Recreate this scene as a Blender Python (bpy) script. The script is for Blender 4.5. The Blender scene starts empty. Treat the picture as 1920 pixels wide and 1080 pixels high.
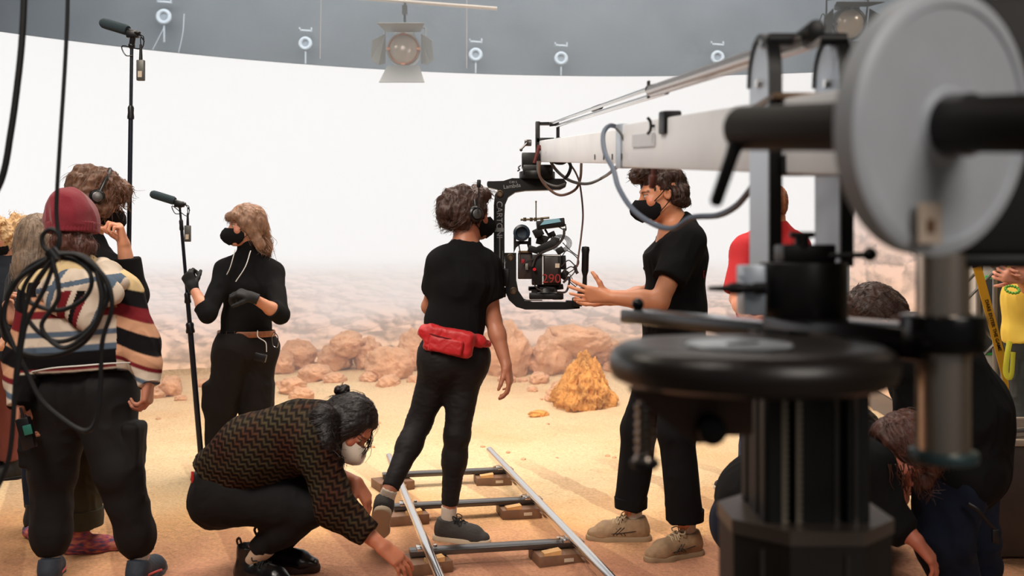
import bpy, bmesh, math, random
import numpy as np
import openvdb
from mathutils import Vector, Matrix, Quaternion
V = Vector
random.seed(7)
RNG = np.random.RandomState(11)
FPX, CX, HY, CH = 1867.0, 960.0, 478.0, 1.4      # 35 mm lens, camera 1.4 m above the floor
def P(px, py, Y): return V(((px - CX) / FPX * Y, Y, CH - (py - HY) / FPX * Y))
def G(px, py, z=0.0):                             # point at height z seen at that pixel
    return P(px, py, FPX * (CH - z) / (py - HY))
col = bpy.context.scene.collection

# ---------------------------------------------------------------- materials
MATS = {}
def srgb(r, g, b):
    f = lambda c: (c / 255 / 12.92) if c / 255 <= .04045 else ((c / 255 + .055) / 1.055) ** 2.4
    return (f(r), f(g), f(b), 1)
def mat(name, rgb=(128, 128, 128), rough=.6, metal=0., bump=None, var=None, vcol=False, spec=.5, sheen=0., coat=0., sss=0., lin=None):
    """bump=(scale, strength[, distance]); var=(scale, amount): brightness variation"""
    if name in MATS: return MATS[name]
    m = bpy.data.materials.new(name); m.use_nodes = True; MATS[name] = m
    nt = m.node_tree; N = nt.nodes; L = nt.links; b = N['Principled BSDF']
    c = lin if lin else srgb(*rgb)
    b.inputs['Base Color'].default_value = c
    b.inputs['Roughness'].default_value = rough; b.inputs['Metallic'].default_value = metal
    b.inputs['Specular IOR Level'].default_value = spec
    b.inputs['Sheen Weight'].default_value = sheen
    b.inputs['Coat Weight'].default_value = coat
    if sss:
        b.inputs['Subsurface Weight'].default_value = sss
        b.inputs['Subsurface Radius'].default_value = (.02, .008, .004); b.inputs['Subsurface Scale'].default_value = 1
    tc = N.new('ShaderNodeTexCoord'); src = None
    if vcol:
        a = N.new('ShaderNodeAttribute'); a.attribute_name = 'Col'; src = a.outputs['Color']; L.new(src, b.inputs['Base Color'])
    if var:
        n = N.new('ShaderNodeTexNoise'); n.inputs['Scale'].default_value = var[0]; n.inputs['Detail'].default_value = 5
        L.new(tc.outputs['Object'], n.inputs['Vector'])
        mr = N.new('ShaderNodeMapRange'); mr.inputs['From Min'].default_value = .3; mr.inputs['From Max'].default_value = .7
        mr.inputs['To Min'].default_value = 1 - var[1]; mr.inputs['To Max'].default_value = 1 + var[1]
        L.new(n.outputs['Fac'], mr.inputs['Value'])
        vm = N.new('ShaderNodeVectorMath'); vm.operation = 'SCALE'
        if src: L.new(src, vm.inputs[0])
        else: vm.inputs[0].default_value = c[:3]
        L.new(mr.outputs[0], vm.inputs['Scale']); L.new(vm.outputs[0], b.inputs['Base Color'])
    if bump:
        n = N.new('ShaderNodeTexNoise'); n.inputs['Scale'].default_value = bump[0]; n.inputs['Detail'].default_value = 6
        L.new(tc.outputs['Object'], n.inputs['Vector'])
        bp = N.new('ShaderNodeBump'); bp.inputs['Strength'].default_value = bump[1]
        bp.inputs['Distance'].default_value = bump[2] if len(bump) > 2 else .01
        L.new(n.outputs['Fac'], bp.inputs['Height']); L.new(bp.outputs[0], b.inputs['Normal'])
    return m

# ---------------------------------------------------------------- objects
def tag(o, label=None, cat=None, group=None, kind=None):
    if label: o['label'] = label
    if cat: o['category'] = cat
    if group: o['group'] = group
    if kind: o['kind'] = kind
    return o
def thing(name, label, cat, loc=(0, 0, 0), rz=0., group=None, kind=None):
    o = bpy.data.objects.new(name, None); col.objects.link(o)
    o.location = loc; o.rotation_euler = (0, 0, rz); o.empty_display_size = .1
    bpy.context.view_layer.update()
    return tag(o, label, cat, group, kind)
def link(name, me, m, parent=None, smooth=True):
    """mesh data is in world coordinates; parented meshes keep their place"""
    o = bpy.data.objects.new(name, me); col.objects.link(o)
    if m: me.materials.append(m)
    if parent:
        o.parent = parent
        mw = parent.matrix_world.copy()
        o.matrix_parent_inverse = mw.inverted()
    if smooth and len(me.polygons): me.polygons.foreach_set('use_smooth', [True] * len(me.polygons))
    return o
def origin_to(o, p):
    """move a top-level mesh object's origin without moving its shape"""
    p = V(p); o.data.transform(Matrix.Translation(-p)); o.location = p; bpy.context.view_layer.update(); return o
def copy_tree(o, parent=None):
    c = o.copy(); col.objects.link(c)
    if parent: c.parent = parent; c.matrix_parent_inverse = o.matrix_parent_inverse.copy()
    for ch in list(o.children): copy_tree(ch, c)
    return c

class MB:
    """a small mesh builder collecting shapes into one mesh"""
    def __init__(s): s.v = []; s.f = []; s.flat = []
    def add(s, vs, fs, flat=False):
        n = len(s.v); s.v += [tuple(v) for v in vs]; s.f += [tuple(i + n for i in f) for f in fs]; s.flat += [flat] * len(fs)
    def box(s, c, size, M=None, bev=.0):
        c = V(c); M = M or Matrix.Identity(3); h = V(size) / 2
        if bev <= 0:
            vs = [c + M @ V((x * h.x, y * h.y, z * h.z)) for x in (-1, 1) for y in (-1, 1) for z in (-1, 1)]
            s.add(vs, [(0, 1, 3, 2), (4, 6, 7, 5), (0, 4, 5, 1), (2, 3, 7, 6), (0, 2, 6, 4), (1, 5, 7, 3)], True); return
        bm = bmesh.new(); bmesh.ops.create_cube(bm, size=1)
        for v in bm.verts: v.co = V((v.co.x * size[0], v.co.y * size[1], v.co.z * size[2]))
        bmesh.ops.bevel(bm, geom=bm.edges[:], offset=min(bev, min(size) * .45), segments=2, profile=.5, affect='EDGES')
        s.bm(bm, lambda p: c + M @ p, True); bm.free()
    def bm(s, bm, fn=None, flat=False):
        bm.verts.index_update()
        s.add([fn(v.co) if fn else v.co for v in bm.verts], [[v.index for v in f.verts] for f in bm.faces], flat)
    def tube(s, pts, r, n=10, cap=True, closed=False, flat=False, squash=None):
        pts = [V(p) for p in pts]; m = len(pts)
        rs = r if isinstance(r, (list, tuple)) else [r] * m
        t0 = (pts[1] - pts[0]).normalized(); up = V((0, 0, 1)) if abs(t0.z) < .9 else V((1, 0, 0))
        nrm = (up - t0 * up.dot(t0)).normalized(); vs = []
        for i, p in enumerate(pts):
            if closed: t = pts[(i + 1) % m] - pts[i - 1]
            else: t = pts[min(i + 1, m - 1)] - pts[max(i - 1, 0)]
            t = t.normalized() if t.length > 1e-9 else t0
            nrm = nrm - t * nrm.dot(t); nrm = nrm.normalized() if nrm.length > 1e-6 else t.orthogonal().normalized()
            bn = t.cross(nrm)
            for k in range(n):
                a = 2 * math.pi * k / n
                vs.append(p + nrm * (math.cos(a) * rs[i]) + bn * (math.sin(a) * rs[i] * (squash or 1)))
        fs = [(i * n + k, i * n + (k + 1) % n, ((i + 1) % m) * n + (k + 1) % n, ((i + 1) % m) * n + k) for i in range(m if closed else m - 1) for k in range(n)]
        if cap and not closed: fs += [tuple(range(n - 1, -1, -1)), tuple(range((m - 1) * n, m * n))]
        s.add(vs, fs, flat)
    def cyl(s, a, b, r, r2=None, n=24, bev=0.):
        a = V(a); b = V(b); r2 = r if r2 is None else r2
        if bev > 0:
            d = (b - a).normalized()
            s.lathe(a, b, [(0, 0), (r - bev, 0), (r - bev * .3, bev * .3), (r, bev), (r2, (b - a).length - bev), (r2 - bev * .3, (b - a).length - bev * .3), (r2 - bev, (b - a).length), (0, (b - a).length)], n)
        else: s.lathe(a, b, [(0, 0), (r, 0), (r, 0), (r2, (b - a).length), (r2, (b - a).length), (0, (b - a).length)], n)
    def lathe(s, a, b, prof, n=32):
        """profile of (radius, distance along a->b)"""
        a = V(a); d = (V(b) - a).normalized(); x = d.orthogonal().normalized(); y = d.cross(x)
        vs = [a + d * h + x * (r * math.cos(2 * math.pi * k / n)) + y * (r * math.sin(2 * math.pi * k / n)) for r, h in prof for k in range(n)]
        m = len(prof)
        fs = [(i * n + k, i * n + (k + 1) % n, (i + 1) * n + (k + 1) % n, (i + 1) * n + k) for i in range(m - 1) for k in range(n)]
        s.add(vs, fs)
    def prism(s, poly, o, ax, ay, depth):
        """2-D outline extruded along ax x ay, centred"""
        o = V(o); ax = V(ax).normalized(); ay = V(ay).normalized(); az = ax.cross(ay)
        n = len(poly); vs = [o + ax * x + ay * y + az * (sgn * depth / 2) for sgn in (-1, 1) for x, y in poly]
        fs = [tuple(range(n - 1, -1, -1)), tuple(range(n, 2 * n))] + [(i, (i + 1) % n, n + (i + 1) % n, n + i) for i in range(n)]
        s.add(vs, fs, True)
    def sphere(s, c, r, n=16, sc=(1, 1, 1), M=None):
        c = V(c); M = M or Matrix.Identity(3); vs = []; fs = []
        for i in range(n // 2 + 1):
            th = math.pi * i / (n // 2)
            for k in range(n):
                a = 2 * math.pi * k / n
                vs.append(c + M @ V((r * sc[0] * math.sin(th) * math.cos(a), r * sc[1] * math.sin(th) * math.sin(a), r * sc[2] * math.cos(th))))
        for i in range(n // 2):
            for k in range(n): fs.append((i * n + k, (i + 1) * n + k, (i + 1) * n + (k + 1) % n, i * n + (k + 1) % n))
        s.add(vs, fs)
    def build(s, name, m, parent=None, smooth=True):
        me = bpy.data.meshes.new(name); me.from_pydata(s.v, [], s.f)
        bm = bmesh.new(); bm.from_mesh(me); bmesh.ops.remove_doubles(bm, verts=bm.verts, dist=1e-6)
        bmesh.ops.recalc_face_normals(bm, faces=bm.faces)
        if smooth:
            for f in bm.faces: f.smooth = True
            for e in bm.edges:
                if len(e.link_faces) == 2 and e.calc_face_angle(0) > math.radians(38): e.smooth = False
        bm.to_mesh(me); bm.free()
        return link(name, me, m, parent, smooth=False)
def spline(pts, n=8):
    """Catmull-Rom through the points"""
    pts = [V(p) for p in pts]; q = [pts[0] * 2 - pts[1]] + pts + [pts[-1] * 2 - pts[-2]]; out = []
    for i in range(1, len(q) - 2):
        for k in range(n):
            t = k / n; a, b, c, d = q[i - 1], q[i], q[i + 1], q[i + 2]
            out.append(.5 * ((2 * b) + (c - a) * t + (2 * a - 5 * b + 4 * c - d) * t * t + (3 * b - a - 3 * c + d) * t ** 3))
    return out + [pts[-1]]
def rope(name, pts, r, m, parent=None, n=8, seg=8):
    b = MB(); b.tube(spline(pts, seg), r, n); return b.build(name, m, parent)
def frame(d, up=V((0, 0, 1))):
    """3x3 with z axis along d"""
    d = V(d).normalized(); x = V(up).cross(d)
    x = x.normalized() if x.length > 1e-5 else d.orthogonal().normalized()
    return Matrix((x, d.cross(x), d)).transposed()
def text_mesh(name, s, size, o, ax, ay, m, parent=None, depth=.001, bold=0.):
    """flat lettering laid along ax, letters standing along ay"""
    cu = bpy.data.curves.new(name, 'FONT'); cu.body = s; cu.size = size; cu.extrude = depth; cu.offset = bold
    cu.align_x = 'CENTER'; cu.align_y = 'CENTER'
    to = bpy.data.objects.new(name, cu); col.objects.link(to); bpy.context.view_layer.update()
    me = bpy.data.meshes.new_from_object(to); bpy.data.objects.remove(to)
    ax = V(ax).normalized(); ay = V(ay).normalized(); R = Matrix((ax, ay, ax.cross(ay))).transposed().to_4x4()
    me.transform(Matrix.Translation(V(o)) @ R)
    return link(name, me, m, parent, smooth=False)

# ---------------------------------------------------------------- noise
def _hash(ix, iy, iz, seed):
    h = (ix * 374761393 + iy * 668265263 + iz * 2147483647 + seed * 974711) & 0xffffffff
    h = ((h ^ (h >> 13)) * 1274126177) & 0xffffffff
    return ((h ^ (h >> 16)) & 0xffff) / 65535.0
def vnoise(p, seed=0):
    p = np.asarray(p, float); i = np.floor(p).astype(np.int64); f = p - i; f = f * f * (3 - 2 * f); r = 0
    for dx in (0, 1):
        for dy in (0, 1):
            for dz in (0, 1):
                w = (f[..., 0] if dx else 1 - f[..., 0]) * (f[..., 1] if dy else 1 - f[..., 1]) * (f[..., 2] if dz else 1 - f[..., 2])
                r = r + w * _hash(i[..., 0] + dx, i[..., 1] + dy, i[..., 2] + dz, seed)
    return r * 2 - 1
def fbm(p, seed=0, oct=4, gain=.5):
    s = 0; a = 1.; p = np.asarray(p, float)
    for o in range(oct): s = s + a * vnoise(p * (2 ** o), seed + o * 17); a *= gain
    return s
def worley(p, seed=0):
    """distance to the nearest jittered cell point, for rocks"""
    p = np.asarray(p, float); i = np.floor(p).astype(np.int64); best = np.full(p.shape[:-1], 9.)
    for dx in (-1, 0, 1):
        for dy in (-1, 0, 1):
            for dz in (-1, 0, 1):
                c = i + np.array([dx, dy, dz])
                q = np.stack([c[..., k] + _hash(c[..., 0], c[..., 1], c[..., 2], seed + k * 7) for k in range(3)], -1)
                best = np.minimum(best, np.linalg.norm(q - p, axis=-1))
    return best

# ---------------------------------------------------------------- signed-distance modelling
class SDF:
    def __init__(s, vox=.006): s.p = []; s.vox = vox
    def _r(s, *pts, r=0):
        a = np.array([tuple(q) for q in pts]); return a.min(0) - r, a.max(0) + r
    def cap(s, a, b, ra, rb=None, k=.02, lat=None, ratio=1., flat0=False, flat1=False, op='add'):
        rb = ra if rb is None else rb; A = np.array(a, float); B = np.array(b, float); ba = B - A; L2 = max(ba @ ba, 1e-12); L = math.sqrt(L2)
        lt = np.array(V(lat).normalized()) if lat is not None else None
        def fn(X, Y, Z):
            x, y, z = X - A[0], Y - A[1], Z - A[2]
            tr = (x * ba[0] + y * ba[1] + z * ba[2]) / L2; t = np.clip(tr, 0, 1)
            x = x - ba[0] * t; y = y - ba[1] * t; z = z - ba[2] * t
            if lt is not None:
                q = (x * lt[0] + y * lt[1] + z * lt[2]) * (1 - 1 / ratio)
                x = x - q * lt[0]; y = y - q * lt[1]; z = z - q * lt[2]
            d = np.sqrt(x * x + y * y + z * z) - (ra + (rb - ra) * t)
            if flat1: d = np.maximum(d, (tr - 1) * L)
            if flat0: d = np.maximum(d, -tr * L)
            return d
        lo, hi = s._r(a, b, r=max(ra, rb) * max(1, ratio)); s.p.append((fn, lo, hi, k, op)); return s
    def ell(s, c, rad, M=None, k=.02, op='add'):
        C = np.array(c, float); R = np.array((M or Matrix.Identity(3)).transposed()); rr = np.array(rad, float); mn = rr.min()
        def fn(X, Y, Z):
            x, y, z = X - C[0], Y - C[1], Z - C[2]
            u = [(R[i, 0] * x + R[i, 1] * y + R[i, 2] * z) for i in range(3)]
            k0 = np.sqrt(sum((u[i] / rr[i]) ** 2 for i in range(3))); k1 = np.sqrt(sum((u[i] / rr[i] ** 2) ** 2 for i in range(3))) + 1e-9
            return k0 * (k0 - 1) / k1
        lo, hi = s._r(c, r=rr.max()); s.p.append((fn, lo, hi, k, op)); return s
    def box(s, c, half, M=None, r=.01, k=.01, op='add'):
        C = np.array(c, float); R = np.array((M or Matrix.Identity(3)).transposed()); h = np.array(half, float) - r
        def fn(X, Y, Z):
            x, y, z = X - C[0], Y - C[1], Z - C[2]
            q = [np.abs(R[i, 0] * x + R[i, 1] * y + R[i, 2] * z) - h[i] for i in range(3)]
            return np.sqrt(sum(np.maximum(a, 0) ** 2 for a in q)) + np.minimum(np.maximum(np.maximum(q[0], q[1]), q[2]), 0) - r
        lo, hi = s._r(c, r=float(np.linalg.norm(half))); s.p.append((fn, lo, hi, k, op)); return s
    def cut(s, p, n, k=.0):
        """removes what lies on the side that n points to"""
        p = np.array(p, float); n = np.array(V(n).normalized())
        def fn(X, Y, Z): return (X - p[0]) * n[0] + (Y - p[1]) * n[1] + (Z - p[2]) * n[2]
        s.p.append((fn, None, None, k, 'cut')); return s
    def mesh(s, name, m, parent=None, disp=None, color=None, smooth=0):
        vox = s.vox; adds = [q for q in s.p if q[4] == 'add']
        lo = np.min([q[1] for q in adds], 0) - 3 * vox; hi = np.max([q[2] for q in adds], 0) + 3 * vox
        n = np.ceil((hi - lo) / vox).astype(int) + 1; F = np.full(n, .5, np.float32)
        for fn, a, b, k, op in s.p:
            if a is None: i0 = np.zeros(3, int); i1 = n
            else:
                pad = k + 4 * vox
                i0 = np.maximum(np.floor((a - pad - lo) / vox).astype(int), 0); i1 = np.minimum(np.ceil((b + pad - lo) / vox).astype(int) + 1, n)
                if (i1 <= i0).any(): continue
            g = [np.arange(i0[j], i1[j], dtype=np.float32) * vox + lo[j] for j in range(3)]
            X, Y, Z = g[0][:, None, None], g[1][None, :, None], g[2][None, None, :]
            d = fn(X, Y, Z); sl = tuple(slice(i0[j], i1[j]) for j in range(3)); f = F[sl]
            if op == 'add':
                if k > 0: h = np.maximum(k - np.abs(f - d), 0) / k; F[sl] = np.minimum(f, d) - h * h * k * .25
                else: F[sl] = np.minimum(f, d)
            elif op == 'cut': F[sl] = np.maximum(f, d)
            else:
                d = -d; h = np.maximum(k - np.abs(f - d), 0) / max(k, 1e-6); F[sl] = np.maximum(f, d) + h * h * k * .25
        F[0] = F[-1] = .5; F[:, 0] = F[:, -1] = .5; F[:, :, 0] = F[:, :, -1] = .5
        grid = openvdb.FloatGrid(.5); grid.copyFromArray(np.ascontiguousarray(np.clip(F, -.5, .5)).astype(np.float32))
        pts, quads = grid.convertToQuads(0.0)
        pts = pts.astype(float) * vox + lo
        if len(quads):
            a, b, c = pts[quads[:, 0]], pts[quads[:, 1]], pts[quads[:, 2]]; d4 = pts[quads[:, 3]]
            vol = np.einsum('ij,ij->i', a, np.cross(b, c)).sum() + np.einsum('ij,ij->i', a, np.cross(c, d4)).sum()
            if vol < 0: quads = quads[:, ::-1]
        me = bpy.data.meshes.new(name)
        me.vertices.add(len(pts)); me.loops.add(len(quads) * 4); me.polygons.add(len(quads))
        me.loops.foreach_set('vertex_index', quads.astype(np.int32).ravel())
        me.polygons.foreach_set('loop_start', np.arange(0, len(quads) * 4, 4, dtype=np.int32))
        me.vertices.foreach_set('co', pts.astype(np.float32).ravel())
        me.update(calc_edges=True)
        if disp is not None:
            nr = np.empty(len(pts) * 3, np.float32); me.vertices.foreach_get('normal', nr); nr = nr.reshape(-1, 3)
            dd = disp(pts, nr)
            pts = pts + (dd if dd.ndim == 2 else nr * dd[:, None]); me.vertices.foreach_set('co', pts.astype(np.float32).ravel()); me.update()
        if color is not None:
            c = np.ones((len(pts), 4), np.float32); c[:, :3] = color(pts)
            at = me.color_attributes.new('Col', 'FLOAT_COLOR', 'POINT'); at.data.foreach_set('color', c.ravel())
        return link(name, me, m, parent)
def wrinkle(amp=.004, sc=9., stretch=(1, 1, .45), seed=0):
    """cloth folds"""
    st = np.array(stretch)
    def f(p, n):
        q = p * sc * st; w = q + .6 * np.stack([vnoise(q * .7, seed + 5), vnoise(q * .7, seed + 6), vnoise(q * .7, seed + 8)], -1)
        a = 1 - np.abs(vnoise(w, seed)) * 2
        return amp * (a + .5 * (1 - 2 * np.abs(vnoise(w * 2.3, seed + 3))))
    return f
# ================================================================ SETTING
# world: a dim studio
w = bpy.data.worlds.new('studio'); bpy.context.scene.world = w; w.use_nodes = True
w.node_tree.nodes['Background'].inputs[0].default_value = (.9, .95, 1, 1)
w.node_tree.nodes['Background'].inputs[1].default_value = .07

# ---- curved led wall: circle of radius 9.7 m around (1.4, 2.57)
LR, LCX, LCY, LTOP = 9.7, 1.4, 2.57, 3.6
def led_pt(a, z): return (LCX + LR * math.sin(a), LCY + LR * math.cos(a), z)
A0, A1 = math.radians(-72), math.asin((3.95 - LCX) / LR)
def grid_mesh(name, fn, uvf, nu, nv):
    vs = [fn(i / nu, j / nv) for j in range(nv + 1) for i in range(nu + 1)]
    fs = [(j * (nu + 1) + i, j * (nu + 1) + i + 1, (j + 1) * (nu + 1) + i + 1, (j + 1) * (nu + 1) + i) for j in range(nv) for i in range(nu)]
    me = bpy.data.meshes.new(name); me.from_pydata(vs, [], fs)
    uv = me.uv_layers.new(name='UVMap'); k = [uvf(i / nu, j / nv) for j in range(nv + 1) for i in range(nu + 1)]
    for l in me.loops: uv.data[l.index].uv = k[l.vertex_index]
    return me

def led_material():
    """the picture on the screen: white sky over a stony desert seen in perspective, horizon at 1.34 m"""
    m = bpy.data.materials.new('led_picture'); m.use_nodes = True; nt = m.node_tree; N = nt.nodes; L = nt.links; N.clear()
    def nd(t, **kw):
        n = N.new(t)
        for k, v in kw.items(): setattr(n, k, v)
        return n
    def math_(op, a, b=None, c=None, clamp=False):
        n = nd('ShaderNodeMath', operation=op, use_clamp=clamp)
        for i, x in enumerate((a, b, c)):
            if x is None: continue
            if isinstance(x, (int, float)): n.inputs[i].default_value = x
            else: L.new(x, n.inputs[i])
        return n.outputs[0]
    uv = nd('ShaderNodeUVMap'); uv.uv_map = 'UVMap'
    sp = nd('ShaderNodeSeparateXYZ'); L.new(uv.outputs[0], sp.inputs[0]); u, v = sp.outputs[0], sp.outputs[1]
    def vec(x, y, z=0.):
        c = nd('ShaderNodeCombineXYZ')
        for i, q in enumerate((x, y, z)):
            if isinstance(q, (int, float)): c.inputs[i].default_value = q
            else: L.new(q, c.inputs[i])
        return c.outputs[0]
    base = vec(u, v)
    mask = nd('ShaderNodeTexNoise'); mask.inputs['Scale'].default_value = 1.4; mask.inputs['Detail'].default_value = 3; L.new(vec(u, math_('MULTIPLY', v, 2.5)), mask.inputs['Vector'])
    vm_ = math_('ADD', v, math_('MULTIPLY', math_('SUBTRACT', mask.outputs[0], .5), .5))
    def layer(sc, asp, seed, warp):
        """boulders of one size: shaded by a slope, split by dark gaps, each with its own tone"""
        b0 = vec(math_('MULTIPLY', u, sc), math_('MULTIPLY', v, sc * asp), seed)
        nz = nd('ShaderNodeTexNoise'); nz.inputs['Scale'].default_value = 1.3; nz.inputs['Detail'].default_value = 5; nz.inputs['Roughness'].default_value = .62; L.new(b0, nz.inputs['Vector'])
        wa = nd('ShaderNodeVectorMath', operation='MULTIPLY_ADD'); L.new(nz.outputs['Color'], wa.inputs[0]); wa.inputs[1].default_value = (warp, warp, 0); L.new(b0, wa.inputs[2])
        hs = []
        for off in ((0, 0, 0), (.10, .16, 0)):
            o = nd('ShaderNodeVectorMath', operation='ADD'); L.new(wa.outputs[0], o.inputs[0]); o.inputs[1].default_value = off
            vo = nd('ShaderNodeTexVoronoi'); vo.feature = 'F1'; vo.inputs['Scale'].default_value = 1.; vo.inputs['Detail'].default_value = .8; vo.inputs['Roughness'].default_value = .45; L.new(o.outputs[0], vo.inputs['Vector'])
            fn_ = nd('ShaderNodeTexNoise'); fn_.inputs['Scale'].default_value = 3.2; fn_.inputs['Detail'].default_value = 6; fn_.inputs['Roughness'].default_value = .6; L.new(o.outputs[0], fn_.inputs['Vector'])
            hs.append((math_('ADD', math_('MULTIPLY', vo.outputs['Distance'], -1.), math_('MULTIPLY', fn_.outputs[0], .55)), vo))
        sl = math_('MULTIPLY', math_('SUBTRACT', hs[0][0], hs[1][0]), 2.2)
        ed = nd('ShaderNodeTexVoronoi'); ed.feature = 'DISTANCE_TO_EDGE'; ed.inputs['Scale'].default_value = 1.; L.new(wa.outputs[0], ed.inputs['Vector'])
        er = nd('ShaderNodeMapRange'); er.inputs['From Min'].default_value = 0.; er.inputs['From Max'].default_value = .09; er.inputs['To Min'].default_value = -.22; er.inputs['To Max'].default_value = 0.; L.new(ed.outputs[0], er.inputs['Value'])
        cs = nd('ShaderNodeSeparateColor'); L.new(hs[0][1].outputs['Color'], cs.inputs[0])
        return math_('ADD', math_('ADD', sl, er.outputs[0]), math_('MULTIPLY', math_('SUBTRACT', cs.outputs[0], .5), .20)), wa
    l1, w1 = layer(1.7, 1.7, 0., .5); l2, _ = layer(2.9, 2.2, 7.3, .5); l3, _ = layer(4.6, 3.2, 13.1, .55)
    def step(a, b):
        n = nd('ShaderNodeMapRange'); n.interpolation_type = 'SMOOTHSTEP'; n.inputs['From Min'].default_value = a; n.inputs['From Max'].default_value = b; L.new(vm_, n.inputs['Value']); return n.outputs[0]
    def mixf(f, a, b): return math_('ADD', math_('MULTIPLY', a, math_('SUBTRACT', 1., f)), math_('MULTIPLY', b, f))
    sh = mixf(step(.78, .92), mixf(step(.42, .5), l1, l2), l3)
    fine = nd('ShaderNodeTexNoise'); fine.inputs['Scale'].default_value = 7; fine.inputs['Detail'].default_value = 7; L.new(w1.outputs[0], fine.inputs['Vector'])
    big = nd('ShaderNodeTexNoise'); big.inputs['Scale'].default_value = .6; big.inputs['Detail'].default_value = 3; L.new(base, big.inputs['Vector'])
    sh = math_('ADD', sh, math_('MULTIPLY', math_('SUBTRACT', fine.outputs[0], .5), .2))
    sh = math_('MINIMUM', math_('MAXIMUM', math_('ADD', sh, .97), .5), 1.25)
    # colour of the ground: orange low, pink and hazy far off
    ramp = nd('ShaderNodeValToRGB'); e = ramp.color_ramp
    e.elements[0].position = 0.0; e.elements[0].color = srgb(230, 180, 138)
    e.elements[1].position = 1.; e.elements[1].color = srgb(228, 214, 208)
    for p_, c_ in ((.18, (236, 188, 150)), (.38, (232, 190, 164)), (.62, (230, 196, 180)), (.82, (234, 208, 196))):
        q = e.elements.new(p_); q.color = srgb(*c_)
    vv = math_('ADD', math_('DIVIDE', v, 1.42), math_('MULTIPLY', math_('SUBTRACT', big.outputs[0], .5), .3))
    L.new(vv, ramp.inputs[0])
    tint = nd('ShaderNodeMixRGB', blend_type='MIX'); L.new(math_('MULTIPLY', math_('SUBTRACT', fine.outputs[0], .35, clamp=True), .2), tint.inputs[0]); L.new(ramp.outputs[0], tint.inputs[1]); tint.inputs[2].default_value = srgb(176, 150, 160)
    sc = nd('ShaderNodeVectorMath', operation='SCALE'); L.new(tint.outputs[0], sc.inputs[0])
    hz = nd('ShaderNodeMapRange'); hz.interpolation_type = 'SMOOTHSTEP'; hz.inputs['From Min'].default_value = .2; hz.inputs['From Max'].default_value = 1.45
    hn = nd('ShaderNodeTexNoise'); hn.inputs['Scale'].default_value = .9; hn.inputs['Detail'].default_value = 4; L.new(vec(u, math_('MULTIPLY', v, 2.2)), hn.inputs['Vector'])
    L.new(math_('ADD', v, math_('MULTIPLY', math_('SUBTRACT', hn.outputs[0], .5), 1.1)), hz.inputs['Value'])
    haze = math_('MULTIPLY', hz.outputs[0], .88)
    shf = math_('ADD', math_('MULTIPLY', math_('SUBTRACT', sh, 1.0), math_('SUBTRACT', 1.0, math_('MULTIPLY', hz.outputs[0], .6))), 1.0)
    L.new(shf, sc.inputs['Scale'])
    mh = nd('ShaderNodeMixRGB'); L.new(haze, mh.inputs[0]); L.new(sc.outputs[0], mh.inputs[1]); mh.inputs[2].default_value = srgb(240, 234, 231)
    # sky
    sk = nd('ShaderNodeMapRange'); sk.interpolation_type = 'SMOOTHSTEP'; sk.inputs['From Min'].default_value = 1.12; sk.inputs['From Max'].default_value = 1.42
    L.new(math_('ADD', v, math_('MULTIPLY', math_('SUBTRACT', hn.outputs[0], .5), .16)), sk.inputs['Value'])
    dim = nd('ShaderNodeMapRange'); dim.interpolation_type = 'SMOOTHSTEP'; dim.inputs['From Min'].default_value = 2.2; dim.inputs['From Max'].default_value = 2.75; L.new(u, dim.inputs['Value'])
    skc = nd('ShaderNodeMixRGB'); L.new(dim.outputs[0], skc.inputs[0]); skc.inputs[1].default_value = (.955, .958, .962, 1); skc.inputs[2].default_value = srgb(214, 226, 224)
    ms = nd('ShaderNodeMixRGB'); L.new(sk.outputs[0], ms.inputs[0]); L.new(mh.outputs[0], ms.inputs[1]); L.new(skc.outputs[0], ms.inputs[2])
    em = nd('ShaderNodeEmission'); L.new(ms.outputs[0], em.inputs[0]); em.inputs[1].default_value = 1.08
    # a screen lights only forward
    geo = nd('ShaderNodeNewGeometry'); bl = nd('ShaderNodeBsdfDiffuse'); bl.inputs[0].default_value = (.02, .02, .02, 1)
    mx = nd('ShaderNodeMixShader'); L.new(geo.outputs['Backfacing'], mx.inputs[0]); L.new(em.outputs[0], mx.inputs[1]); L.new(bl.outputs[0], mx.inputs[2])
    out = nd('ShaderNodeOutputMaterial'); L.new(mx.outputs[0], out.inputs[0])
    return m
M_LED = led_material()
dark_metal = mat('cabinet_black', (24, 26, 28), .6)
ledwall = thing('led_wall', 'tall curved screen wall showing a white sky over a stony desert', 'screen', (1.4, 12.3, 0))
me = grid_mesh('screen', lambda a, b: led_pt(A0 + (A1 - A0) * a, b * LTOP), lambda a, b: (LR * (A0 + (A1 - A0) * a), b * LTOP), 96, 8)
link('screen', me, M_LED, ledwall)
b = MB()
for z0, z1 in ((0, LTOP + .01),):
    n = 96
    vs = []
    for i in range(n + 1):
        a = A0 + (A1 - A0) * i / n
        for rr in (LR + .02, LR + .12):
            for z in (z0, z1): vs.append((LCX + rr * math.sin(a), LCY + rr * math.cos(a), z))
    fs = []
    for i in range(n):
        o = i * 4; fs += [(o, o + 4, o + 5, o + 1), (o + 2, o + 3, o + 7, o + 6), (o + 1, o + 5, o + 7, o + 3), (o, o + 2, o + 6, o + 4)]
    fs += [(0, 1, 3, 2), (n * 4, n * 4 + 2, n * 4 + 3, n * 4 + 1)]
    b.add(vs, fs)
b.build('cabinet_frame', dark_metal, ledwall)

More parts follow.
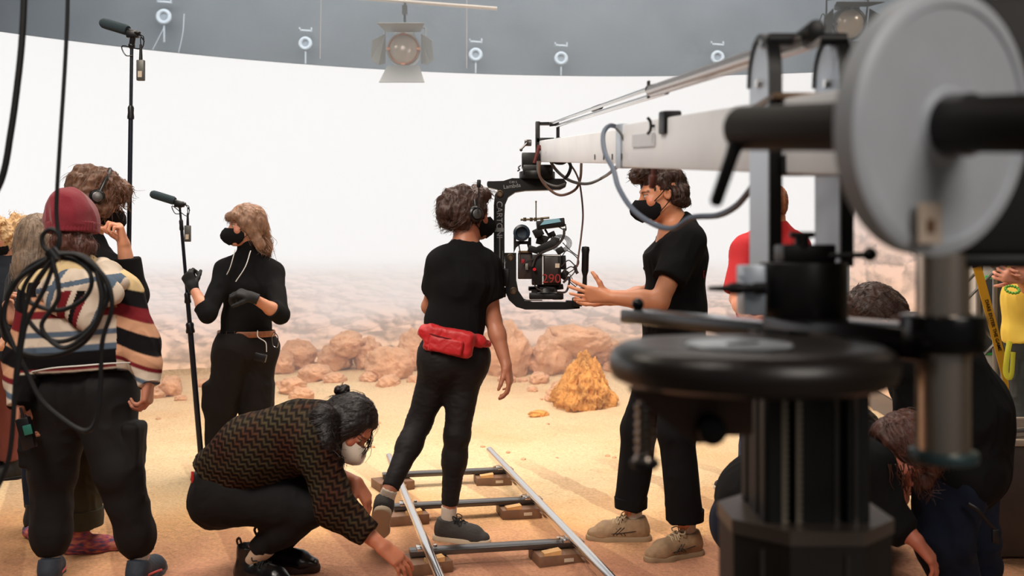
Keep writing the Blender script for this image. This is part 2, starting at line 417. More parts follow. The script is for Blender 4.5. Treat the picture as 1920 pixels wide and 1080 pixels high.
# side screen, turned towards the set
S0, S1, SH = V((3.98, 11.75, 0)), V((3.56, 8.7, 0)), 2.75
def side_material():
    m = M_LED.copy(); m.name = 'led_side_picture'; return m
sidewall = thing('led_wall', 'narrow side screen of pink desert rocks behind the bent-over crew member in black', 'screen', (3.77, 10.2, 0))
me = grid_mesh('screen', lambda a, b: tuple(S1.lerp(S0, 1 - a) + V((0, 0, b * SH))), lambda a, b: (-9 + a * .75, b * SH * .5 - .1), 24, 8)
link('screen', me, M_LED, sidewall)
b = MB(); dS = (S0 - S1).normalized(); nS = V((dS.y, -dS.x, 0))
b.box((S0 + S1) / 2 + nS * .08 + V((0, 0, SH / 2)), (.1, (S0 - S1).length + .04, SH + .02), Matrix.Rotation(math.atan2(-dS.x, dS.y), 3, 'Z')); b.build('cabinet_frame', dark_metal, sidewall)

# ---- studio shell
def struct(name, bld, m): o = bld.build(name, m); o['kind'] = 'structure'; return o
m_wall = mat('studio_curtain_smoky', (96, 92, 88), .9, bump=(3, .3, .05), var=(1.1, .25))  # cloudy tone in the wall colour stands in for clumps of smoke
b = MB(); b.box((0, 15.3, 3.5), (24, .2, 7)); struct('wall_back', b, m_wall)
b = MB(); b.box((-11, 6, 3.5), (.2, 18.4, 7)); struct('wall_left', b, m_wall)
m_wr = mat('studio_wall_beige', (196, 184, 160), .85, bump=(6, .2, .02), var=(1.5, .08))
b = MB(); b.box((8.2, 6, 3.5), (.2, 18.4, 7)); struct('wall_right', b, mat('studio_wall_dim', (150, 140, 122), .9))
b = MB(); b.box((0, 6, 7.1), (24, 20, .2)); struct('ceiling', b, mat('studio_ceiling', (40, 40, 42), .9))
b = MB(); b.box((0, 6, -.06), (24, 20, .1)); struct('floor', b, mat('studio_floor', (96, 84, 70), .55, bump=(20, .2, .01), var=(2, .2)))
b = MB(); b.box((5.75, 10.15, 1.6), (3.0, .12, 3.2)); struct('wall_right', b, m_wr)

# ---- sand
def sand_h(x, y):
    p = np.stack([x, y, np.zeros_like(x)], -1)
    near = np.clip((y - 7.0) / 4.0, 0, 1)
    h = .016 * fbm(p * 1.3, 3, 3) + .012 * fbm(p * 4.5, 9, 3) * (1 - .4 * near)
    h = h + .006 * np.abs(fbm(p * 12, 21, 2))
    h = h + near * (.05 + .05 * fbm(p * .8, 5, 3)) + np.clip((y - 9.8) / 2., 0, 1) ** 1.5 * .10
    rough = np.exp(-(((x - .75) / .9) ** 2 + ((y - 5.4) / 1.5) ** 2))      # trodden patch by the track
    h = h + .020 * fbm(p * 7, 31, 3) * rough
    h = h + .010 * (1 - 2 * np.abs(vnoise(p * np.array([2.2, 5.5, 1]) + 3, 77))) * np.clip((y - 4.8) / 1.5, 0, 1)
    # flat under the track and wherever somebody stands
    tr = np.exp(-(((x + .22 + (y - 4.03) * .208) / .62) ** 4))* (y < 6.9)
    h = h * (1 - .8 * tr) 
    return np.maximum(h * np.where(y < 7, .8, 1.0), 0) + .0
def ground(x, y): return float(sand_h(np.array([x]), np.array([y]))[0])
xs = np.concatenate([np.linspace(-8, -3, 60, endpoint=False), np.linspace(-3, 3.2, 200), ]); ys = np.concatenate([np.linspace(2.6, 8, 230, endpoint=False), np.linspace(8, 12.4, 80)])
X, Y = np.meshgrid(xs, ys); Z = sand_h(X, Y)
edge = 3.0 + .35 * fbm(np.stack([Y * .5, Y * 0, Y * 0], -1), 71, 2) + np.clip((Y - 6) * .2, 0, 1)
Z = np.where(X > 3.19, -.02, Z)
n1, n0 = X.shape
XX = X + np.where(X > 2.6, (X - 2.6) / .6 * (edge - 3.2), 0); rr_ = np.hypot(XX - LCX, Y - LCY); kk = np.minimum(1, 9.66 / rr_)
vs = np.stack([LCX + (XX - LCX) * kk, LCY + (Y - LCY) * kk, Z], -1).reshape(-1, 3)
idx = np.arange(n0 * n1).reshape(n1, n0); fq = np.stack([idx[:-1, :-1], idx[:-1, 1:], idx[1:, 1:], idx[1:, :-1]], -1).reshape(-1, 4)
me = bpy.data.meshes.new('sand'); me.from_pydata(vs.tolist(), [], fq.tolist())
def sand_material():
    m = bpy.data.materials.new('sand'); m.use_nodes = True; nt = m.node_tree; N = nt.nodes; L = nt.links; bs = N['Principled BSDF']
    bs.inputs['Roughness'].default_value = .85; bs.inputs['Specular IOR Level'].default_value = .3
    tc = N.new('ShaderNodeTexCoord')
    n1 = N.new('ShaderNodeTexNoise'); n1.inputs['Scale'].default_value = .55; n1.inputs['Detail'].default_value = 6; n1.inputs['Roughness'].default_value = .6; L.new(tc.outputs['Object'], n1.inputs['Vector'])
    # yellow sand further in, redder sand near the front and round the track
    sx = N.new('ShaderNodeSeparateXYZ'); L.new(tc.outputs['Object'], sx.inputs[0])
    mr = N.new('ShaderNodeMapRange'); mr.interpolation_type = 'SMOOTHSTEP'; mr.inputs['From Min'].default_value = 4.3; mr.inputs['From Max'].default_value = 6.4; L.new(sx.outputs[1], mr.inputs['Value'])
    ad = N.new('ShaderNodeMath'); ad.operation = 'ADD'; L.new(mr.outputs[0], ad.inputs[0])
    n2 = N.new('ShaderNodeMath'); n2.operation = 'MULTIPLY_ADD'; L.new(n1.outputs[0], n2.inputs[0]); n2.inputs[1].default_value = 1.8; n2.inputs[2].default_value = -.9; L.new(n2.outputs[0], ad.inputs[1])
    rp = N.new('ShaderNodeValToRGB'); e = rp.color_ramp; e.elements[0].position = 0; e.elements[0].color = srgb(212, 152, 120); e.elements[1].position = 1; e.elements[1].color = srgb(244, 214, 170)
    q = e.elements.new(.45); q.color = srgb(234, 182, 126); L.new(ad.outputs[0], rp.inputs[0])
    # pale boards' edges under the sand beside the track
    wv = N.new('ShaderNodeTexWave'); wv.wave_type = 'BANDS'; wv.bands_direction = 'X'; wv.inputs['Scale'].default_value = .62; wv.inputs['Distortion'].default_value = .6; wv.inputs['Detail'].default_value = 3
    mp = N.new('ShaderNodeMapping'); mp.inputs['Rotation'].default_value = (0, 0, -.42); L.new(tc.outputs['Object'], mp.inputs[0]); L.new(mp.outputs[0], wv.inputs['Vector'])
    wr = N.new('ShaderNodeMapRange'); wr.inputs['From Min'].default_value = .78; wr.inputs['From Max'].default_value = .84; L.new(wv.outputs['Fac'], wr.inputs['Value'])
    nr = N.new('ShaderNodeMapRange'); nr.inputs['From Min'].default_value = 6.9; nr.inputs['From Max'].default_value = 6.2; L.new(sx.outputs[1], nr.inputs['Value'])
    mm = N.new('ShaderNodeMath'); mm.operation = 'MULTIPLY'; L.new(wr.outputs[0], mm.inputs[0]); L.new(nr.outputs[0], mm.inputs[1])
    m3 = N.new('ShaderNodeMath'); m3.operation = 'MULTIPLY'; L.new(mm.outputs[0], m3.inputs[0]); m3.inputs[1].default_value = .34
    mx = N.new('ShaderNodeMixRGB'); L.new(m3.outputs[0], mx.inputs[0]); L.new(rp.outputs[0], mx.inputs[1]); mx.inputs[2].default_value = srgb(150, 92, 66)
    gr = N.new('ShaderNodeTexNoise'); gr.inputs['Scale'].default_value = 60; gr.inputs['Detail'].default_value = 6; L.new(tc.outputs['Object'], gr.inputs['Vector'])
    gm = N.new('ShaderNodeMapRange'); gm.inputs['From Min'].default_value = .25; gm.inputs['From Max'].default_value = .75; gm.inputs['To Min'].default_value = .78; gm.inputs['To Max'].default_value = 1.18; L.new(gr.outputs[0], gm.inputs['Value'])
    sc = N.new('ShaderNodeVectorMath'); sc.operation = 'SCALE'; L.new(mx.outputs[0], sc.inputs[0]); L.new(gm.outputs[0], sc.inputs['Scale']); L.new(sc.outputs[0], bs.inputs['Base Color'])
    fn = N.new('ShaderNodeTexNoise'); fn.inputs['Scale'].default_value = 14; fn.inputs['Detail'].default_value = 8; fn.inputs['Roughness'].default_value = .65; L.new(tc.outputs['Object'], fn.inputs['Vector'])
    bp = N.new('ShaderNodeBump'); bp.inputs['Strength'].default_value = .9; bp.inputs['Distance'].default_value = .05; L.new(fn.outputs[0], bp.inputs['Height']); L.new(bp.outputs[0], bs.inputs['Normal'])
    return m
sand = link('sand', me, sand_material()); tag(sand, 'yellow and reddish set sand spread over the studio floor', 'sand', kind='stuff')

# ---- rocks
M_ROCK = mat('rock_ochre', (232, 166, 86), .85, bump=(14, 1., .06), var=(5, .3))
M_ROCKP = mat('rock_pink', (226, 176, 138), .9, bump=(8, 1., .07), var=(2.2, .22))
def rock(name, label, c, size, seed, m, rz=0, sharp=.5, group=None, res=22, craggy=0.):
    bm = bmesh.new(); bmesh.ops.create_icosphere(bm, subdivisions=6 if res > 30 else 5, radius=1)
    co = np.array([v.co[:] for v in bm.verts]); d = co / np.linalg.norm(co, axis=1)[:, None]
    R = np.array(Matrix.Rotation(rz, 3, 'Z'))
    r = 1 + sharp * .55 * (worley(d * 1.5 + seed * 3.1, seed) - .5) + .12 * fbm(d * 3 + seed, seed + 4, 4)
    if craggy: r = r + craggy * (.5 - np.abs(fbm(d * np.array([4.5, 4.5, 2.2]) + seed, seed + 9, 4))) * .5
    if not craggy:
        st_ = d @ np.array([.35 * math.sin(seed), .2, 1.]) ; r = r + .035 * (1 - 2 * np.abs(vnoise(np.stack([st_ * 7 + seed, d[:, 0] * 1.2, d[:, 1] * 1.2], -1), seed))) + .05 * (.5 - np.abs(fbm(d * 5, seed + 2, 4)))
    else: r = r + .09 * (.5 - np.abs(fbm(d * np.array([9, 9, 4.]) + seed, seed + 19, 3)))
    p = d * r[:, None]
    if craggy:   # conical pile, wider foot
        p[:, :2] *= (1.15 - .62 * np.clip((p[:, 2] + .35) / 1.3, 0, 1))[:, None]
    p = (p * np.array(size) / 2) @ R.T
    for v, q in zip(bm.verts, p): v.co = q
    me = bpy.data.meshes.new(name); bm.to_mesh(me); bm.free()
    o = link(name, me, m); o.location = c; return tag(o, label or None, 'rock', group)
def gp(px, py): # ground point on the sand seen at that pixel
    Y = FPX * CH / (py - HY)
    for _ in range(6):
        x = (px - CX) / FPX * Y; Y = FPX * (CH - ground(x, Y)) / (py - HY)
    return V(((px - CX) / FPX * Y, Y, ground((px - CX) / FPX * Y, Y)))
g = gp(1097, 766)
rock('rock', 'craggy orange cone-shaped rock standing alone on the sand', g + V((0, .1, .15)), (.48, .46, .58), 5, M_ROCK, .4, .35, res=40, craggy=.75)
g = gp(1010, 778); rock('stone', 'small flat yellow stone lying in front of the craggy cone rock', g + V((0, 0, .005)), (.17, .14, .07), 8, M_ROCK, .3, .3)
RK = [ # px, base py, width px, height px, label
 (728, 712, 74, 56, 'rounded beige boulder behind the crouching woman, near the standing woman\'s left hip'),
 (690, 690, 56, 48, 'pink boulder against the screen, beside the rounded beige boulder'),
 (628, 690, 62, 40, 'low pink boulder at the screen between the two black-clad women'),
 (592, 712, 60, 26, 'flat sandy rock slab on the slope between the two women'),
 (548, 736, 58, 26, 'yellowish low rock just right of the boom operator\'s legs'),
 (560, 690, 60, 46, 'domed sandy boulder right behind the boom operator'),
 (650, 660, 70, 34, 'dusty pink boulder up against the screen, topmost of the row between the women'),
 (948, 704, 84, 92, 'large pink boulder behind the standing woman\'s forearm'),
 (1038, 699, 74, 70, 'upright pointed brown boulder behind the craggy cone rock'),
 (1000, 700, 60, 40, 'wide brown boulder at the foot of the upright pointed one'),
 (1120, 690, 90, 40, 'low pink rock at the screen behind the craggy cone rock'),
 (318, 742, 50, 34, 'small round sandy rock between the boom pole and the striped hoodie'),
 (315, 700, 56, 40, 'tan rock behind the small round one, near the boom pole'),
 (362, 700, 60, 48, 'tan boulder between the boom pole and the boom operator'),
 (300, 670, 70, 44, 'pale rock against the screen beside the striped hoodie sleeve'),
 (350, 660, 80, 40, 'pale boulder against the screen behind the boom pole'),
 (770, 690, 60, 60, 'pinkish boulder partly behind the standing woman\'s hip'),
 (1075, 660, 110, 44, 'long pale rock at the foot of the screen behind the cone rock'),
 (530, 700, 50, 40, 'sandy rock beside the domed boulder, close to the boom operator\'s pocket'),
]
for i, (px, py, wp, hp, lab) in enumerate(RK):
    g = gp(px, max(py, 694)); s = g.y / FPX; lift = (max(py, 694) - py) * s
    wv_, hv = wp * s * 1.1, hp * s * 1.35
    rock('boulder', lab, g + V((0, 0, hv * .30 + lift)), (wv_, wv_ * .8, hv), 20 + i, M_ROCKP, i * 1.3, .6)

RB = random.Random(77)
for i in range(70):
    px = RB.uniform(275, 1180); Yb = RB.uniform(9.3, 11.6) if i < 46 else RB.uniform(6.6, 9.5)
    x = (px - CX) / FPX * Yb; r_ = RB.uniform(.05, .17) if i < 46 else RB.uniform(.012, .03)
    if (x - LCX) ** 2 + (Yb - LCY) ** 2 > 9.25 ** 2: continue
    o = rock('stone', '', V((x, Yb, ground(x, Yb) + r_ * .12)), (r_ * 1.6, r_ * 1.3, r_), 100 + i % 9, M_ROCKP, RB.uniform(0, 6), .5, res=22)
    tag(o, 'small loose stone lying among the boulders at the foot of the screen' if i < 46 else 'pebble-sized stone scattered on the open sand', 'stone', 'small loose stones at the foot of the screen' if i < 46 else 'pebbles scattered on the open sand')
# ================================================================ PEOPLE: library
SKIN = {}
def skin(rgb):
    return mat('skin_%d_%d_%d' % rgb, rgb, .48, bump=(90, .12, .002), var=(14, .07), sss=.08, vcol=True)
BLK = mat('cotton_black', (22, 22, 23), .95, bump=(260, .3, .002), sheen=.0, spec=.15)
DNM = mat('denim_navy', (28, 36, 52), .9, bump=(300, .3, .002), var=(9, .25), spec=.2)
class Head:
    def __init__(s, c, f, up=(0, 0, 1), sc=1.):
        s.c = V(c); s.f = V(f).normalized(); s.r = s.f.cross(V(up)).normalized(); s.u = s.r.cross(s.f); s.s = sc
        s.M = Matrix((s.r, s.f, s.u)).transposed()
    def pt(s, x, y, z): return s.c + (s.r * x + s.f * y + s.u * z) * s.s
    def loc(s, pts): return (np.asarray(pts) - np.array(s.c)) @ np.array(s.M) / s.s
def head_sdf(S, H):
    s = H.s; E = lambda p, r, k=.02, op='add': S.ell(H.pt(*p), [q * s for q in r], H.M, k * s, op)
    C = lambda a, b, ra, rb=None, k=.012, op='add': S.cap(H.pt(*a), H.pt(*b), ra * s, (rb if rb else ra) * s, k * s, op=op)
    E((0, -.012, .03), (.074, .094, .082))
    E((0, .028, -.03), (.058, .064, .082), .03)
    C((-.045, 0, -.062), (-.018, .072, -.098), .02, .018, .03); C((.045, 0, -.062), (.018, .072, -.098), .02, .018, .03)
    C((-.012, .083, -.094), (.012, .083, -.094), .017, None, .02)
    C((-.032, .08, .026), (.032, .08, .026), .013, None, .02)                    # brow
    for q in (-1, 1):
        E((q * .031, .096, .008), (.017, .013, .012), .014, 'sub')               # socket
        E((q * .031, .079, .007), (.0155, .0145, .0115), .004)                    # lids over the eye
        E((q * .043, .066, -.028), (.02, .02, .02), .03)                          # cheek
        # ear: rim and lobe
        S.cap(H.pt(q * .074, -.006, .022), H.pt(q * .082, -.02, .012), .006 * s, .006 * s, .006 * s)
        S.ell(H.pt(q * .077, -.008, .002), (.008 * s, .019 * s, .031 * s), H.M, .006 * s)
        S.ell(H.pt(q * .085, -.006, .004), (.006 * s, .011 * s, .018 * s), H.M, .004 * s, 'sub')
    C((0, .09, .012), (0, .11, -.022), .007, .010, .012); C((0, .112, -.024), (0, .105, -.03), .011, .009, .006)
    for q in (-1, 1): E((q * .011, .1, -.03), (.008, .009, .007), .006)
    C((-.02, .088, -.056), (.02, .088, -.056), .0065, None, .006); C((-.018, .087, -.067), (.018, .087, -.067), .008, None, .006)
    C((-.022, .099, -.0615), (.022, .099, -.0615), .0035, None, .003, 'sub')
def hand_sdf(S, w, d, n, side, curl=.35, sc=1., off=0., spread=.12, thumb=(.75, .3), curls=None):
    """w wrist, d towards the fingers, n the way the palm faces; side=+-1 puts the thumb on that side of d x n"""
    w = V(w); d = V(d).normalized(); n = V(n); n = (n - d * n.dot(d)).normalized(); l = d.cross(n).normalized() * side
    K = [(.028, .086, .0092, (.043, .026, .021)), (.009, .09, .0094, (.047, .03, .022)), (-.011, .086, .0088, (.044, .028, .022)), (-.029, .077, .0078, (.034, .021, .019))]
    tips = []
    for i, (lx, ly, r, seg) in enumerate(K):
        k = w + (d * ly + l * lx) * sc
        S.cap(w + l * (lx * .55 * sc) + d * .006 * sc, k, .0165 * sc + off, .0125 * sc + off, .016 * sc)
        dd = (d + l * (spread * lx / .028)).normalized(); q = k; c = curls[i] if curls else curl
        for j, L in enumerate(seg):
            a = c * (1.05, 1.2, .8)[j] * (1 + .08 * i)
            dd = (dd * math.cos(a) + (n) * math.sin(a)).normalized() if j == 0 else (Quaternion(dd.cross(n if j == 0 else nn), a) @ dd)
            nn = (n - dd * n.dot(dd)); nn = nn.normalized() if nn.length > .1 else nn_prev
            nn_prev = nn
            # keep the bend axis the hand's own lateral axis
            e = q + dd * L * sc
            S.cap(q, e, (r - .0006 * j) * sc + off, (r - .0006 * (j + 1)) * sc + off, .0035 * sc)
            q = e; ax = l * (-side) if False else None
        tips.append(q)
    b = w + (d * .022 + l * .024 + n * .006) * sc
    S.cap(w + d * .012 * sc + l * .012 * sc, b, .017 * sc + off, .016 * sc + off, .012 * sc)
    td = (d * (1 - thumb[0] * .5) + l * thumb[0] + n * thumb[1]).normalized()
    q = b
    for L, r in ((.04, .0135), (.032, .011), (.026, .0095)):
        e = q + td * L * sc; S.cap(q, e, r * sc + off, (r - .001) * sc + off, .006 * sc); q = e
        td = (td + n * .25 + d * .25).normalized()
    return tips
def _hand_fix():
    """finger bends rotate about the hand's lateral axis"""
def hand_sdf(S, w, d, n, side, curl=.35, sc=1., off=0., spread=.12, thumb=(.75, .3), curls=None):
    w = V(w); d = V(d).normalized(); n = V(n); n = (n - d * n.dot(d)).normalized(); lat = d.cross(n).normalized(); l = lat * side
    K = [(.028, .086, .0092, (.043, .026, .021)), (.009, .09, .0094, (.047, .03, .022)), (-.011, .086, .0088, (.044, .028, .022)), (-.029, .077, .0078, (.034, .021, .019))]
    for i, (lx, ly, r, seg) in enumerate(K):
        k = w + (d * ly + l * lx) * sc
        S.cap(w + l * (lx * .55 * sc) + d * .006 * sc, k, .0165 * sc + off, .0125 * sc + off, .016 * sc)
        base = (d + l * (spread * lx / .028)).normalized(); ang = 0; q = k; c = curls[i] if curls else curl
        for j, L in enumerate(seg):
            ang += c * (1.0, 1.2, .8)[j] * (1 + .07 * i)
            dd = Quaternion(lat, ang) @ base       # lat = d x n turns d towards n
            e = q + dd * L * sc
            S.cap(q, e, (r - .0006 * j) * sc + off, (r - .0006 * (j + 1)) * sc + off, .0035 * sc); q = e
    b = w + (d * .022 + l * .024 + n * .006) * sc
    S.cap(w + d * .012 * sc + l * .012 * sc, b, .017 * sc + off, .016 * sc + off, .012 * sc)
    td = (d * (1 - thumb[0] * .5) + l * thumb[0] + n * thumb[1]).normalized(); q = b
    for L, r in ((.04, .0135), (.032, .011), (.026, .0095)):
        e = q + td * L * sc; S.cap(q, e, r * sc + off, (r - .001) * sc + off, .006 * sc); q = e
        td = (td + n * .25 + d * .25).normalized()
def torso_sdf(S, J, off=0., b=1., hipk=1., bottom=True, waist=1., loose=0.):
    sh0, sh1, hp0, hp1 = J['sh'][0], J['sh'][1], J['hp'][0], J['hp'][1]
    la = (sh1 - sh0); lp = (hp1 - hp0); nk = J['nkb']; ch = J['chs']; pe = J['pel']; mid = J.get('wst', ch.lerp(pe, .62))
    latm = (la.normalized() + lp.normalized())
    if bottom: S.cap(hp0, hp1, .098 * b * hipk + off, k=.06)
    S.cap(pe, mid, .1 * b * hipk + off + loose, .088 * b * waist + off + loose, .08, latm, 1.32)
    S.cap(mid, ch, .088 * b * waist + off + loose, .108 * b + off + loose * .5, .08, latm, 1.32)
    S.cap(ch, ch.lerp(nk, .55), .108 * b + off + loose * .4, .088 * b + off, .06, la, 1.4)
    S.cap(sh0.lerp(sh1, .04), sh1.lerp(sh0, .04), .056 * b + off, k=.06)
    for q in (sh0, sh1): S.cap(nk, q, .05 * b + off * .7, .045 * b + off * .7, .05)
def cut_len(a, b, t): return a.lerp(b, t)
def leg_sdf(S, hp, kn, an, r=(.088, .06, .04), k=.05, calf=True, flat=False):
    S.cap(hp, kn, r[0], r[1], k); S.cap(kn, an, r[1], r[2], .03, flat1=flat)
def bend_noise(seed, amp=.003): return wrinkle(amp, 10, (1, 1, .5), seed)
def body(root, J, H, rgb, hands, arm=1., legs=True, vox=.006, extra=None, name='body'):
    S = SDF(vox); head_sdf(S, H)
    nb = J['nkb']; S.cap(H.pt(0, -.02, -.045), nb, .052 * H.s, .058, .03); S.cap(H.pt(0, .01, -.06), nb, .045, .05, .03)
    torso_sdf(S, J, -.012)
    if legs:
        for i in (0, 1): leg_sdf(S, J['hp'][i], J['kn'][i], J['an'][i], (.078, .052, .034))
    for i in (0, 1):
        sh, el, wr = J['sh'][i], J['el'][i], J['wr'][i]
        S.cap(sh, el, .046 * arm, .038 * arm, .03); S.cap(el, el.lerp(wr, .35), .039 * arm, .040 * arm, .02); S.cap(el.lerp(wr, .3), wr, .040 * arm, .026 * arm, .02)
        if hands[i]: hand_sdf(S, wr, **hands[i])
    if extra: extra(S)
    rgb = tuple(min(250, int(c * 1.12)) for c in rgb); base = np.array(srgb(*rgb)[:3]); c2 = np.array(srgb(min(255, rgb[0] + 8), int(rgb[1] * .84), int(rgb[2] * .84))[:3])
    hc = np.array(H.c)
    def colf(p):
        q = H.loc(p); w_ = np.clip(1 - np.linalg.norm((q - np.array([0, .1, -.062])) / np.array([.026, .03, .012]), axis=1), 0, 1)
        for sx in (-1, 1): w_ = np.maximum(w_, .5 * np.clip(1 - np.linalg.norm((q - np.array([sx * .045, .07, -.02])) / .03, axis=1), 0, 1))
        w_ = np.clip(w_ * 2, 0, 1)[:, None]; c = base * (1 - w_) + c2 * w_
        for sx in (-1, 1):   # brows, lash line, iris
            b_ = (np.abs(q[:, 0] - sx * .031) < .019) & (np.abs(q[:, 2] - .027 + np.abs(q[:, 0] - sx * .031) * .15) < .005) & (q[:, 1] > .06)
            c[b_] = base * .22
            e_ = (np.linalg.norm((q - np.array([sx * .031, .09, .006])) / np.array([.0145, .02, .006]), axis=1) < 1); c[e_] = (.55, .5, .46)
            i_ = (np.linalg.norm((q - np.array([sx * .031, .093, .006])) / np.array([.0055, .02, .006]), axis=1) < 1); c[i_] = (.03, .02, .015)
            l_ = (np.abs(q[:, 0] - sx * .031) < .016) & (np.abs(q[:, 2] - .0125) < .0022) & (q[:, 1] > .07); c[l_] = (.02, .015, .012)
        return c
    return S.mesh(name, skin(rgb), root, color=colf, disp=lambda p, n: .0006 * fbm(p * 40, 3, 2))
def shoe(root, an, f, up, m, sole_m, sc=1., name='shoe', lace=None, high=0., sock=None, leg=None):
    f = V(f).normalized(); r = f.cross(V(up)).normalized(); u = r.cross(f); q = lambda a, b, c=0: an + (f * a + u * b + r * c) * sc
    S = SDF(.005); base = -.083
    S.cap(q(-.045, base + .035), q(.12, base + .028), .038 * sc, .040 * sc, .03, r, 1.08)
    S.cap(q(.12, base + .026), q(.165, base + .022), .040 * sc, .028 * sc, .02, r, 1.15)
    S.cap(q(-.03, -.02), q(.11, base + .045), .041 * sc, .032 * sc, .03)
    S.cap(q(-.025, -.02), q(-.02, .012 + high), .043 * sc, (.046 if high else .044) * sc, .02, flat1=True)
    S.cut(q(0, base + .012), -u)
    o = S.mesh(name, m, root, disp=lambda p, n: .0015 * fbm(p * 30, 4, 3))
    S2 = SDF(.004); S2.cap(q(-.05, base + .0), q(.10, base + .0), .043 * sc, .048 * sc, .01, r, 1.0); S2.cap(q(.10, base), q(.165, base + .006), .048 * sc, .034 * sc, .02, r, 1.05)
    S2.cut(q(0, base + .02), u); S2.cut(q(0, base - .008), -u)
    S2.mesh('sole', sole_m, o)
    if lace:
        b = MB()
        for i in range(5):
            t = i / 4; x = .03 + .07 * t; z = -.018 - .032 * t + .034
            for sg in (-1, 1):
                b.tube([q(x, z - .016, sg * .03), q(x + .006, z + .003, sg * .012), q(x + .012, z + .003, -sg * .012), q(x + .016, z - .016, -sg * .03)], .0028 * sc, 5)
        for sg in (-1, 1): b.tube(spline([q(.03, .018, 0), q(.02, .032, sg * .025), q(.035, .02, sg * .045), q(.045, .012, sg * .015), q(.06, -.005, sg * .04)], 5), .0026 * sc, 5)
        b.build('laces', lace, o)
    if sock:
        S3 = SDF(.005); tp = leg if leg is not None else q(-.015, .085); S3.cap(q(-.015, -.02), tp, .036, .038, .02, flat1=True)
        S3.mesh('sock', sock, root, disp=lambda p, n: .0012 * np.sin(np.arctan2((p - np.array(an)) @ np.array(f), (p - np.array(an)) @ np.array(r)) * 24))
    return o
def hair_cap(S, H, th=.012, back=.0, low=-.06, front=.06, k=.02, vol=1.):
    """cap of hair over the skull, face left free"""
    s = H.s
    S.ell(H.pt(0, -.016 - back / 2, .036), ((.078 + th) * s * vol, (.098 + th + back) * s * vol, (.088 + th) * s * vol), H.M, k)
    S.ell(H.pt(0, -.045, -.01), ((.07 + th) * s, (.066 + th) * s, (.075 + th) * s), H.M, .03)
    S.cap(H.pt(0, .10, -.06), H.pt(0, .115, .035), .075 * s, .055 * s, .02, H.r, 1.15, op='sub')
    if low is not None: S.cut(H.pt(0, 0, low), -H.u)
def strands(name, lines, r0, m, parent, r1=.0006, n=4):
    b = MB()
    for pts in lines:
        k = len(pts); b.tube(pts, [r0 + (r1 - r0) * i / (k - 1) for i in range(k)], n, cap=True)
    return b.build(name, m, parent)
def strand(a, b, sag=(0, 0, 0), wob=.006, n=6, rnd=random):
    a = V(a); b = V(b); out = []; ph = rnd.random() * 6.28; s = V(sag); amp = wob * (.5 + rnd.random())
    for i in range(n):
        t = i / (n - 1); w = math.sin(t * 7 + ph) * amp * t; w2 = math.cos(t * 6 + ph * 1.7) * amp * t
        out.append(a.lerp(b, t) + s * (math.sin(t * math.pi)) + V((w, w2, w * .5)))
    return out
def show_ears(S, H, low=.0):
    for q in (-1, 1): S.ell(H.pt(q * .09, .012, -.022 + low), (.034 * H.s, .05 * H.s, .052 * H.s), H.M, .012, 'sub')
def hair_disp(H, amp=.004, sc=26, curl=0., seed=0, stretch=(1.4, 1.4, .35)):
    st = np.array(stretch)
    def f(p, n):
        q = H.loc(p) * sc * st
        a = 1 - 2 * np.abs(vnoise(q + 1.2 * fbm(q * .5, seed + 2, 2)[:, None], seed)); b_ = 1 - 2 * np.abs(vnoise(q * 2.6, seed + 1))
        return amp * (a + .5 * b_) + curl * fbm(H.loc(p) * 22, seed + 6, 3)
    return f
def hair_mat(name, rgb): return mat(name, rgb, .5, bump=(120, .5, .004), var=(30, .35), spec=.4)
def mask_ffp(root, H, m, strap=True, side_seam=True, low=0.):
    """folded face mask: a keel down the middle, wings to the cheeks"""
    rows = [((.0, .124, -.004), (.052, .070, -.012)), ((0, .146, -.024), (.064, .052, -.024)), ((0, .158, -.048), (.072, .036, -.042)), ((0, .156, -.066), (.071, .034, -.062)), ((0, .138, -.090), (.06, .042, -.088)), ((0, .106, -.112), (.038, .06, -.108))]
    n = 6; vs = []; nr = len(rows)
    for off in (0, -.004):
        for c, e in rows:
            for k in range(-n, n + 1):
                t = abs(k) / n; sx = 1 if k > 0 else -1
                bul = .010 * math.sin(math.pi * t)
                vs.append(H.pt(e[0] * sx * t * (1 + .12 * (1 - t)), c[1] + (e[1] - c[1]) * t ** 1.25 + bul + off, c[2] + (e[2] - c[2]) * t))
    W = 2 * n + 1; fs = []
    for o in (0, nr * W):
        for r in range(nr - 1):
            for k in range(W - 1): fs.append((o + r * W + k, o + r * W + k + 1, o + (r + 1) * W + k + 1, o + (r + 1) * W + k))
    N_ = nr * W
    for k in range(W - 1): fs += [(k, k + 1, N_ + k + 1, N_ + k), ((nr - 1) * W + k, (nr - 1) * W + k + 1, N_ + (nr - 1) * W + k + 1, N_ + (nr - 1) * W + k)]
    for r in range(nr - 1): fs += [(r * W, (r + 1) * W, N_ + (r + 1) * W, N_ + r * W), (r * W + W - 1, (r + 1) * W + W - 1, N_ + (r + 1) * W + W - 1, N_ + r * W + W - 1)]
    b = MB(); b.add(vs, fs); o = b.build('face_mask', m, root)
    b = MB(); b.tube([H.pt(0, c[1] + .001, c[2]) for c, e in rows], .0022 * H.s, 5)
    if side_seam: b.build('seam', m, o)
    if strap:
        b = MB()
        for q in (-1, 1):
            b.tube(spline([H.pt(q * .066, .055, -.022), H.pt(q * .080, .02, .006), H.pt(q * .088, -.008, .034), H.pt(q * .088, -.03, .008), H.pt(q * .084, -.012, -.03), H.pt(q * .064, .045, -.082)], 5), .0022 * H.s, 5)
        b.build('strap', m, o)
    return o
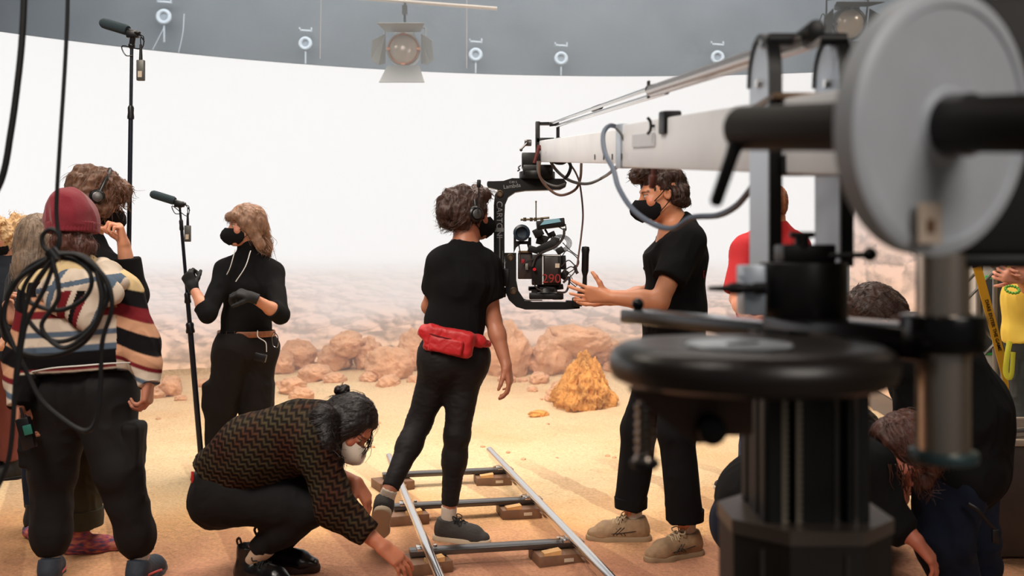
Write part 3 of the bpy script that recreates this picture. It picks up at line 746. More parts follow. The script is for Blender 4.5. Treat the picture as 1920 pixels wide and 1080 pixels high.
def fuzz(hr, H, m, n=420, L=.045, flow=(0, -.35, -1), r=.0013, spread=.35, seed=0, lift=.004, keep=None):
    """fine strands laid over a head of hair"""
    me = hr.data; k = len(me.vertices); co = np.empty(k * 3, np.float32); no = np.empty(k * 3, np.float32); me.vertices.foreach_get('co', co); me.vertices.foreach_get('normal', no)
    co = co.reshape(-1, 3); no = no.reshape(-1, 3); R = random.Random(seed); fl = H.M @ V(flow).normalized(); lines = []
    for _ in range(n):
        i = R.randrange(k); p = V(co[i]); nn = V(no[i]); d = fl + V((R.uniform(-1, 1), R.uniform(-1, 1), R.uniform(-1, 1))) * spread
        d = (d - nn * d.dot(nn)); 
        if d.length < .05: continue
        d.normalize(); l = L * R.uniform(.5, 1.3) / 5; pts = [p - nn * .002]; q = p + nn * .001; w_ = R.uniform(-.5, .5)
        for j in range(5):
            q = q + d * l + nn * (lift / 5) * (1 - j * .45); d = (d + H.M @ V((0, 0, -.12)) * .6 + nn.cross(d) * w_ * .35).normalized(); nn = (nn - d * nn.dot(d)).normalized(); q = q - nn * .0006 * j; pts.append(q)
        lines.append(pts)
    return strands('hair_strand', lines, r, m, hr, r1=.0004, n=3)
def headphones(root, H, m, m2, mic=1, tilt=0., big=1., arc_k=1.):
    hp = thing('headset', '', ''); 
    for k in ('label', 'category'):
        if k in hp: del hp[k]
    hp.parent = root; hp.matrix_parent_inverse = root.matrix_world.inverted(); bpy.context.view_layer.update()
    b = MB(); arc = [H.pt(math.cos(a) * .098 * arc_k, -.01 + tilt * math.sin(a), .012 + math.sin(a) * .125 * arc_k) for a in np.linspace(0, math.pi, 17)]
    b.tube(arc, .0075, 8, squash=.4); b.build('headband', m, hp)
    for q in (-1, 1):
        b = MB(); c = H.pt(q * .088, -.008, -.002); o = H.r * q
        b.lathe(c - o * .006, c + o * .03, [(0, 0), (.036 * big, 0), (.041 * big, .008), (.041 * big, .018), (.036 * big, .026), (.03 * big, .03), (.026 * big, .027), (0, .029)], 24); e = b.build('ear_cup', m, hp)
        b = MB(); b.lathe(c + o * .024, c + o * .034, [(.0, 0), (.024, 0), (.024, .004), (.019, .006), (0, .006)], 20); b.build('cap_ring', m2, e)
    if mic:
        c = H.pt(mic * .118, -.008, 0); t = H.pt(mic * .112, -.004, .125); b = MB(); b.tube([c, c.lerp(t, .5), t], .0035, 6); t2 = H.pt(mic * .112, -.004, .15)
        b.cyl(t, t2 + H.u * .012, .0095, bev=.003, n=12); b.build('boom_microphone', m, hp)
    return hp
# ================================================================ PEOPLE
def Js(Y, **k):
    """joints given as pixels with an optional own depth"""
    f = lambda q: P(q[0], q[1], q[2] if len(q) > 2 else Y)
    return {a: ([f(b) for b in v] if isinstance(v, list) else f(v)) for a, v in k.items()}
M_SOCK = mat('sock_white', (206, 192, 176), .95, bump=(200, .3, .002)); M_WHITE = mat('white_plastic', (220, 218, 212), .5)
M_MASK = mat('mask_black', (20, 20, 22), .85, bump=(400, .15, .001), spec=.2); M_PL = mat('plastic_black', (18, 18, 20), .38); M_CHR = mat('chrome', (190, 190, 195), .18, 1.)
M_LACE = mat('lace_black', (20, 20, 20), .9)
def sleeve(S, sh, el, t, r0, r1, k=.04):
    S.cap(sh, sh.lerp(el, t), r0, r1, k, flat1=True)

# ---------------- standing woman in the middle
def centre_woman():
    Y = 4.85
    J = Js(Y, sh=[(827, 494, 4.82), (912, 498, 4.9)], nkb=(872, 466), chs=(868, 528), wst=(853, 602), pel=(852, 655), hp=[(828, 672, 4.84), (874, 674, 4.88)],
           kn=[(786, 792, 4.86), (857, 815, 4.84)], an=[(727, 926, 4.66), (842, 956, 4.89)], el=[(806, 575, 4.95), (925, 600, 4.9)], wr=[(835, 610, 5.1), (949, 684, 4.82)])
    root = thing('person', 'woman standing on the track, seen from behind, in black t-shirt with red waist bag', 'person', (J['pel'].x, Y, 0))
    H = Head(P(877, 402, 4.87), (.86, .5, -.04))
    body(root, J, H, (166, 108, 82), [dict(d=(0.2, .8, .3), n=(0, 0, 1), side=1), dict(d=(.22, -.05, -1), n=(-.95, .25, -.2), side=-1, curl=.42, thumb=(.4, .3))], arm=1.02)
    S = SDF(); torso_sdf(S, J, .004, .95, loose=.004, bottom=False); S.cut(J['pel'] + V((0, 0, .075)), (-.28, 0, -1))
    for i in (0, 1): S.cap(J['sh'][i], J['sh'][i].lerp(J['el'][i], .6), .058, .062, .05, flat1=True)
    S.cap(J['nkb'] + V((0, 0, -.01)), J['nkb'] + V((.005, 0, .022)), .062, .058, .03, flat1=True)
    S.mesh('t_shirt', BLK, root, disp=wrinkle(.0045, 11, (1, 1, .4), 3))
    S = SDF(); torso_sdf(S, J, .004, .93, hipk=1.13); S.cut(J['pel'] + V((0, 0, .06)), (0, 0, 1))
    for i in (0, 1):
        gl = J['hp'][i] + V((0, -.035, -.03)); S.ell(gl, (.085, .08, .09), k=.05)
        S.cap(J['hp'][i], J['kn'][i], .092, .06, .05); S.cap(J['kn'][i], J['kn'][i].lerp(J['an'][i], .35), .06, .057, .03); S.cap(J['kn'][i].lerp(J['an'][i], .3), J['an'][i].lerp(J['kn'][i], .08), .058, .04, .03, flat1=True)
    S.mesh('leggings', mat('leggings_black', (24, 21, 22), .7, spec=.3), root, disp=wrinkle(.0015, 22, (1, 1, 2), 5))
    # waist bag
    red = mat('nylon_red', (196, 30, 34), .5, bump=(60, .4, .004), sheen=.1); p = J['pel']
    S = SDF(.005); c = P(842, 640, 4.74); M = frame(V((-.12, -1, .1)), V((.18, 0, 1)))
    S.box(c, (.118, .062, .035), M, .025, .02); S.cap(P(797, 622, 4.76), P(900, 640, 4.79), .034, .03, .03)
    bag = S.mesh('waist_bag', red, root, disp=wrinkle(.003, 20, (1, 1, 1), 4))
    S = SDF(.004); S.box(P(836, 648, 4.695), (.08, .036, .012), M, .01, .01); S.mesh('front_pocket', red, bag, disp=wrinkle(.002, 24, (1, 1, 1), 9))
    b = MB(); b.tube([P(806, 626, 4.695), P(836, 634, 4.684), P(866, 640, 4.70)], .003, 6); b.build('zip', mat('zip_dark_red', (110, 14, 20), .5), bag)
    cpe = p + V((0, 0, .035)); loop = [cpe + V((math.cos(a) * .175, math.sin(a) * .128, .02 - .03 * math.cos(a))) for a in np.linspace(0, 2 * math.pi, 28, endpoint=False)]
    b = MB(); b.tube(loop, .014, 8, closed=True, squash=.35); b.build('belt_strap', red, bag)
    # shoes
    ms = mat('shoe_dark_grey', (58, 54, 52), .85, bump=(80, .6, .004)); so = mat('sole_cream', (196, 178, 152), .8)
    sf = P(708, 1000, 4.84) - P(722, 936, 4.62)
    a = J['an'][0]; shoe(root, a + V((-.02, .02, -.05)), sf, (0, .9, .45), ms, so, 1., lace=M_LACE, sock=M_SOCK, leg=a + V((.01, 0, .02)))
    a = J['an'][1]; shoe(root, V((a.x + .01, a.y, .09)), (.93, -.36, 0), (0, 0, 1), ms, so, 1.05, lace=M_LACE, sock=M_SOCK, leg=a + V((0, 0, .02)))
    hm = hair_mat('hair_dark_brown', (66, 44, 36)); S = SDF(.005); hair_cap(S, H, .014, .012, -.07)
    S.ell(H.pt(0, -.1, .0), (.07, .055, .08), H.M, .03); S.ell(H.pt(0, .05, .1), (.06, .05, .035), H.M, .03)
    hr = S.mesh('hair', hm, root, disp=hair_disp(H, .006, 24, .012, 2)); R = random.Random(4); L = []
    for i in range(70):
        a = R.uniform(-2.6, .4); el_ = R.uniform(-.6, 1.3); d = V((math.cos(a * 1.0) * .3 * R.choice((-1, 1)), math.sin(a), el_)).normalized()
        s_ = H.pt(d.x * .085, -.03 + d.y * .1, .03 + d.z * .09); d2 = (H.M @ (d + V((R.uniform(-.5, .5), R.uniform(-.5, .2), R.uniform(-.6, .3)))).normalized()); L.append(strand(s_, s_ + d2 * R.uniform(.02, .045) - H.u * .012, wob=.008, rnd=R))
    for i in range(26): s_ = H.pt(R.uniform(-.05, .05), .06, .11); L.append(strand(s_, H.pt(R.uniform(-.05, .06), R.uniform(.12, .15), R.uniform(.07, .12)), (0, 0, .012), rnd=R))
    strands('hair_strand', L, .0022, hm, hr); fuzz(hr, H, hm, 600, .05, (0, -.6, -.9), seed=2, spread=.4)
    mask_ffp(root, H, M_MASK); headphones(root, H, M_PL, mat('metal_grey', (120, 118, 116), .35, .8), mic=1)
    return J
centre_woman()

# ---------------- man in profile reaching for the handle
def profile_man():
    Y = 4.72
    J = Js(Y, sh=[(1286, 452, 4.56), (1268, 446, 4.9)], nkb=(1268, 424), chs=(1266, 480), wst=(1262, 580), pel=(1263, 640), hp=[(1278, 668, 4.63), (1246, 668, 4.83)],
           kn=[(1268, 812, 4.62), (1198, 806, 4.86)], an=[(1284, 982, 4.64), (1183, 958, 4.9)], el=[(1236, 566, 4.44), (1220, 552, 4.98)], wr=[(1139, 556, 4.5), (1146, 562, 4.86)])
    root = thing('person', 'man in black t-shirt and black face mask reaching both hands towards the camera handle', 'person', (J['pel'].x, Y, 0))
    H = Head(P(1240, 366, 4.7), (-.97, -.12, -.16), sc=1.02)
    body(root, J, H, (190, 126, 92), [dict(d=(-.96, .16, .12), n=(.1, .9, .25), side=-1, curl=.16, thumb=(.9, .1), spread=.2), dict(d=(-.98, 0, -.16), n=(0, -.3, 1), side=-1, curl=.2)], arm=1.14)
    S = SDF(); torso_sdf(S, J, .012, 1.06, loose=.012, waist=1.15); S.cut(J['pel'] + V((0, 0, -.04)), (0, 0, -1))
    for i in (0, 1): S.cap(J['sh'][i], J['sh'][i].lerp(J['el'][i], .66), .068, .082, .05, flat1=True)
    S.cap(J['nkb'], J['nkb'] + V((.01, 0, .04)), .07, .064, .03, flat1=True); S.cut(P(1268, 418, 4.7), (-.72, 0, .70))
    ts = S.mesh('t_shirt', BLK, root, disp=wrinkle(.006, 8, (1, 1, .5), 13))
    text_mesh('print', '79', .05, P(1316, 515, 4.6) + V((.006, 0, 0)), (0, 1, 0), (0, 0, 1), mat('print_red', (176, 44, 40), .8), ts, .002)
    S = SDF(); torso_sdf(S, J, .004, 1., hipk=1.08); S.cut(J['pel'] + V((0, 0, .05)), (0, 0, 1))
    for i in (0, 1): S.cap(J['hp'][i], J['kn'][i], .098, .082, .05); S.cap(J['kn'][i], J['an'][i] + V((0, 0, .02)), .082, .082 if i == 0 else .074, .03, flat1=True)
    tr = S.mesh('trousers', mat('twill_black', (20, 19, 20), .92, bump=(200, .3, .002), spec=.15), root, disp=wrinkle(.006, 7, (1, 1, .6), 14))
    for i in (0, 1): a = J['an'][i] + V((0, 0, .018)); b = MB(); b.lathe(a, a + V((0, 0, .055)), [(.07, .004), ((.088, .08)[i], 0), ((.09, .082)[i], .05), (.07, .055)], 28); b.build('rolled_cuff', MATS['twill_black'], tr)
    ms = mat('sneaker_tan', (150, 122, 92), .75, bump=(120, .5, .003), var=(40, .15)); so = mat('sneaker_sole', (150, 126, 98), .8); lm = mat('sneaker_line', (46, 34, 28), .6)
    for i, f in ((0, V((-.85, -.42, 0))), (1, V((-.99, .04, 0)))):
        an = J['an'][i]; an = V((an.x, an.y, .095)); s = shoe(root, an, f, (0, 0, 1), ms, so, 1.12, name='sneaker', lace=mat('lace_beige', (190, 170, 140), .9), sock=M_SOCK)
        f = f.normalized(); r = f.cross(V((0, 0, 1))) * 1.06; b = MB()
        for sg in (-1, 1):
            for t in (0, .016):
                b.tube([an + f * (.03 + t) - V((0, 0, .062)) + r * sg * .05, an + f * (.06 + t) - V((0, 0, .03)) + r * sg * .042], .002, 5); b.tube([an + f * (.075 + t) - V((0, 0, .062)) + r * sg * .049, an + f * (.035 + t) - V((0, 0, .024)) + r * sg * .045], .002, 5)
            b.tube([an + f * (-.02) - V((0, 0, .04)) + r * sg * .051, an + f * .06 - V((0, 0, .052)) + r * sg * .05, an + f * .12 - V((0, 0, .058)) + r * sg * .046], .002, 5)
        b.build('stripe', lm, s)
    hm = hair_mat('hair_brown_curly', (62, 42, 34)); S = SDF(.005); hair_cap(S, H, .007, .0, -.05); show_ears(S, H); S.cap(H.pt(-.09, .075, -.03), H.pt(.09, .075, -.03), .05, .05, .02, op='sub'); S.ell(H.pt(0, .07, .105), (.07, .06, .036), H.M, .02); S.ell(H.pt(0, .0, .115), (.07, .08, .03), H.M, .02)
    hr = S.mesh('hair', hm, root, disp=hair_disp(H, .005, 26, .018, 7)); R = random.Random(9); L = []
    for i in range(110):
        s_ = H.pt(R.uniform(-.065, .065), R.uniform(-.03, .11), R.uniform(.1, .13)); d2 = H.M @ V((R.uniform(-.5, .5), R.uniform(.1, 1), R.uniform(-.5, .6))).normalized(); L.append(strand(s_, s_ + d2 * R.uniform(.02, .05), wob=.01, rnd=R))
    strands('hair_curl', L, .0026, hm, hr); fuzz(hr, H, hm, 500, .03, (0, .2, -1), seed=1, spread=.8); mask_ffp(root, H, M_MASK)
profile_man()

# ---------------- boom operator
def gloves(root, w, d, n, side, **k):
    S = SDF(.0045); hand_sdf(S, w, d, n, side, off=.002, **k); w = V(w); d = V(d).normalized(); S.cap(w - d * .035, w + d * .02, .033, .032, .012, flat0=True)
    return S.mesh('glove', mat('glove_black', (20, 20, 21), .75, bump=(120, .4, .002)), root)
def boom_woman():
    Y = 6.3
    J = Js(Y, sh=[(424, 508, 6.22), (511, 512, 6.34)], nkb=(468, 481), chs=(466, 536), wst=(462, 600), pel=(462, 642), hp=[(438, 655, 6.25), (484, 655, 6.35)],
           kn=[(414, 765, 6.25), (479, 765, 6.35)], an=[(408, 868, 6.3), (480, 870, 6.38)], el=[(389, 588, 6.05), (526, 590, 6.12)], wr=[(362, 540, 6.12), (474, 558, 5.96)])
    root = thing('person', 'woman in black turtleneck and gloves holding a microphone pole, belt at her waist', 'person', (J['pel'].x, Y, 0))
    H = Head(P(461, 424, 6.25), (-.86, -.48, -.06), sc=1.02)
    body(root, J, H, (188, 132, 104), [dict(d=(-.42, 0, .9), n=(.1, .95, .2), side=-1, curl=1.05, thumb=(.5, .9), off=-.003), dict(d=(-.9, -.2, .35), n=(.2, .5, -.9), side=1, curl=.75, thumb=(.6, .5), off=-.003)])
    S = SDF(); torso_sdf(S, J, .006, 1.0, loose=.004); S.cut(J['pel'] + V((0, 0, .055)), (0, 0, -1))
    fw = V((-.45, -.89, 0)); S.ell(J['chs'] + fw * .075 + V((-.06, 0, -.02)), (.065, .06, .06), k=.05); S.ell(J['chs'] + fw * .085 + V((.05, .0, -.02)), (.065, .06, .06), k=.05)
    S.cap(J['nkb'] + V((0, 0, -.02)), H.pt(0, .0, -.075), .062, .058, .03, flat1=True)
    for i in (0, 1): S.cap(J['sh'][i], J['el'][i], .062, .052, .05); S.cap(J['el'][i], J['el'][i].lerp(J['wr'][i], .3), .056, .058, .02, flat1=True)
    S.mesh('turtleneck', BLK, root, disp=wrinkle(.004, 11, (1, 1, .5), 23))
    S = SDF(); torso_sdf(S, J, .008, 1.0, hipk=1.1); S.cut(J['pel'] + V((0, 0, .06)), (0, 0, 1))
    for i in (0, 1):
        S.cap(J['hp'][i], J['kn'][i], .115, .092, .05); S.cap(J['kn'][i], J['an'][i] + V((0, 0, .0)), .09, .07, .03, flat1=True)
        S.box(J['hp'][i].lerp(J['kn'][i], .78) + V(((-.075, .07)[i], -.02, 0)), (.035, .055, .08), r=.02, k=.04)
    tr = S.mesh('cargo_trousers', mat('cargo_black', (30, 26, 25), .92, bump=(160, .3, .002), spec=.2), root, disp=wrinkle(.007, 8, (1, 1, .7), 24))
    c = J['pel'] + V((0, 0, .058)); loop = [c + V((math.cos(a) * .178, math.sin(a) * .132, .0)) for a in np.linspace(0, 2 * math.pi, 32, endpoint=False)]
    b = MB(); b.tube(loop, .019, 8, closed=True, squash=.25); bl = b.build('belt', mat('leather_tan', (150, 92, 58), .55, bump=(40, .4, .003), var=(40, .3)), root)
    b = MB(); q = c + V((-.06, -.138, 0)); b.tube([q + V((-.026, -.004, -.022)), q + V((.026, -.006, -.022)), q + V((.026, -.006, .022)), q + V((-.026, -.004, .022))], .003, 6, closed=True); b.build('buckle', M_CHR, bl)
    # lavalier cable, transmitter, carabiner
    b = MB(); w_ = M_WHITE; b.tube(spline([P(441, 468, 6.13), P(432, 500, 6.1), P(425, 515, 6.1)], 6), .0028, 6); b.build('earphone_cable', w_, root); b = MB(); b.tube(spline([P(470, 470, 6.14), P(460, 500, 6.08), P(442, 528, 6.05)], 6), .0028, 6); b.build('earphone_cable', w_, root); b = MB()
    b.tube(spline([P(483, 620, 6.14), P(484, 632, 6.12), P(498, 642, 6.11), P(500, 660, 6.1)], 6), .0028, 6); b.build('earphone_cable', w_, root)
    b = MB(); b.box(P(488, 670, 6.1), (.075, .03, .05), Matrix.Rotation(.25, 3, 'Y'), .006); b.build('belt_pack', M_PL, root)
    b = MB(); b.tube(spline([P(514, 622, 6.2), P(521, 632, 6.2), P(520, 650, 6.2), P(512, 648, 6.2), P(510, 632, 6.2), P(514, 622, 6.2)], 5), .003, 6); b.build('carabiner', M_CHR, root)
    bm_ = mat('boot_black', (18, 18, 19), .6)
    for i in (0, 1): a = J['an'][i]; shoe(root, V((a.x, a.y, .09)), (-.5, -.85, 0), (0, 0, 1), bm_, M_PL, 1.05, high=.06, name='boot')
    gloves(root, J['wr'][0], (-.42, 0, .9), (.1, .95, .2), -1, curl=1.05, thumb=(.5, .9)); gloves(root, J['wr'][1], (-.9, -.2, .35), (.2, .5, -.9), 1, curl=.75, thumb=(.6, .5))
    hm = hair_mat('hair_light_brown', (146, 112, 90)); S = SDF(.005); hair_cap(S, H, .013, .0, -.06)
    S.cap(H.pt(-.05, .085, .062), H.pt(.05, .085, .062), .026, .026, .02); S.cap(H.pt(0, -.1, -.02), H.pt(.02, -.12, -.14), .04, .034, .03); S.cap(H.pt(.02, -.12, -.14), H.pt(.05, -.125, -.2), .034, .02, .03)
    S.cap(H.pt(-.075, .01, .02), H.pt(-.07, -.06, -.12), .022, .03, .03)
    hr = S.mesh('hair', hm, root, disp=hair_disp(H, .005, 26, .004, 12)); R = random.Random(3); L = []
    for i in range(70): s_ = H.pt(R.uniform(-.04, .06), R.uniform(-.13, -.08), R.uniform(-.12, -.02)); L.append(strand(s_, s_ + V((R.uniform(-.01, .05), 0, -R.uniform(.06, .13))), (.02, 0, 0), .008, rnd=R))
    for i in range(40): s_ = H.pt(R.uniform(-.06, .06), .085, .085); L.append(strand(s_, s_ + H.f * .025 - H.u * R.uniform(.03, .055) + H.r * R.uniform(-.01, .01), H.f * .01, .003, rnd=R))
    strands('hair_strand', L, .0022, hm, hr); fuzz(hr, H, hm, 600, .06, (0, -.5, -.9), seed=3, spread=.25); mask_ffp(root, H, M_MASK)
boom_woman()

# ---------------- crouching woman
def crouching_woman():
    Y = 4.25
    J = Js(Y, sh=[(590, 836, 4.10), (602, 812, 4.42)], nkb=(622, 796), chs=(558, 818), wst=(478, 848), pel=(420, 898, 4.3), hp=[(420, 925, 4.2), (425, 915, 4.42)],
           kn=[(582, 955, 4.16), (612, 905, 4.5)], an=[(474, 1036, 4.22), (512, 1040, 4.42)], el=[(628, 952, 4.02), (606, 884, 4.45)], wr=[(716, 1024, 3.98), (668, 905, 4.25)])
    root = thing('person', 'woman crouching in a dark patterned sweater and white mask, reaching for the track', 'person', (P(470, 900, Y).x, Y, 0))
    H = Head(P(656, 799, 4.2), (.62, -.3, -.72), (.7, 0, .7), .98)
    body(root, J, H, (178, 112, 84), [dict(d=(.78, .0, -.62), n=(-.3, .55, -.75), side=1, curl=.3, thumb=(.6, .5)), dict(d=(.55, -.05, -.83), n=(-.7, .3, -.45), side=-1, curl=.4, thumb=(.6, .4))], arm=1.03)
    # sweater
    S = SDF(); J2 = dict(J); torso_sdf(S, J, .02, 1.05, bottom=False, loose=.015, waist=1.2); S.cap(J['pel'], J['wst'], .135, .13, .06, V((0, 1, 0)), 1.3); S.cut(J['pel'] + V((-.02, 0, .02)), (-.62, 0, -.78))
    S.cap(J['chs'], J['nkb'], .115, .075, .05)
    for i in (0, 1): S.cap(J['sh'][i], J['el'][i], .082, .075, .06); S.cap(J['el'][i], J['el'][i].lerp(J['wr'][i], .72 if i == 0 else .25), .074, .056, .04, flat1=True)
    m = bpy.data.materials.new('knit_chevron'); m.use_nodes = True; nt = m.node_tree; N = nt.nodes; Lk = nt.links; bs = N['Principled BSDF']; bs.inputs['Roughness'].default_value = .95; bs.inputs['Specular IOR Level'].default_value = .15
    tc = N.new('ShaderNodeTexCoord'); mp = N.new('ShaderNodeMapping'); mp.inputs['Rotation'].default_value = (0, -.62, 0); Lk.new(tc.outputs['Object'], mp.inputs[0]); sx = N.new('ShaderNodeSeparateXYZ'); Lk.new(mp.outputs[0], sx.inputs[0])
    def mt(op, a, b_=None):
        n = N.new('ShaderNodeMath'); n.operation = op
        for i, x in enumerate((a, b_)):
            if x is None: continue
            if isinstance(x, (int, float)): n.inputs[i].default_value = x
            else: Lk.new(x, n.inputs[i])
        return n.outputs[0]
    zig = mt('PINGPONG', mt('MULTIPLY', sx.outputs[0], 30.), .5); row = mt('ADD', mt('MULTIPLY', sx.outputs[2], 42.), mt('MULTIPLY', zig, 1.1)); fr = mt('FRACT', row)
    rp = N.new('ShaderNodeValToRGB'); rp.color_ramp.elements[0].position = .3; rp.color_ramp.elements[0].color = srgb(26, 21, 20); rp.color_ramp.elements[1].position = .62; rp.color_ramp.elements[1].color = srgb(74, 62, 48); Lk.new(mt('PINGPONG', fr, .5), rp.inputs[0]); rp.color_ramp.elements[0].position = .15; rp.color_ramp.elements[1].position = .4
    nz = N.new('ShaderNodeTexNoise'); nz.inputs['Scale'].default_value = 9; Lk.new(tc.outputs['Object'], nz.inputs['Vector']); mx = N.new('ShaderNodeMixRGB'); mx.blend_type = 'MULTIPLY'; mx.inputs[0].default_value = .9; rp2 = N.new('ShaderNodeValToRGB'); rp2.color_ramp.elements[0].position = .35; rp2.color_ramp.elements[0].color = (.8, .35, .25, 1); rp2.color_ramp.elements[1].position = .6; rp2.color_ramp.elements[1].color = (.75, .8, .6, 1)
    Lk.new(nz.outputs[0], rp2.inputs[0]); Lk.new(rp.outputs[0], mx.inputs[1]); Lk.new(rp2.outputs[0], mx.inputs[2]); Lk.new(mx.outputs[0], bs.inputs[0])
    bp = N.new('ShaderNodeBump'); bp.inputs['Strength'].default_value = .8; bp.inputs['Distance'].default_value = .012; Lk.new(mt('PINGPONG', fr, .5), bp.inputs['Height']); Lk.new(bp.outputs[0], bs.inputs['Normal'])
    S.mesh('sweater', m, root, disp=wrinkle(.006, 8, (1, 1, 1), 33))
    S = SDF(); S.cap(J['hp'][0], J['hp'][1], .115, k=.06); S.cap(J['pel'] + V((.02, 0, -.02)), J['pel'] + V((0, 0, -.06)), .13, .13, .06); S.ell(P(408, 940, 4.28), (.115, .16, .11), k=.05)
    for i in (0, 1):
        S.cap(J['hp'][i], J['kn'][i], .105, .07, .05); S.cap(J['hp'][i].lerp(J['kn'][i], .15), J['hp'][i].lerp(J['kn'][i], .65), .112, .096, .05)
        S.cap(J['kn'][i], J['kn'][i].lerp(J['an'][i], .5), .068, .066, .03); S.cap(J['kn'][i].lerp(J['an'][i], .45), J['an'][i].lerp(J['kn'][i], .08), .066, .046, .03, flat1=True)
    tr = S.mesh('trousers', mat('jeans_black', (21, 20, 21), .85, spec=.25), root, disp=wrinkle(.003, 12, (1, 1, 1), 34))
    b = MB(); b.box(P(361, 895, 4.22), (.012, .006, .05), bev=.002); b.build('red_tab', mat('tab_red', (190, 30, 30), .6), tr)
    bt = mat('boot_leather', (16, 15, 16), .28, bump=(30, .2, .003))
    for i, f in ((0, V((.9, -.42, 0))), (1, V((.98, -.1, 0)))):
        a = J['an'][i]; a = V((a.x, a.y, max(.1, a.z - .06))); o = shoe(root, a, f, (0, 0, 1), bt, mat('sole_brown', (60, 34, 26), .7), 1.08, name='ankle_boot', high=.05, lace=M_LACE)
        b = MB(); f.normalize(); b.tube(spline([a - f * .06 + V((0, 0, .03)), a - f * .085 + V((0, 0, .075)), a - f * .07 + V((0, 0, .09)), a - f * .055 + V((0, 0, .05))], 4), .006, 6, squash=.4); b.build('pull_loop', mat('loop_brown', (70, 50, 38), .8), o)
        S = SDF(.005); S.cap(a + V((0, 0, .02)), a.lerp(J['kn'][i], .25) + V((0, 0, .01)), .044, .045, .02, flat1=True); S.mesh('sock', mat('sock_beige', (186, 160, 134), .95), root)
    hm = hair_mat('hair_near_black', (24, 16, 15)); S = SDF(.005); hair_cap(S, H, .012, .006, -.075)
    for q in (-1, 1): S.cap(H.pt(q * .06, .02, .02), H.pt(q * .075, .03, -.1), .03, .026, .03); S.cap(H.pt(q * .075, .03, -.1), P(636, 872, 4.12 if q < 0 else 4.3), .028, .014, .03)
    S.cap(H.pt(0, -.08, .0), H.pt(0, -.07, -.1), .06, .05, .04); S.cap(H.pt(0, -.07, -.1), J['chs'].lerp(J['nkb'], .6) + V((0, -.03, .07)), .05, .035, .04); S.ell(P(606, 790, 4.1), (.06, .05, .07), k=.04); S.ell(P(612, 830, 4.06), (.045, .045, .07), k=.04)
    hr = S.mesh('hair', hm, root, disp=hair_disp(H, .0025, 30, .002, 31, (.5, 1.6, 1.2))); kn = SDF(.004); kc = P(640, 733, 4.22); kn.ell(kc, (.028, .026, .02), k=.01); kn.ell(kc + V((-.012, -.01, .006)), (.016, .018, .014), k=.01); kn.ell(kc + V((.016, 0, .01)), (.015, .015, .014), k=.01)
    kn.mesh('top_knot', hm, hr, disp=hair_disp(H, .003, 60, .004, 2)); R = random.Random(8); L = []
    for i in range(60):
        s_ = P(R.uniform(600, 632), R.uniform(780, 850), R.uniform(4.02, 4.12)); L.append(strand(s_, s_ + V((R.uniform(-.06, .06), R.uniform(-.03, .03), -R.uniform(.04, .1))), wob=.014, rnd=R))
    for i in range(16): s_ = H.pt(R.uniform(-.075, -.04), .06, R.uniform(.0, .05)); L.append(strand(s_, P(682 + R.uniform(-8, 6), R.uniform(835, 868), 4.12), (.015, 0, 0), .012, rnd=R))
    for i in range(8): L.append(strand(kc, kc + V((R.uniform(-.02, .03), 0, R.uniform(.02, .045))), wob=.004, rnd=R))
    strands('hair_strand', L, .0022, hm, hr); fuzz(hr, H, hm, 700, .06, (0, -.6, -.8), seed=4, spread=.3); mask_ffp(root, H, mat('mask_white', (226, 214, 198), .85))
crouching_woman()
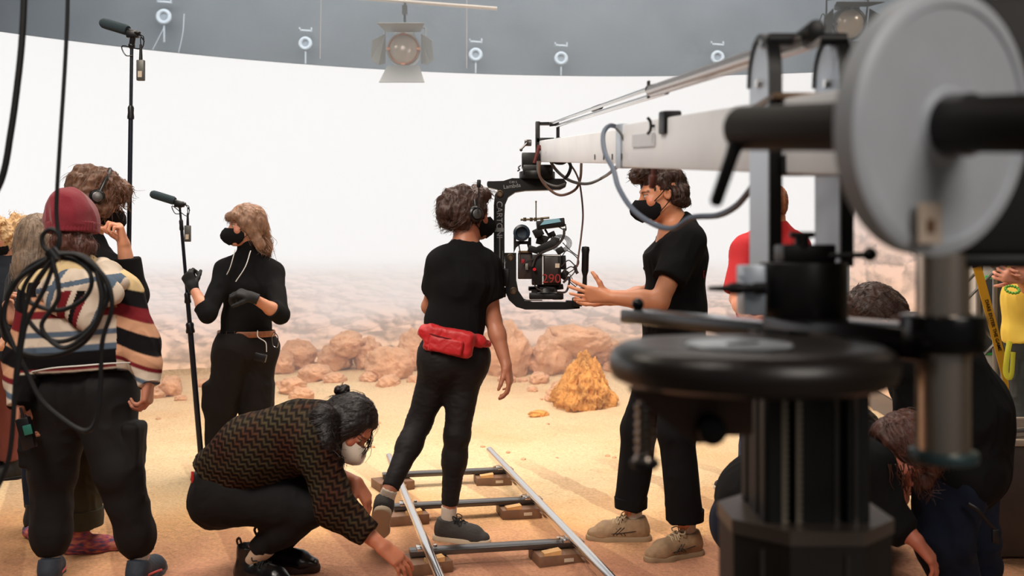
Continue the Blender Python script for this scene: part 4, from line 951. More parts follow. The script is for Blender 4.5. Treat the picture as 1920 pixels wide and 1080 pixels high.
# ---------------- person in the striped hoodie and red beanie
def beanie_person():
    Y = 4.3
    J = Js(Y, sh=[(78, 558, 4.3), (222, 552, 4.28)], nkb=(145, 508), chs=(152, 590), wst=(155, 665), pel=(156, 722), hp=[(120, 748, 4.3), (194, 748, 4.28)],
           kn=[(98, 885, 4.3), (222, 885, 4.2)], an=[(96, 1035, 4.28), (266, 1036, 4.26)], el=[(44, 668, 4.22), (266, 648, 4.24)], wr=[(38, 752, 4.12), (278, 714, 4.18)])
    root = thing('person', 'person in a striped hoodie and dark red beanie, back turned, behind the coiled cable', 'person', (J['pel'].x, Y, 0))
    H = Head(P(136, 426, 4.3), (-.35, .93, -.05), sc=1.0)
    body(root, J, H, (172, 116, 92), [dict(d=(.0, -.1, -1), n=(.9, .2, 0), side=-1, curl=.5), dict(d=(-.02, -.08, -1), n=(-.95, .1, 0), side=1, curl=.75, thumb=(.5, .3))])
    M_STR = mat('striped_fleece', (200, 180, 160), .95, vcol=True, bump=(150, .3, .002), spec=.15)
    CR, PE, MR, BK, SL, YE = [np.array(srgb(*c)[:3]) for c in ((204, 188, 170), (200, 150, 118), (116, 32, 38), (18, 16, 18), (84, 98, 114), (214, 188, 142))]
    S = SDF(.0042); torso_sdf(S, J, .028, 1.06, loose=.022, waist=1.3, bottom=False); S.cap(J['pel'] + V((0, 0, .14)), J['pel'] + V((0, 0, -.0)), .14, .135, .05, V((1, 0, 0)), 1.52); S.cut(P(156, 692, 4.3), (.06, 0, -1))
    for i in (0, 1):
        S.cap(J['sh'][i], J['el'][i], .082, .072, .06); S.cap(J['el'][i], J['el'][i].lerp(J['wr'][i], .55), .07, .062, .03); S.cap(J['el'][i].lerp(J['wr'][i], .55), J['wr'][i].lerp(J['el'][i], .12), .058, .047, .02); S.cap(J['el'][i].lerp(J['wr'][i], .8), J['wr'][i] + (J['wr'][i] - J['el'][i]).normalized() * .02, .046, .044, .01, flat1=True)
    e0, e1 = np.array(J['el'][0]), np.array(J['el'][1])
    def stripes(bands, y):
        out = np.tile(bands[-1][1], (len(y), 1))
        for lim, c in reversed(bands[:-1]):
            k_ = np.clip((lim - y) / 2.6 + .5, 0, 1)[:, None]; out = out * (1 - k_) + c * k_
        return out
    def colf(p):
        y = HY - (p[:, 2] - CH) * FPX / 4.3; x = CX + p[:, 0] * FPX / 4.3
        y1 = y + (x - 150) * .06
        tb = [(524, YE), (552, BK), (578, PE), (592, MR), (616, CR), (626, SL), (642, CR), (653, SL), (682, BK), (686, MR), (689, CR), (999, BK)]
        c = stripes(tb, y1)
        y2 = y + (x - 230) * -.35
        sb = [(532, YE), (560, BK), (583, MR), (604, PE), (636, BK), (656, PE), (664, MR), (680, CR), (688, SL), (698, CR), (708, BK), (900, SL)]
        m = x > 240; c[m] = stripes(sb, y2)[m]
        y3 = y + (x - 60) * -.3 - 8; sb3 = [(535, YE), (575, BK), (610, MR), (640, PE), (672, BK), (690, PE), (700, MR), (715, CR), (725, SL), (738, CR), (755, BK), (999, SL)]
        m = (x < 72); c[m] = stripes(sb3, y3)[m]
        return c
    hd = S.mesh('hoodie', M_STR, root, color=colf, disp=wrinkle(.007, 8, (1, 1, .7), 43))
    S = SDF(.0042); c = P(150, 540, 4.14)
    S.ell(P(152, 532, 4.16), (.145, .05, .05), Matrix.Rotation(0, 3, 'X'), .04); S.ell(P(125, 560, 4.13), (.085, .035, .07), k=.04); S.ell(P(190, 548, 4.13), (.085, .035, .065), k=.04); S.ell(P(160, 590, 4.12), (.055, .028, .06), k=.04)
    S.cap(P(92, 545, 4.2), P(100, 515, 4.3), .04, .035, .03); S.cap(P(215, 530, 4.2), P(196, 500, 4.3), .045, .04, .03)
    def hcol(p):
        x = CX + p[:, 0] * FPX / 4.14; y = HY - (p[:, 2] - CH) * FPX / 4.14; a = x - 152 + (y - 540) * .35
        c = np.tile(CR, (len(p), 1)); c[np.abs(y - 530 + .2 * (x - 150)) < 5] = SL; c[np.abs(a + 42) < 6] = SL; c[(np.abs(a + 14) < 9) & (y > 545)] = MR; c[(np.abs(a - 12) < 7) & (y > 545)] = BK; c[(np.abs(a - 20) < 5) & (y > 555)] = MR; c[np.abs(a - 58) < 8] = SL; return c
    S.mesh('hood', M_STR, hd, color=hcol, disp=wrinkle(.012, 9, (1, 1, .6), 47))
    b = MB(); b.tube(spline([P(60, 697, 4.14), P(100, 690, 4.06), P(150, 686, 4.03), P(200, 682, 4.06), P(248, 680, 4.16)], 6), .0035, 6); b.build('hem_piping', M_WHITE, hd)
    S = SDF(); torso_sdf(S, J, .014, 1.08, hipk=1.12); S.cut(J['pel'] + V((0, 0, .09)), (0, 0, 1))
    for i in (0, 1):
        S.cap(J['hp'][i], J['kn'][i], .125, .092, .05); S.cap(J['kn'][i], J['kn'][i].lerp(J['an'][i], .8), .088, .074, .04); S.cap(J['kn'][i].lerp(J['an'][i], .75), J['an'][i], .074, .05, .03, flat1=True)
        S.box(J['hp'][i].lerp(J['kn'][i], .62) + V((.10 * (1 if i else -1), -.02, 0)), (.03, .06, .09), r=.015, k=.02)
    S.mesh('jogger_trousers', mat('joggers_black', (19, 17, 18), .8, bump=(120, .3, .002), spec=.3), root, disp=wrinkle(.008, 7, (1, 1, .8), 44))
    ms = mat('runner_navy', (46, 54, 66), .7, bump=(60, .5, .004)); so = mat('runner_sole', (70, 74, 82), .7)
    for i, f in ((0, V((-.25, .75, 0))), (1, V((.12, .95, 0)))):
        a = J['an'][i]; o = shoe(root, V((a.x, a.y - .01, .09)), f, (0, 0, 1), ms, so, 1.0, name='running_shoe', sock=M_SOCK, leg=a + V((0, 0, .03)))
        b = MB(); f = f.normalized(); r = f.cross(V((0, 0, 1))); a = V((a.x, a.y, .09))
        for sg in (-1, 1): b.tube([a - f * .04 + r * sg * .048 - V((0, 0, .045)), a + f * .03 + r * sg * .054 - V((0, 0, .05)), a + f * .08 + r * sg * .05 - V((0, 0, .06))], .005, 6, squash=.5)
        b.tube([a - f * .055 + V((0, 0, .01)), a - f * .063 - V((0, 0, .03))], .007, 6); b.build('coral_trim', mat('trim_coral', (216, 92, 84), .6), o)
    # beanie
    mb = mat('knit_maroon', (128, 30, 44), .95, bump=(140, .5, .003), sheen=.2); S = SDF(.005)
    S.ell(H.pt(0, -.012, .046), (.104, .122, .094), H.M, .02); S.ell(H.pt(-.012, -.03, .112), (.06, .07, .042), H.M, .05); S.cap(H.pt(0, -.012, .03), H.pt(0, -.012, -.02), .1, .097, .02, H.f, 1.16, flat1=True); S.cut(H.pt(0, -.02, -.026), -H.u + H.f * .15)
    be = S.mesh('beanie', mb, root, disp=wrinkle(.009, 7, (1, 1, 1), 46))
    S = SDF(.005); S.cap(H.pt(0, -.012, .018), H.pt(0, -.012, -.026), .1115, .109, .0, H.f, 1.14, flat0=True, flat1=True); S.mesh('turned_brim', mb, be, disp=lambda p, n: .0015 * np.sin(np.arctan2((p - np.array(H.c)) @ np.array(H.f), (p - np.array(H.c)) @ np.array(H.r)) * 60))
    hm = hair_mat('hair_chestnut', (84, 50, 40)); S = SDF(.005); S.ell(H.pt(0, -.06, -.06), (.085, .06, .06), H.M, .03); S.ell(H.pt(.03, -.075, -.095), (.065, .045, .04), H.M, .03)
    hr = S.mesh('hair', hm, root, disp=hair_disp(H, .005, 26, .01, 41)); R = random.Random(5); L = []
    for i in range(60): s_ = H.pt(R.uniform(-.07, .09), -.09, R.uniform(-.1, -.05)); L.append(strand(s_, s_ - H.u * R.uniform(.03, .06) + H.r * R.uniform(-.03, .03), wob=.01, rnd=R))
    strands('hair_strand', L, .0024, hm, hr); fuzz(hr, H, hm, 300, .04, (0, -.2, -1), seed=5, spread=.6)
    o = thing('walkie_talkie', 'black handheld radio held low in the hand of the striped hoodie person', 'radio', tuple(P(52, 810, 4.1))); b = MB(); b.box(P(50, 812, 4.06), (.055, .035, .13), Matrix.Rotation(-.25, 3, 'Y'), .008); b.build('body', M_PL, o)
    b = MB(); b.cyl(P(44, 786, 4.06), P(38, 764, 4.06), .006, .005, n=10); b.build('antenna', M_PL, o); b = MB(); b.box(P(52, 806, 4.035), (.035, .006, .04), Matrix.Rotation(-.25, 3, 'Y'), .002); b.build('teal_panel', mat('teal', (40, 110, 96), .5), o)
beanie_person()

# ---------------- tall man with headphones, hand at his face
def headphone_man():
    Y = 4.75
    J = Js(Y, sh=[(112, 512, 4.85), (205, 512, 4.70)], nkb=(166, 460), chs=(160, 560), wst=(158, 650), pel=(155, 715), hp=[(132, 735, 4.8), (178, 735, 4.7)],
           kn=[(118, 860, 4.8), (160, 855, 4.66)], an=[(108, 985, 4.82), (152, 985, 4.66)], el=[(246, 556, 4.62), (88, 640, 4.8)][::-1], wr=[(232, 458, 4.6), (60, 700, 4.7)][::-1])
    root = thing('person', 'tall man with headphones over wavy brown hair, fist raised to his masked face', 'person', (J['pel'].x, Y, 0))
    H = Head(P(182, 372, 4.74), (.80, .42, -.42), sc=1.05)
    body(root, J, H, (196, 138, 108), [dict(d=(0, 0, -1), n=(1, 0, 0), side=1), dict(d=(-.16, -.15, .97), n=(-.75, -.5, .1), side=-1, curl=1.05, thumb=(.3, .8))], arm=1.1)
    S = SDF(); torso_sdf(S, J, .014, 1.05, loose=.012, waist=1.15); S.cut(J['pel'] + V((0, 0, 0)), (0, 0, -1)); S.cap(J['nkb'] + V((0, 0, -.02)), H.pt(0, -.03, -.09), .068, .064, .03, flat1=True)
    for i in (0, 1): S.cap(J['sh'][i], J['el'][i], .078, .07, .06); S.cap(J['el'][i], J['el'][i].lerp(J['wr'][i], .72 if i else .95), .066, .062, .03, flat1=True)
    S.mesh('sweatshirt', BLK, root, disp=wrinkle(.006, 8, (1, 1, .6), 53))
    ol = mat('twill_olive', (62, 60, 44), .92, bump=(200, .3, .002), var=(10, .2)); S = SDF(); torso_sdf(S, J, .01, 1., hipk=1.08); S.cut(J['pel'] + V((0, 0, .05)), (0, 0, 1))
    for i in (0, 1): S.cap(J['hp'][i], J['kn'][i], .105, .095, .05); S.cap(J['kn'][i], J['an'][i], .092, .088, .03, flat1=True)
    tr = S.mesh('trousers', ol, root, disp=wrinkle(.007, 8, (1, 1, .7), 54))
    for i in (0, 1): a = J['an'][i]; b = MB(); b.lathe(a, a + V((0, 0, .085)), [(.08, .004), (.098, 0), (.101, .04), (.1, .08), (.085, .085)], 28); b.build('rolled_cuff', ol, tr)
    m = bpy.data.materials.new('sock_marl'); m.use_nodes = True; nt = m.node_tree; bs = nt.nodes['Principled BSDF']; bs.inputs['Roughness'].default_value = .95; tc = nt.nodes.new('ShaderNodeTexCoord'); n = nt.nodes.new('ShaderNodeTexNoise'); n.inputs['Scale'].default_value = 45; mp = nt.nodes.new('ShaderNodeMapping'); mp.inputs['Scale'].default_value = (.5, .5, 1.6); nt.links.new(tc.outputs['Object'], mp.inputs[0]); nt.links.new(mp.outputs[0], n.inputs['Vector'])
    rp = nt.nodes.new('ShaderNodeValToRGB'); e = rp.color_ramp; e.elements[0].position = .36; e.elements[0].color = srgb(84, 80, 110); e.elements[1].position = .66; e.elements[1].color = srgb(206, 128, 104); q = e.elements.new(.5); q.color = srgb(176, 82, 96); nt.links.new(n.outputs[0], rp.inputs[0]); nt.links.new(rp.outputs[0], bs.inputs[0])
    for i, f in ((0, V((-.6, .4, 0))), (1, V((.97, .12, 0)))):
        a = J['an'][i]; f = f.normalized(); S = SDF(.005); a0 = V((a.x - .02, a.y, .07)); S.cap(a0 + V((0, 0, .12)), a0, .05, .052, .03); S.cap(a0 - f * .03 - V((0, 0, .025)), a0 + f * .12 - V((0, 0, .032)), .048, .04, .03, f.cross(V((0, 0, 1))), 1.1); S.cap(a0 + f * .1 - V((0, 0, .034)), a0 + f * .2 - V((0, 0, .04)), .04, .03, .03, f.cross(V((0, 0, 1))), 1.3); S.cut((0, 0, .004), (0, 0, -1))
        S.mesh('sock', m, root, disp=wrinkle(.003, 14, (1, 1, 1), 55))
    hm = hair_mat('hair_wavy_brown', (104, 72, 54)); S = SDF(.005); hair_cap(S, H, .018, .01, -.085); S.ell(H.pt(0, .08, .075), (.075, .04, .05), H.M, .03)
    for q in (-1, 1): S.ell(H.pt(q * .078, .03, -.02), (.022, .05, .07), H.M, .03)
    hr = S.mesh('hair', hm, root, disp=hair_disp(H, .006, 22, .012, 51)); R = random.Random(6); L = []
    for i in range(120):
        s_ = H.pt(R.uniform(.02, .09), R.uniform(.02, .11), R.uniform(.0, .11)); L.append(strand(s_, s_ + H.M @ V((R.uniform(-.2, .5), R.uniform(.2, 1), R.uniform(-1.2, 0))).normalized() * R.uniform(.03, .07), wob=.012, rnd=R))
    strands('hair_strand', L, .0024, hm, hr); fuzz(hr, H, hm, 600, .06, (0, .2, -1), seed=6, spread=.5); mask_ffp(root, H, M_MASK); headphones(root, H, M_PL, mat('metal_grey', (120, 118, 116), .35, .8), mic=0, big=.9, arc_k=1.1)
headphone_man()

# ---------------- two people at the edge of the frame
def edge_people():
    Y = 6.2
    J = Js(Y, sh=[(-40, 520), (52, 522)], nkb=(8, 490), chs=(6, 560), pel=(6, 670), hp=[(-14, 690), (26, 690)], kn=[(-10, 790), (20, 785)], an=[(-14, 860), (18, 862)], el=[(-50, 610), (40, 600, 5.9)], wr=[(-40, 680, 5.9), (2, 650, 5.8)])
    root = thing('person', 'person with curly blond hair and black mask in a dark jacket', 'person', (J['pel'].x, Y, 0))
    H = Head(P(18, 448, Y), (-.72, -.66, -.1))
    body(root, J, H, (196, 142, 112), [dict(d=(0, 0, -1), n=(1, 0, 0), side=1), dict(d=(-.9, 0, .1), n=(0, 0, 1), side=1)], vox=.007)
    S = SDF(.007); torso_sdf(S, J, .016, 1.05, loose=.012, waist=1.2); S.cut(J['pel'], (0, 0, -1))
    for i in (0, 1): S.cap(J['sh'][i], J['el'][i], .075, .066, .05); S.cap(J['el'][i], J['el'][i].lerp(J['wr'][i], .4), .064, .058, .03, flat1=True)
    S.mesh('jacket', mat('jacket_ink', (34, 40, 50), .8, spec=.3), root, disp=wrinkle(.006, 8, (1, 1, .6), 61))
    S = SDF(.007); torso_sdf(S, J, .006, 1., hipk=1.05); S.cut(J['pel'] + V((0, 0, .06)), (0, 0, 1))
    for i in (0, 1): leg_sdf(S, J['hp'][i], J['kn'][i], J['an'][i], (.1, .075, .055), flat=True)
    S.mesh('trousers', mat('trousers_rust', (120, 62, 54), .9), root, disp=wrinkle(.004, 9, (1, 1, .7), 62))
    for i in (0, 1): a = J['an'][i]; shoe(root, V((a.x, a.y, .09)), (-.6, -.7, 0), (0, 0, 1), mat('shoe_black', (22, 22, 24), .6), M_PL, 1.05, high=.03)
    hm = hair_mat('hair_curly_blond', (214, 176, 128)); S = SDF(.005); hair_cap(S, H, .012, .0, -.05); S.ell(H.pt(0, .07, .09), (.08, .05, .045), H.M, .03)
    hr = S.mesh('hair', hm, root, disp=hair_disp(H, .007, 22, .03, 63, (1, 1, 1))); R = random.Random(2); L = []
    for i in range(90):
        d = V((R.uniform(-1, 1), R.uniform(-1, .8), R.uniform(-.4, 1))).normalized(); s_ = H.pt(d.x * .1, -.02 + d.y * .12, .035 + d.z * .11); p = H.M @ d
        L.append([s_ + p * (.03 * t / 5) + V((math.cos(t * 1.9 + i), math.sin(t * 1.9 + i), math.cos(t * 1.9 + i * 2))) * .008 for t in range(7)])
    strands('hair_curl', L, .003, hm, hr); mask_ffp(root, H, M_MASK)
    Y = 5.1
    J = Js(Y, sh=[(45, 530), (128, 530)], nkb=(84, 498), chs=(88, 570), pel=(90, 690), hp=[(70, 712), (112, 712)], kn=[(70, 830), (112, 830)], an=[(70, 950), (112, 950)], el=[(30, 620, 4.95), (135, 625)], wr=[(24, 600, 4.75), (128, 720)])
    root = thing('person', 'person with long ash blond hair, back turned, in a dark vest beside the red beanie', 'person', (J['pel'].x, Y, 0))
    H = Head(P(76, 452, Y), (.1, .98, -.1))
    body(root, J, H, (190, 138, 112), [dict(d=(-.3, 0, .9), n=(1, 0, 0), side=1, curl=.8), dict(d=(0, 0, -1), n=(-1, 0, 0), side=1)], vox=.007)
    S = SDF(.007); torso_sdf(S, J, .014, 1.0, loose=.01, waist=1.2); S.cut(J['pel'], (0, 0, -1))
    for i in (0, 1): S.cap(J['sh'][i], J['el'][i], .07, .06, .05); S.cap(J['el'][i], J['wr'][i], .058, .045, .03, flat1=True)
    S.mesh('vest', mat('vest_charcoal', (36, 38, 40), .85, bump=(60, .4, .004)), root, disp=wrinkle(.007, 9, (1, 1, .6), 71))
    S = SDF(.007); torso_sdf(S, J, .004, .98, hipk=1.05); S.cut(J['pel'] + V((0, 0, .06)), (0, 0, 1))
    for i in (0, 1): leg_sdf(S, J['hp'][i], J['kn'][i], J['an'][i], (.1, .08, .06), flat=True)
    S.mesh('trousers', DNM, root, disp=wrinkle(.004, 9, (1, 1, .7), 72))
    for i in (0, 1): a = J['an'][i]; shoe(root, V((a.x, a.y, .09)), (.1, .95, 0), (0, 0, 1), mat('shoe_black', (22, 22, 24), .6), M_PL, 1.0, high=.03)
    hm = hair_mat('hair_ash_blond', (136, 116, 98)); S = SDF(.005); hair_cap(S, H, .014, .004, -.06); S.cap(H.pt(0, -.05, -.02), H.pt(0, -.07, -.14), .082, .07, .03, H.r, 1.1); S.cap(H.pt(0, -.07, -.12), H.pt(0, -.085, -.22), .07, .05, .03, H.r, 1.2)
    hr = S.mesh('hair', hm, root, disp=hair_disp(H, .004, 34, 0, 73, (1.6, 1.6, .12))); R = random.Random(12); L = []
    for i in range(60): s_ = H.pt(R.uniform(-.08, .08), -.12, R.uniform(-.18, .02)); L.append(strand(s_, s_ - H.u * R.uniform(.06, .12) + H.r * R.uniform(-.02, .02), wob=.006, rnd=R))
    strands('hair_strand', L, .002, hm, hr); fuzz(hr, H, hm, 500, .08, (0, 0, -1), seed=7, spread=.1)
edge_people()

# ---------------- man in the red shirt behind the crane
def red_man():
    Y = 6.0
    J = Js(Y, sh=[(1398, 470, 5.95), (1492, 466, 6.05)], nkb=(1453, 428), chs=(1446, 500), wst=(1444, 560), pel=(1444, 610), hp=[(1424, 630), (1466, 630)], kn=[(1414, 765, 5.9), (1470, 765)], an=[(1408, 875, 6.0), (1474, 880)], el=[(1382, 560, 5.85), (1505, 560)], wr=[(1402, 600, 5.6), (1490, 620, 5.8)])
    root = thing('person', 'man in red polo shirt and jeans, back turned, standing behind the crane column', 'person', (J['pel'].x, Y, 0))
    H = Head(P(1450, 388, Y), (.25, .95, -.15), sc=1.02)
    body(root, J, H, (198, 134, 104), [dict(d=(.6, -.3, -.4), n=(0, 1, 0), side=1), dict(d=(-.5, -.3, -.6), n=(0, 1, 0), side=1)], vox=.007, arm=1.1)
    red = mat('polo_red', (186, 28, 34), .85, bump=(150, .3, .002)); S = SDF(.0065); torso_sdf(S, J, .014, 1.08, loose=.016, waist=1.2); S.cut(J['pel'], (0, 0, -1))
    for i in (0, 1): S.cap(J['sh'][i], J['sh'][i].lerp(J['el'][i], .85), .076, .084, .05, flat1=True)
    S.cap(J['nkb'] + V((0, 0, -.02)), J['nkb'] + V((0, 0, .025)), .068, .062, .02, flat1=True)
    ts = S.mesh('polo_shirt', red, root, disp=wrinkle(.007, 8, (1, 1, .6), 81))
    b = MB(); b.tube(spline([P(1420, 452, 5.87), P(1436, 470, 5.85), P(1452, 500, 5.86)], 5), .004, 6); b.build('white_piping', M_WHITE, ts)
    b = MB(); b.tube([J['nkb'] + V((math.cos(a) * .066, math.sin(a) * .066, .03 + .015 * math.sin(a))) for a in np.linspace(0, 2 * math.pi, 24, endpoint=False)], .009, 8, closed=True); b.build('radio_strap', M_PL, root)
    S = SDF(.007); torso_sdf(S, J, .004, 1., hipk=1.05); S.cut(J['pel'] + V((0, 0, .06)), (0, 0, 1))
    for i in (0, 1): leg_sdf(S, J['hp'][i], J['kn'][i], J['an'][i], (.1, .08, .07), flat=True)
    S.mesh('jeans', mat('denim_blue', (44, 62, 92), .9, bump=(200, .3, .002), var=(9, .3)), root, disp=wrinkle(.005, 10, (1, 1, .6), 82))
    for i, f in ((0, V((-.95, -.2, 0))), (1, V((-.7, .5, 0)))): a = J['an'][i]; shoe(root, V((a.x - .02, a.y, .09)), f, (0, 0, 1), mat('sneaker_black', (40, 38, 40), .7), M_SOCK, 1.1, name='sneaker', lace=M_LACE)
    hm = hair_mat('hair_ginger', (150, 92, 58)); S = SDF(.005); hair_cap(S, H, .006, .0, -.05)
    show_ears(S, H); hr = S.mesh('hair', hm, root, disp=hair_disp(H, .002, 40, .003, 83)); fuzz(hr, H, hm, 400, .02, (0, 0, -1), seed=10)
red_man()

# ---------------- crew by the crane base
def bent_man():
    J = Js(4.05, sh=[(1712, 668, 3.82), (1742, 640, 4.3)], nkb=(1704, 632), chs=(1750, 690), wst=(1796, 775), pel=(1806, 862), hp=[(1786, 895, 3.95), (1800, 890, 4.18)], kn=[(1765, 1010, 3.9), (1822, 1010, 4.15)], an=[(1795, 1110, 3.95), (1838, 1100, 4.15)], el=[(1712, 790, 3.9), (1722, 770, 4.3)], wr=[(1704, 880, 4.0), (1718, 870, 4.3)])
    for k in ('an',):
        for q in J[k]: q.z = .12
    root = thing('person', 'man bending forward in black clothes and navy trousers behind the steel post', 'person', (J['pel'].x, 4.05, 0))
    H = Head(P(1642, 606, 4.0), (-.62, .1, -.78), (-.7, 0, .7), 1.15)
    body(root, J, H, (176, 112, 88), [dict(d=(-.15, .1, -1), n=(-.8, 0, -.3), side=1, curl=.5), dict(d=(-.15, -.1, -1), n=(-.8, 0, -.2), side=-1, curl=.5)], vox=.0065)
    S = SDF(.0065); torso_sdf(S, J, .03, 1.2, loose=.025, waist=1.25); S.cap(J['chs'], J['wst'], .17, .165, .05, V((0, 1, 0)), 1.25); S.cap(J['wst'], J['pel'], .165, .15, .05, V((0, 1, 0)), 1.2)
    for i in (0, 1): S.cap(J['sh'][i], J['el'][i], .075, .066, .06); S.cap(J['el'][i], J['el'][i].lerp(J['wr'][i], .65), .064, .055, .03, flat1=True)
    S.mesh('black_sweatshirt', BLK, root, disp=wrinkle(.006, 8, (1, 1, .7), 91))
    S = SDF(.0065); S.cap(J['hp'][0], J['hp'][1], .13, k=.06); S.cap(J['pel'], J['pel'] - V((0, 0, .06)), .14, .14, .06)
    for i in (0, 1): leg_sdf(S, J['hp'][i], J['kn'][i], J['an'][i], (.14, .11, .09))
    tr = S.mesh('trousers', DNM, root, disp=wrinkle(.007, 8, (1, 1, .7), 92))
    b = MB(); b.tube(spline([P(1815, 945, 3.75), P(1835, 958, 3.74), P(1858, 985, 3.74), P(1868, 995, 3.74), P(1868, 1020, 3.74)], 5), .008, 6, squash=.4); b.box(P(1866, 1005, 3.74), (.025, .012, .05), bev=.003); b.build('tool_strap', M_PL, tr)
    for i in (0, 1): a = J['an'][i]; shoe(root, V((a.x, a.y, .09)), (-.9, -.2, 0), (0, 0, 1), mat('shoe_black', (22, 22, 24), .6), M_PL, 1.1, high=.03)
    hm = hair_mat('hair_dark_short', (58, 38, 30)); S = SDF(.005); hair_cap(S, H, .010, .002, -.05); show_ears(S, H)
    hr = S.mesh('hair', hm, root, disp=hair_disp(H, .004, 30, .004, 93)); R = random.Random(15); L = []
    for i in range(50): s_ = H.pt(R.uniform(-.06, .06), R.uniform(-.08, .08), .12); L.append(strand(s_, s_ + H.f * R.uniform(.02, .05) + H.r * R.uniform(-.02, .02), wob=.005, rnd=R))
    strands('hair_strand', L, .002, hm, hr); fuzz(hr, H, hm, 600, .04, (0, .8, .2), seed=8, spread=.3)
bent_man()
def crouching_man():
    J = Js(3.8, sh=[(1628, 880, 3.6), (1612, 830, 3.95)], nkb=(1650, 858), chs=(1570, 880), wst=(1490, 900), pel=(1425, 930), hp=[(1425, 960, 3.75), (1425, 950, 4.0)], kn=[(1500, 1000, 3.55), (1560, 1000, 4.1)], an=[(1420, 1110, 3.8), (1480, 1120, 4.0)], el=[(1680, 985, 3.55), (1640, 960, 4.0)], wr=[(1716, 1012, 3.5), (1690, 900, 3.95)])
    for q in J['an']: q.z = .12
    root = thing('person', 'brown-haired person crouching head down beside the steel post, arm reaching to the floor', 'person', (J['pel'].x, 3.8, 0))
    H = Head(P(1692, 846, 3.65), (.35, -.25, -.9), (.9, 0, .4), 1.03)
    body(root, J, H, (176, 104, 82), [dict(d=(.62, -.1, -.75), n=(-.5, .4, -.7), side=1, curl=.35), dict(d=(.1, -.1, -1), n=(-.5, .4, -.3), side=-1, curl=.6)], vox=.0065)
    S = SDF(.0065); torso_sdf(S, J, .024, 1.08, loose=.02, waist=1.3); S.cap(J['pel'], J['chs'], .14, .135, .05, V((0, 1, 0)), 1.25)
    for i in (0, 1): S.cap(J['sh'][i], J['el'][i], .078, .066, .06); S.cap(J['el'][i], J['el'][i].lerp(J['wr'][i], .5), .062, .055, .03, flat1=True)
    S.mesh('black_shirt', BLK, root, disp=wrinkle(.006, 8, (1, 1, .7), 95))
    S = SDF(.007); S.cap(J['hp'][0], J['hp'][1], .13, k=.06); S.cap(J['pel'], J['pel'] - V((.05, 0, .1)), .15, .14, .06)
    for i in (0, 1): leg_sdf(S, J['hp'][i], J['kn'][i], J['an'][i], (.12, .085, .07))
    S.mesh('jeans', DNM, root, disp=wrinkle(.007, 8, (1, 1, .7), 96))
    for i in (0, 1): a = J['an'][i]; shoe(root, V((a.x, a.y, .09)), (.9, -.3, 0), (0, 0, 1), mat('shoe_black', (22, 22, 24), .6), M_PL, 1.1, high=.03)
    hm = hair_mat('hair_brown_long', (76, 44, 34)); S = SDF(.005); hair_cap(S, H, .014, .006, -.07); S.cap(H.pt(.0, .03, .1), H.pt(0, .12, .02), .055, .03, .04)
    hr = S.mesh('hair', hm, root, disp=hair_disp(H, .004, 30, .003, 97, (1.6, .4, 1.2))); R = random.Random(16); L = []
    for i in range(90): s_ = P(R.uniform(1660, 1725), R.uniform(868, 890), R.uniform(3.5, 3.7)); L.append(strand(s_, s_ + V((R.uniform(-.01, .03), 0, -R.uniform(.04, .1))), wob=.006, rnd=R))
    strands('hair_strand', L, .0024, hm, hr); fuzz(hr, H, hm, 700, .07, (0, .9, .1), seed=9, spread=.2)
crouching_man()
def hidden_crew():
    J = Js(4.7, sh=[(1560, 880, 4.6), (1640, 880, 4.8)], nkb=(1606, 860), chs=(1600, 920), wst=(1596, 960), pel=(1590, 1000), hp=[(1570, 1010), (1612, 1010)], kn=[(1580, 930, 4.3), (1640, 960, 4.4)], an=[(1570, 1030, 4.4), (1620, 1030, 4.4)], el=[(1545, 960), (1660, 960)], wr=[(1570, 990, 4.4), (1640, 985, 4.4)])
    for q in J['an']: q.z = .12
    root = thing('person', 'dark-haired crew member squatting low behind the crane column', 'person', (J['pel'].x, 4.7, 0))
    H = Head(P(1606, 818, 4.7), (-.3, .9, -.3), sc=1.0)
    body(root, J, H, (170, 110, 86), [None, None], vox=.008)
    S = SDF(.008); torso_sdf(S, J, .02, 1., loose=.02)
    for i in (0, 1): S.cap(J['sh'][i], J['el'][i], .07, .06, .05); S.cap(J['el'][i], J['wr'][i], .06, .05, .03)
    S.mesh('black_jumper', BLK, root)
    S = SDF(.008); S.cap(J['hp'][0], J['hp'][1], .12, k=.06)
    for i in (0, 1): leg_sdf(S, J['hp'][i], J['kn'][i], J['an'][i], (.11, .08, .06))
    S.mesh('trousers', DNM, root)
    hm = hair_mat('hair_black', (34, 26, 24)); S = SDF(.005); hair_cap(S, H, .014, .0, -.06); S.mesh('hair', hm, root, disp=hair_disp(H, .004, 30, .004, 99))
hidden_crew()
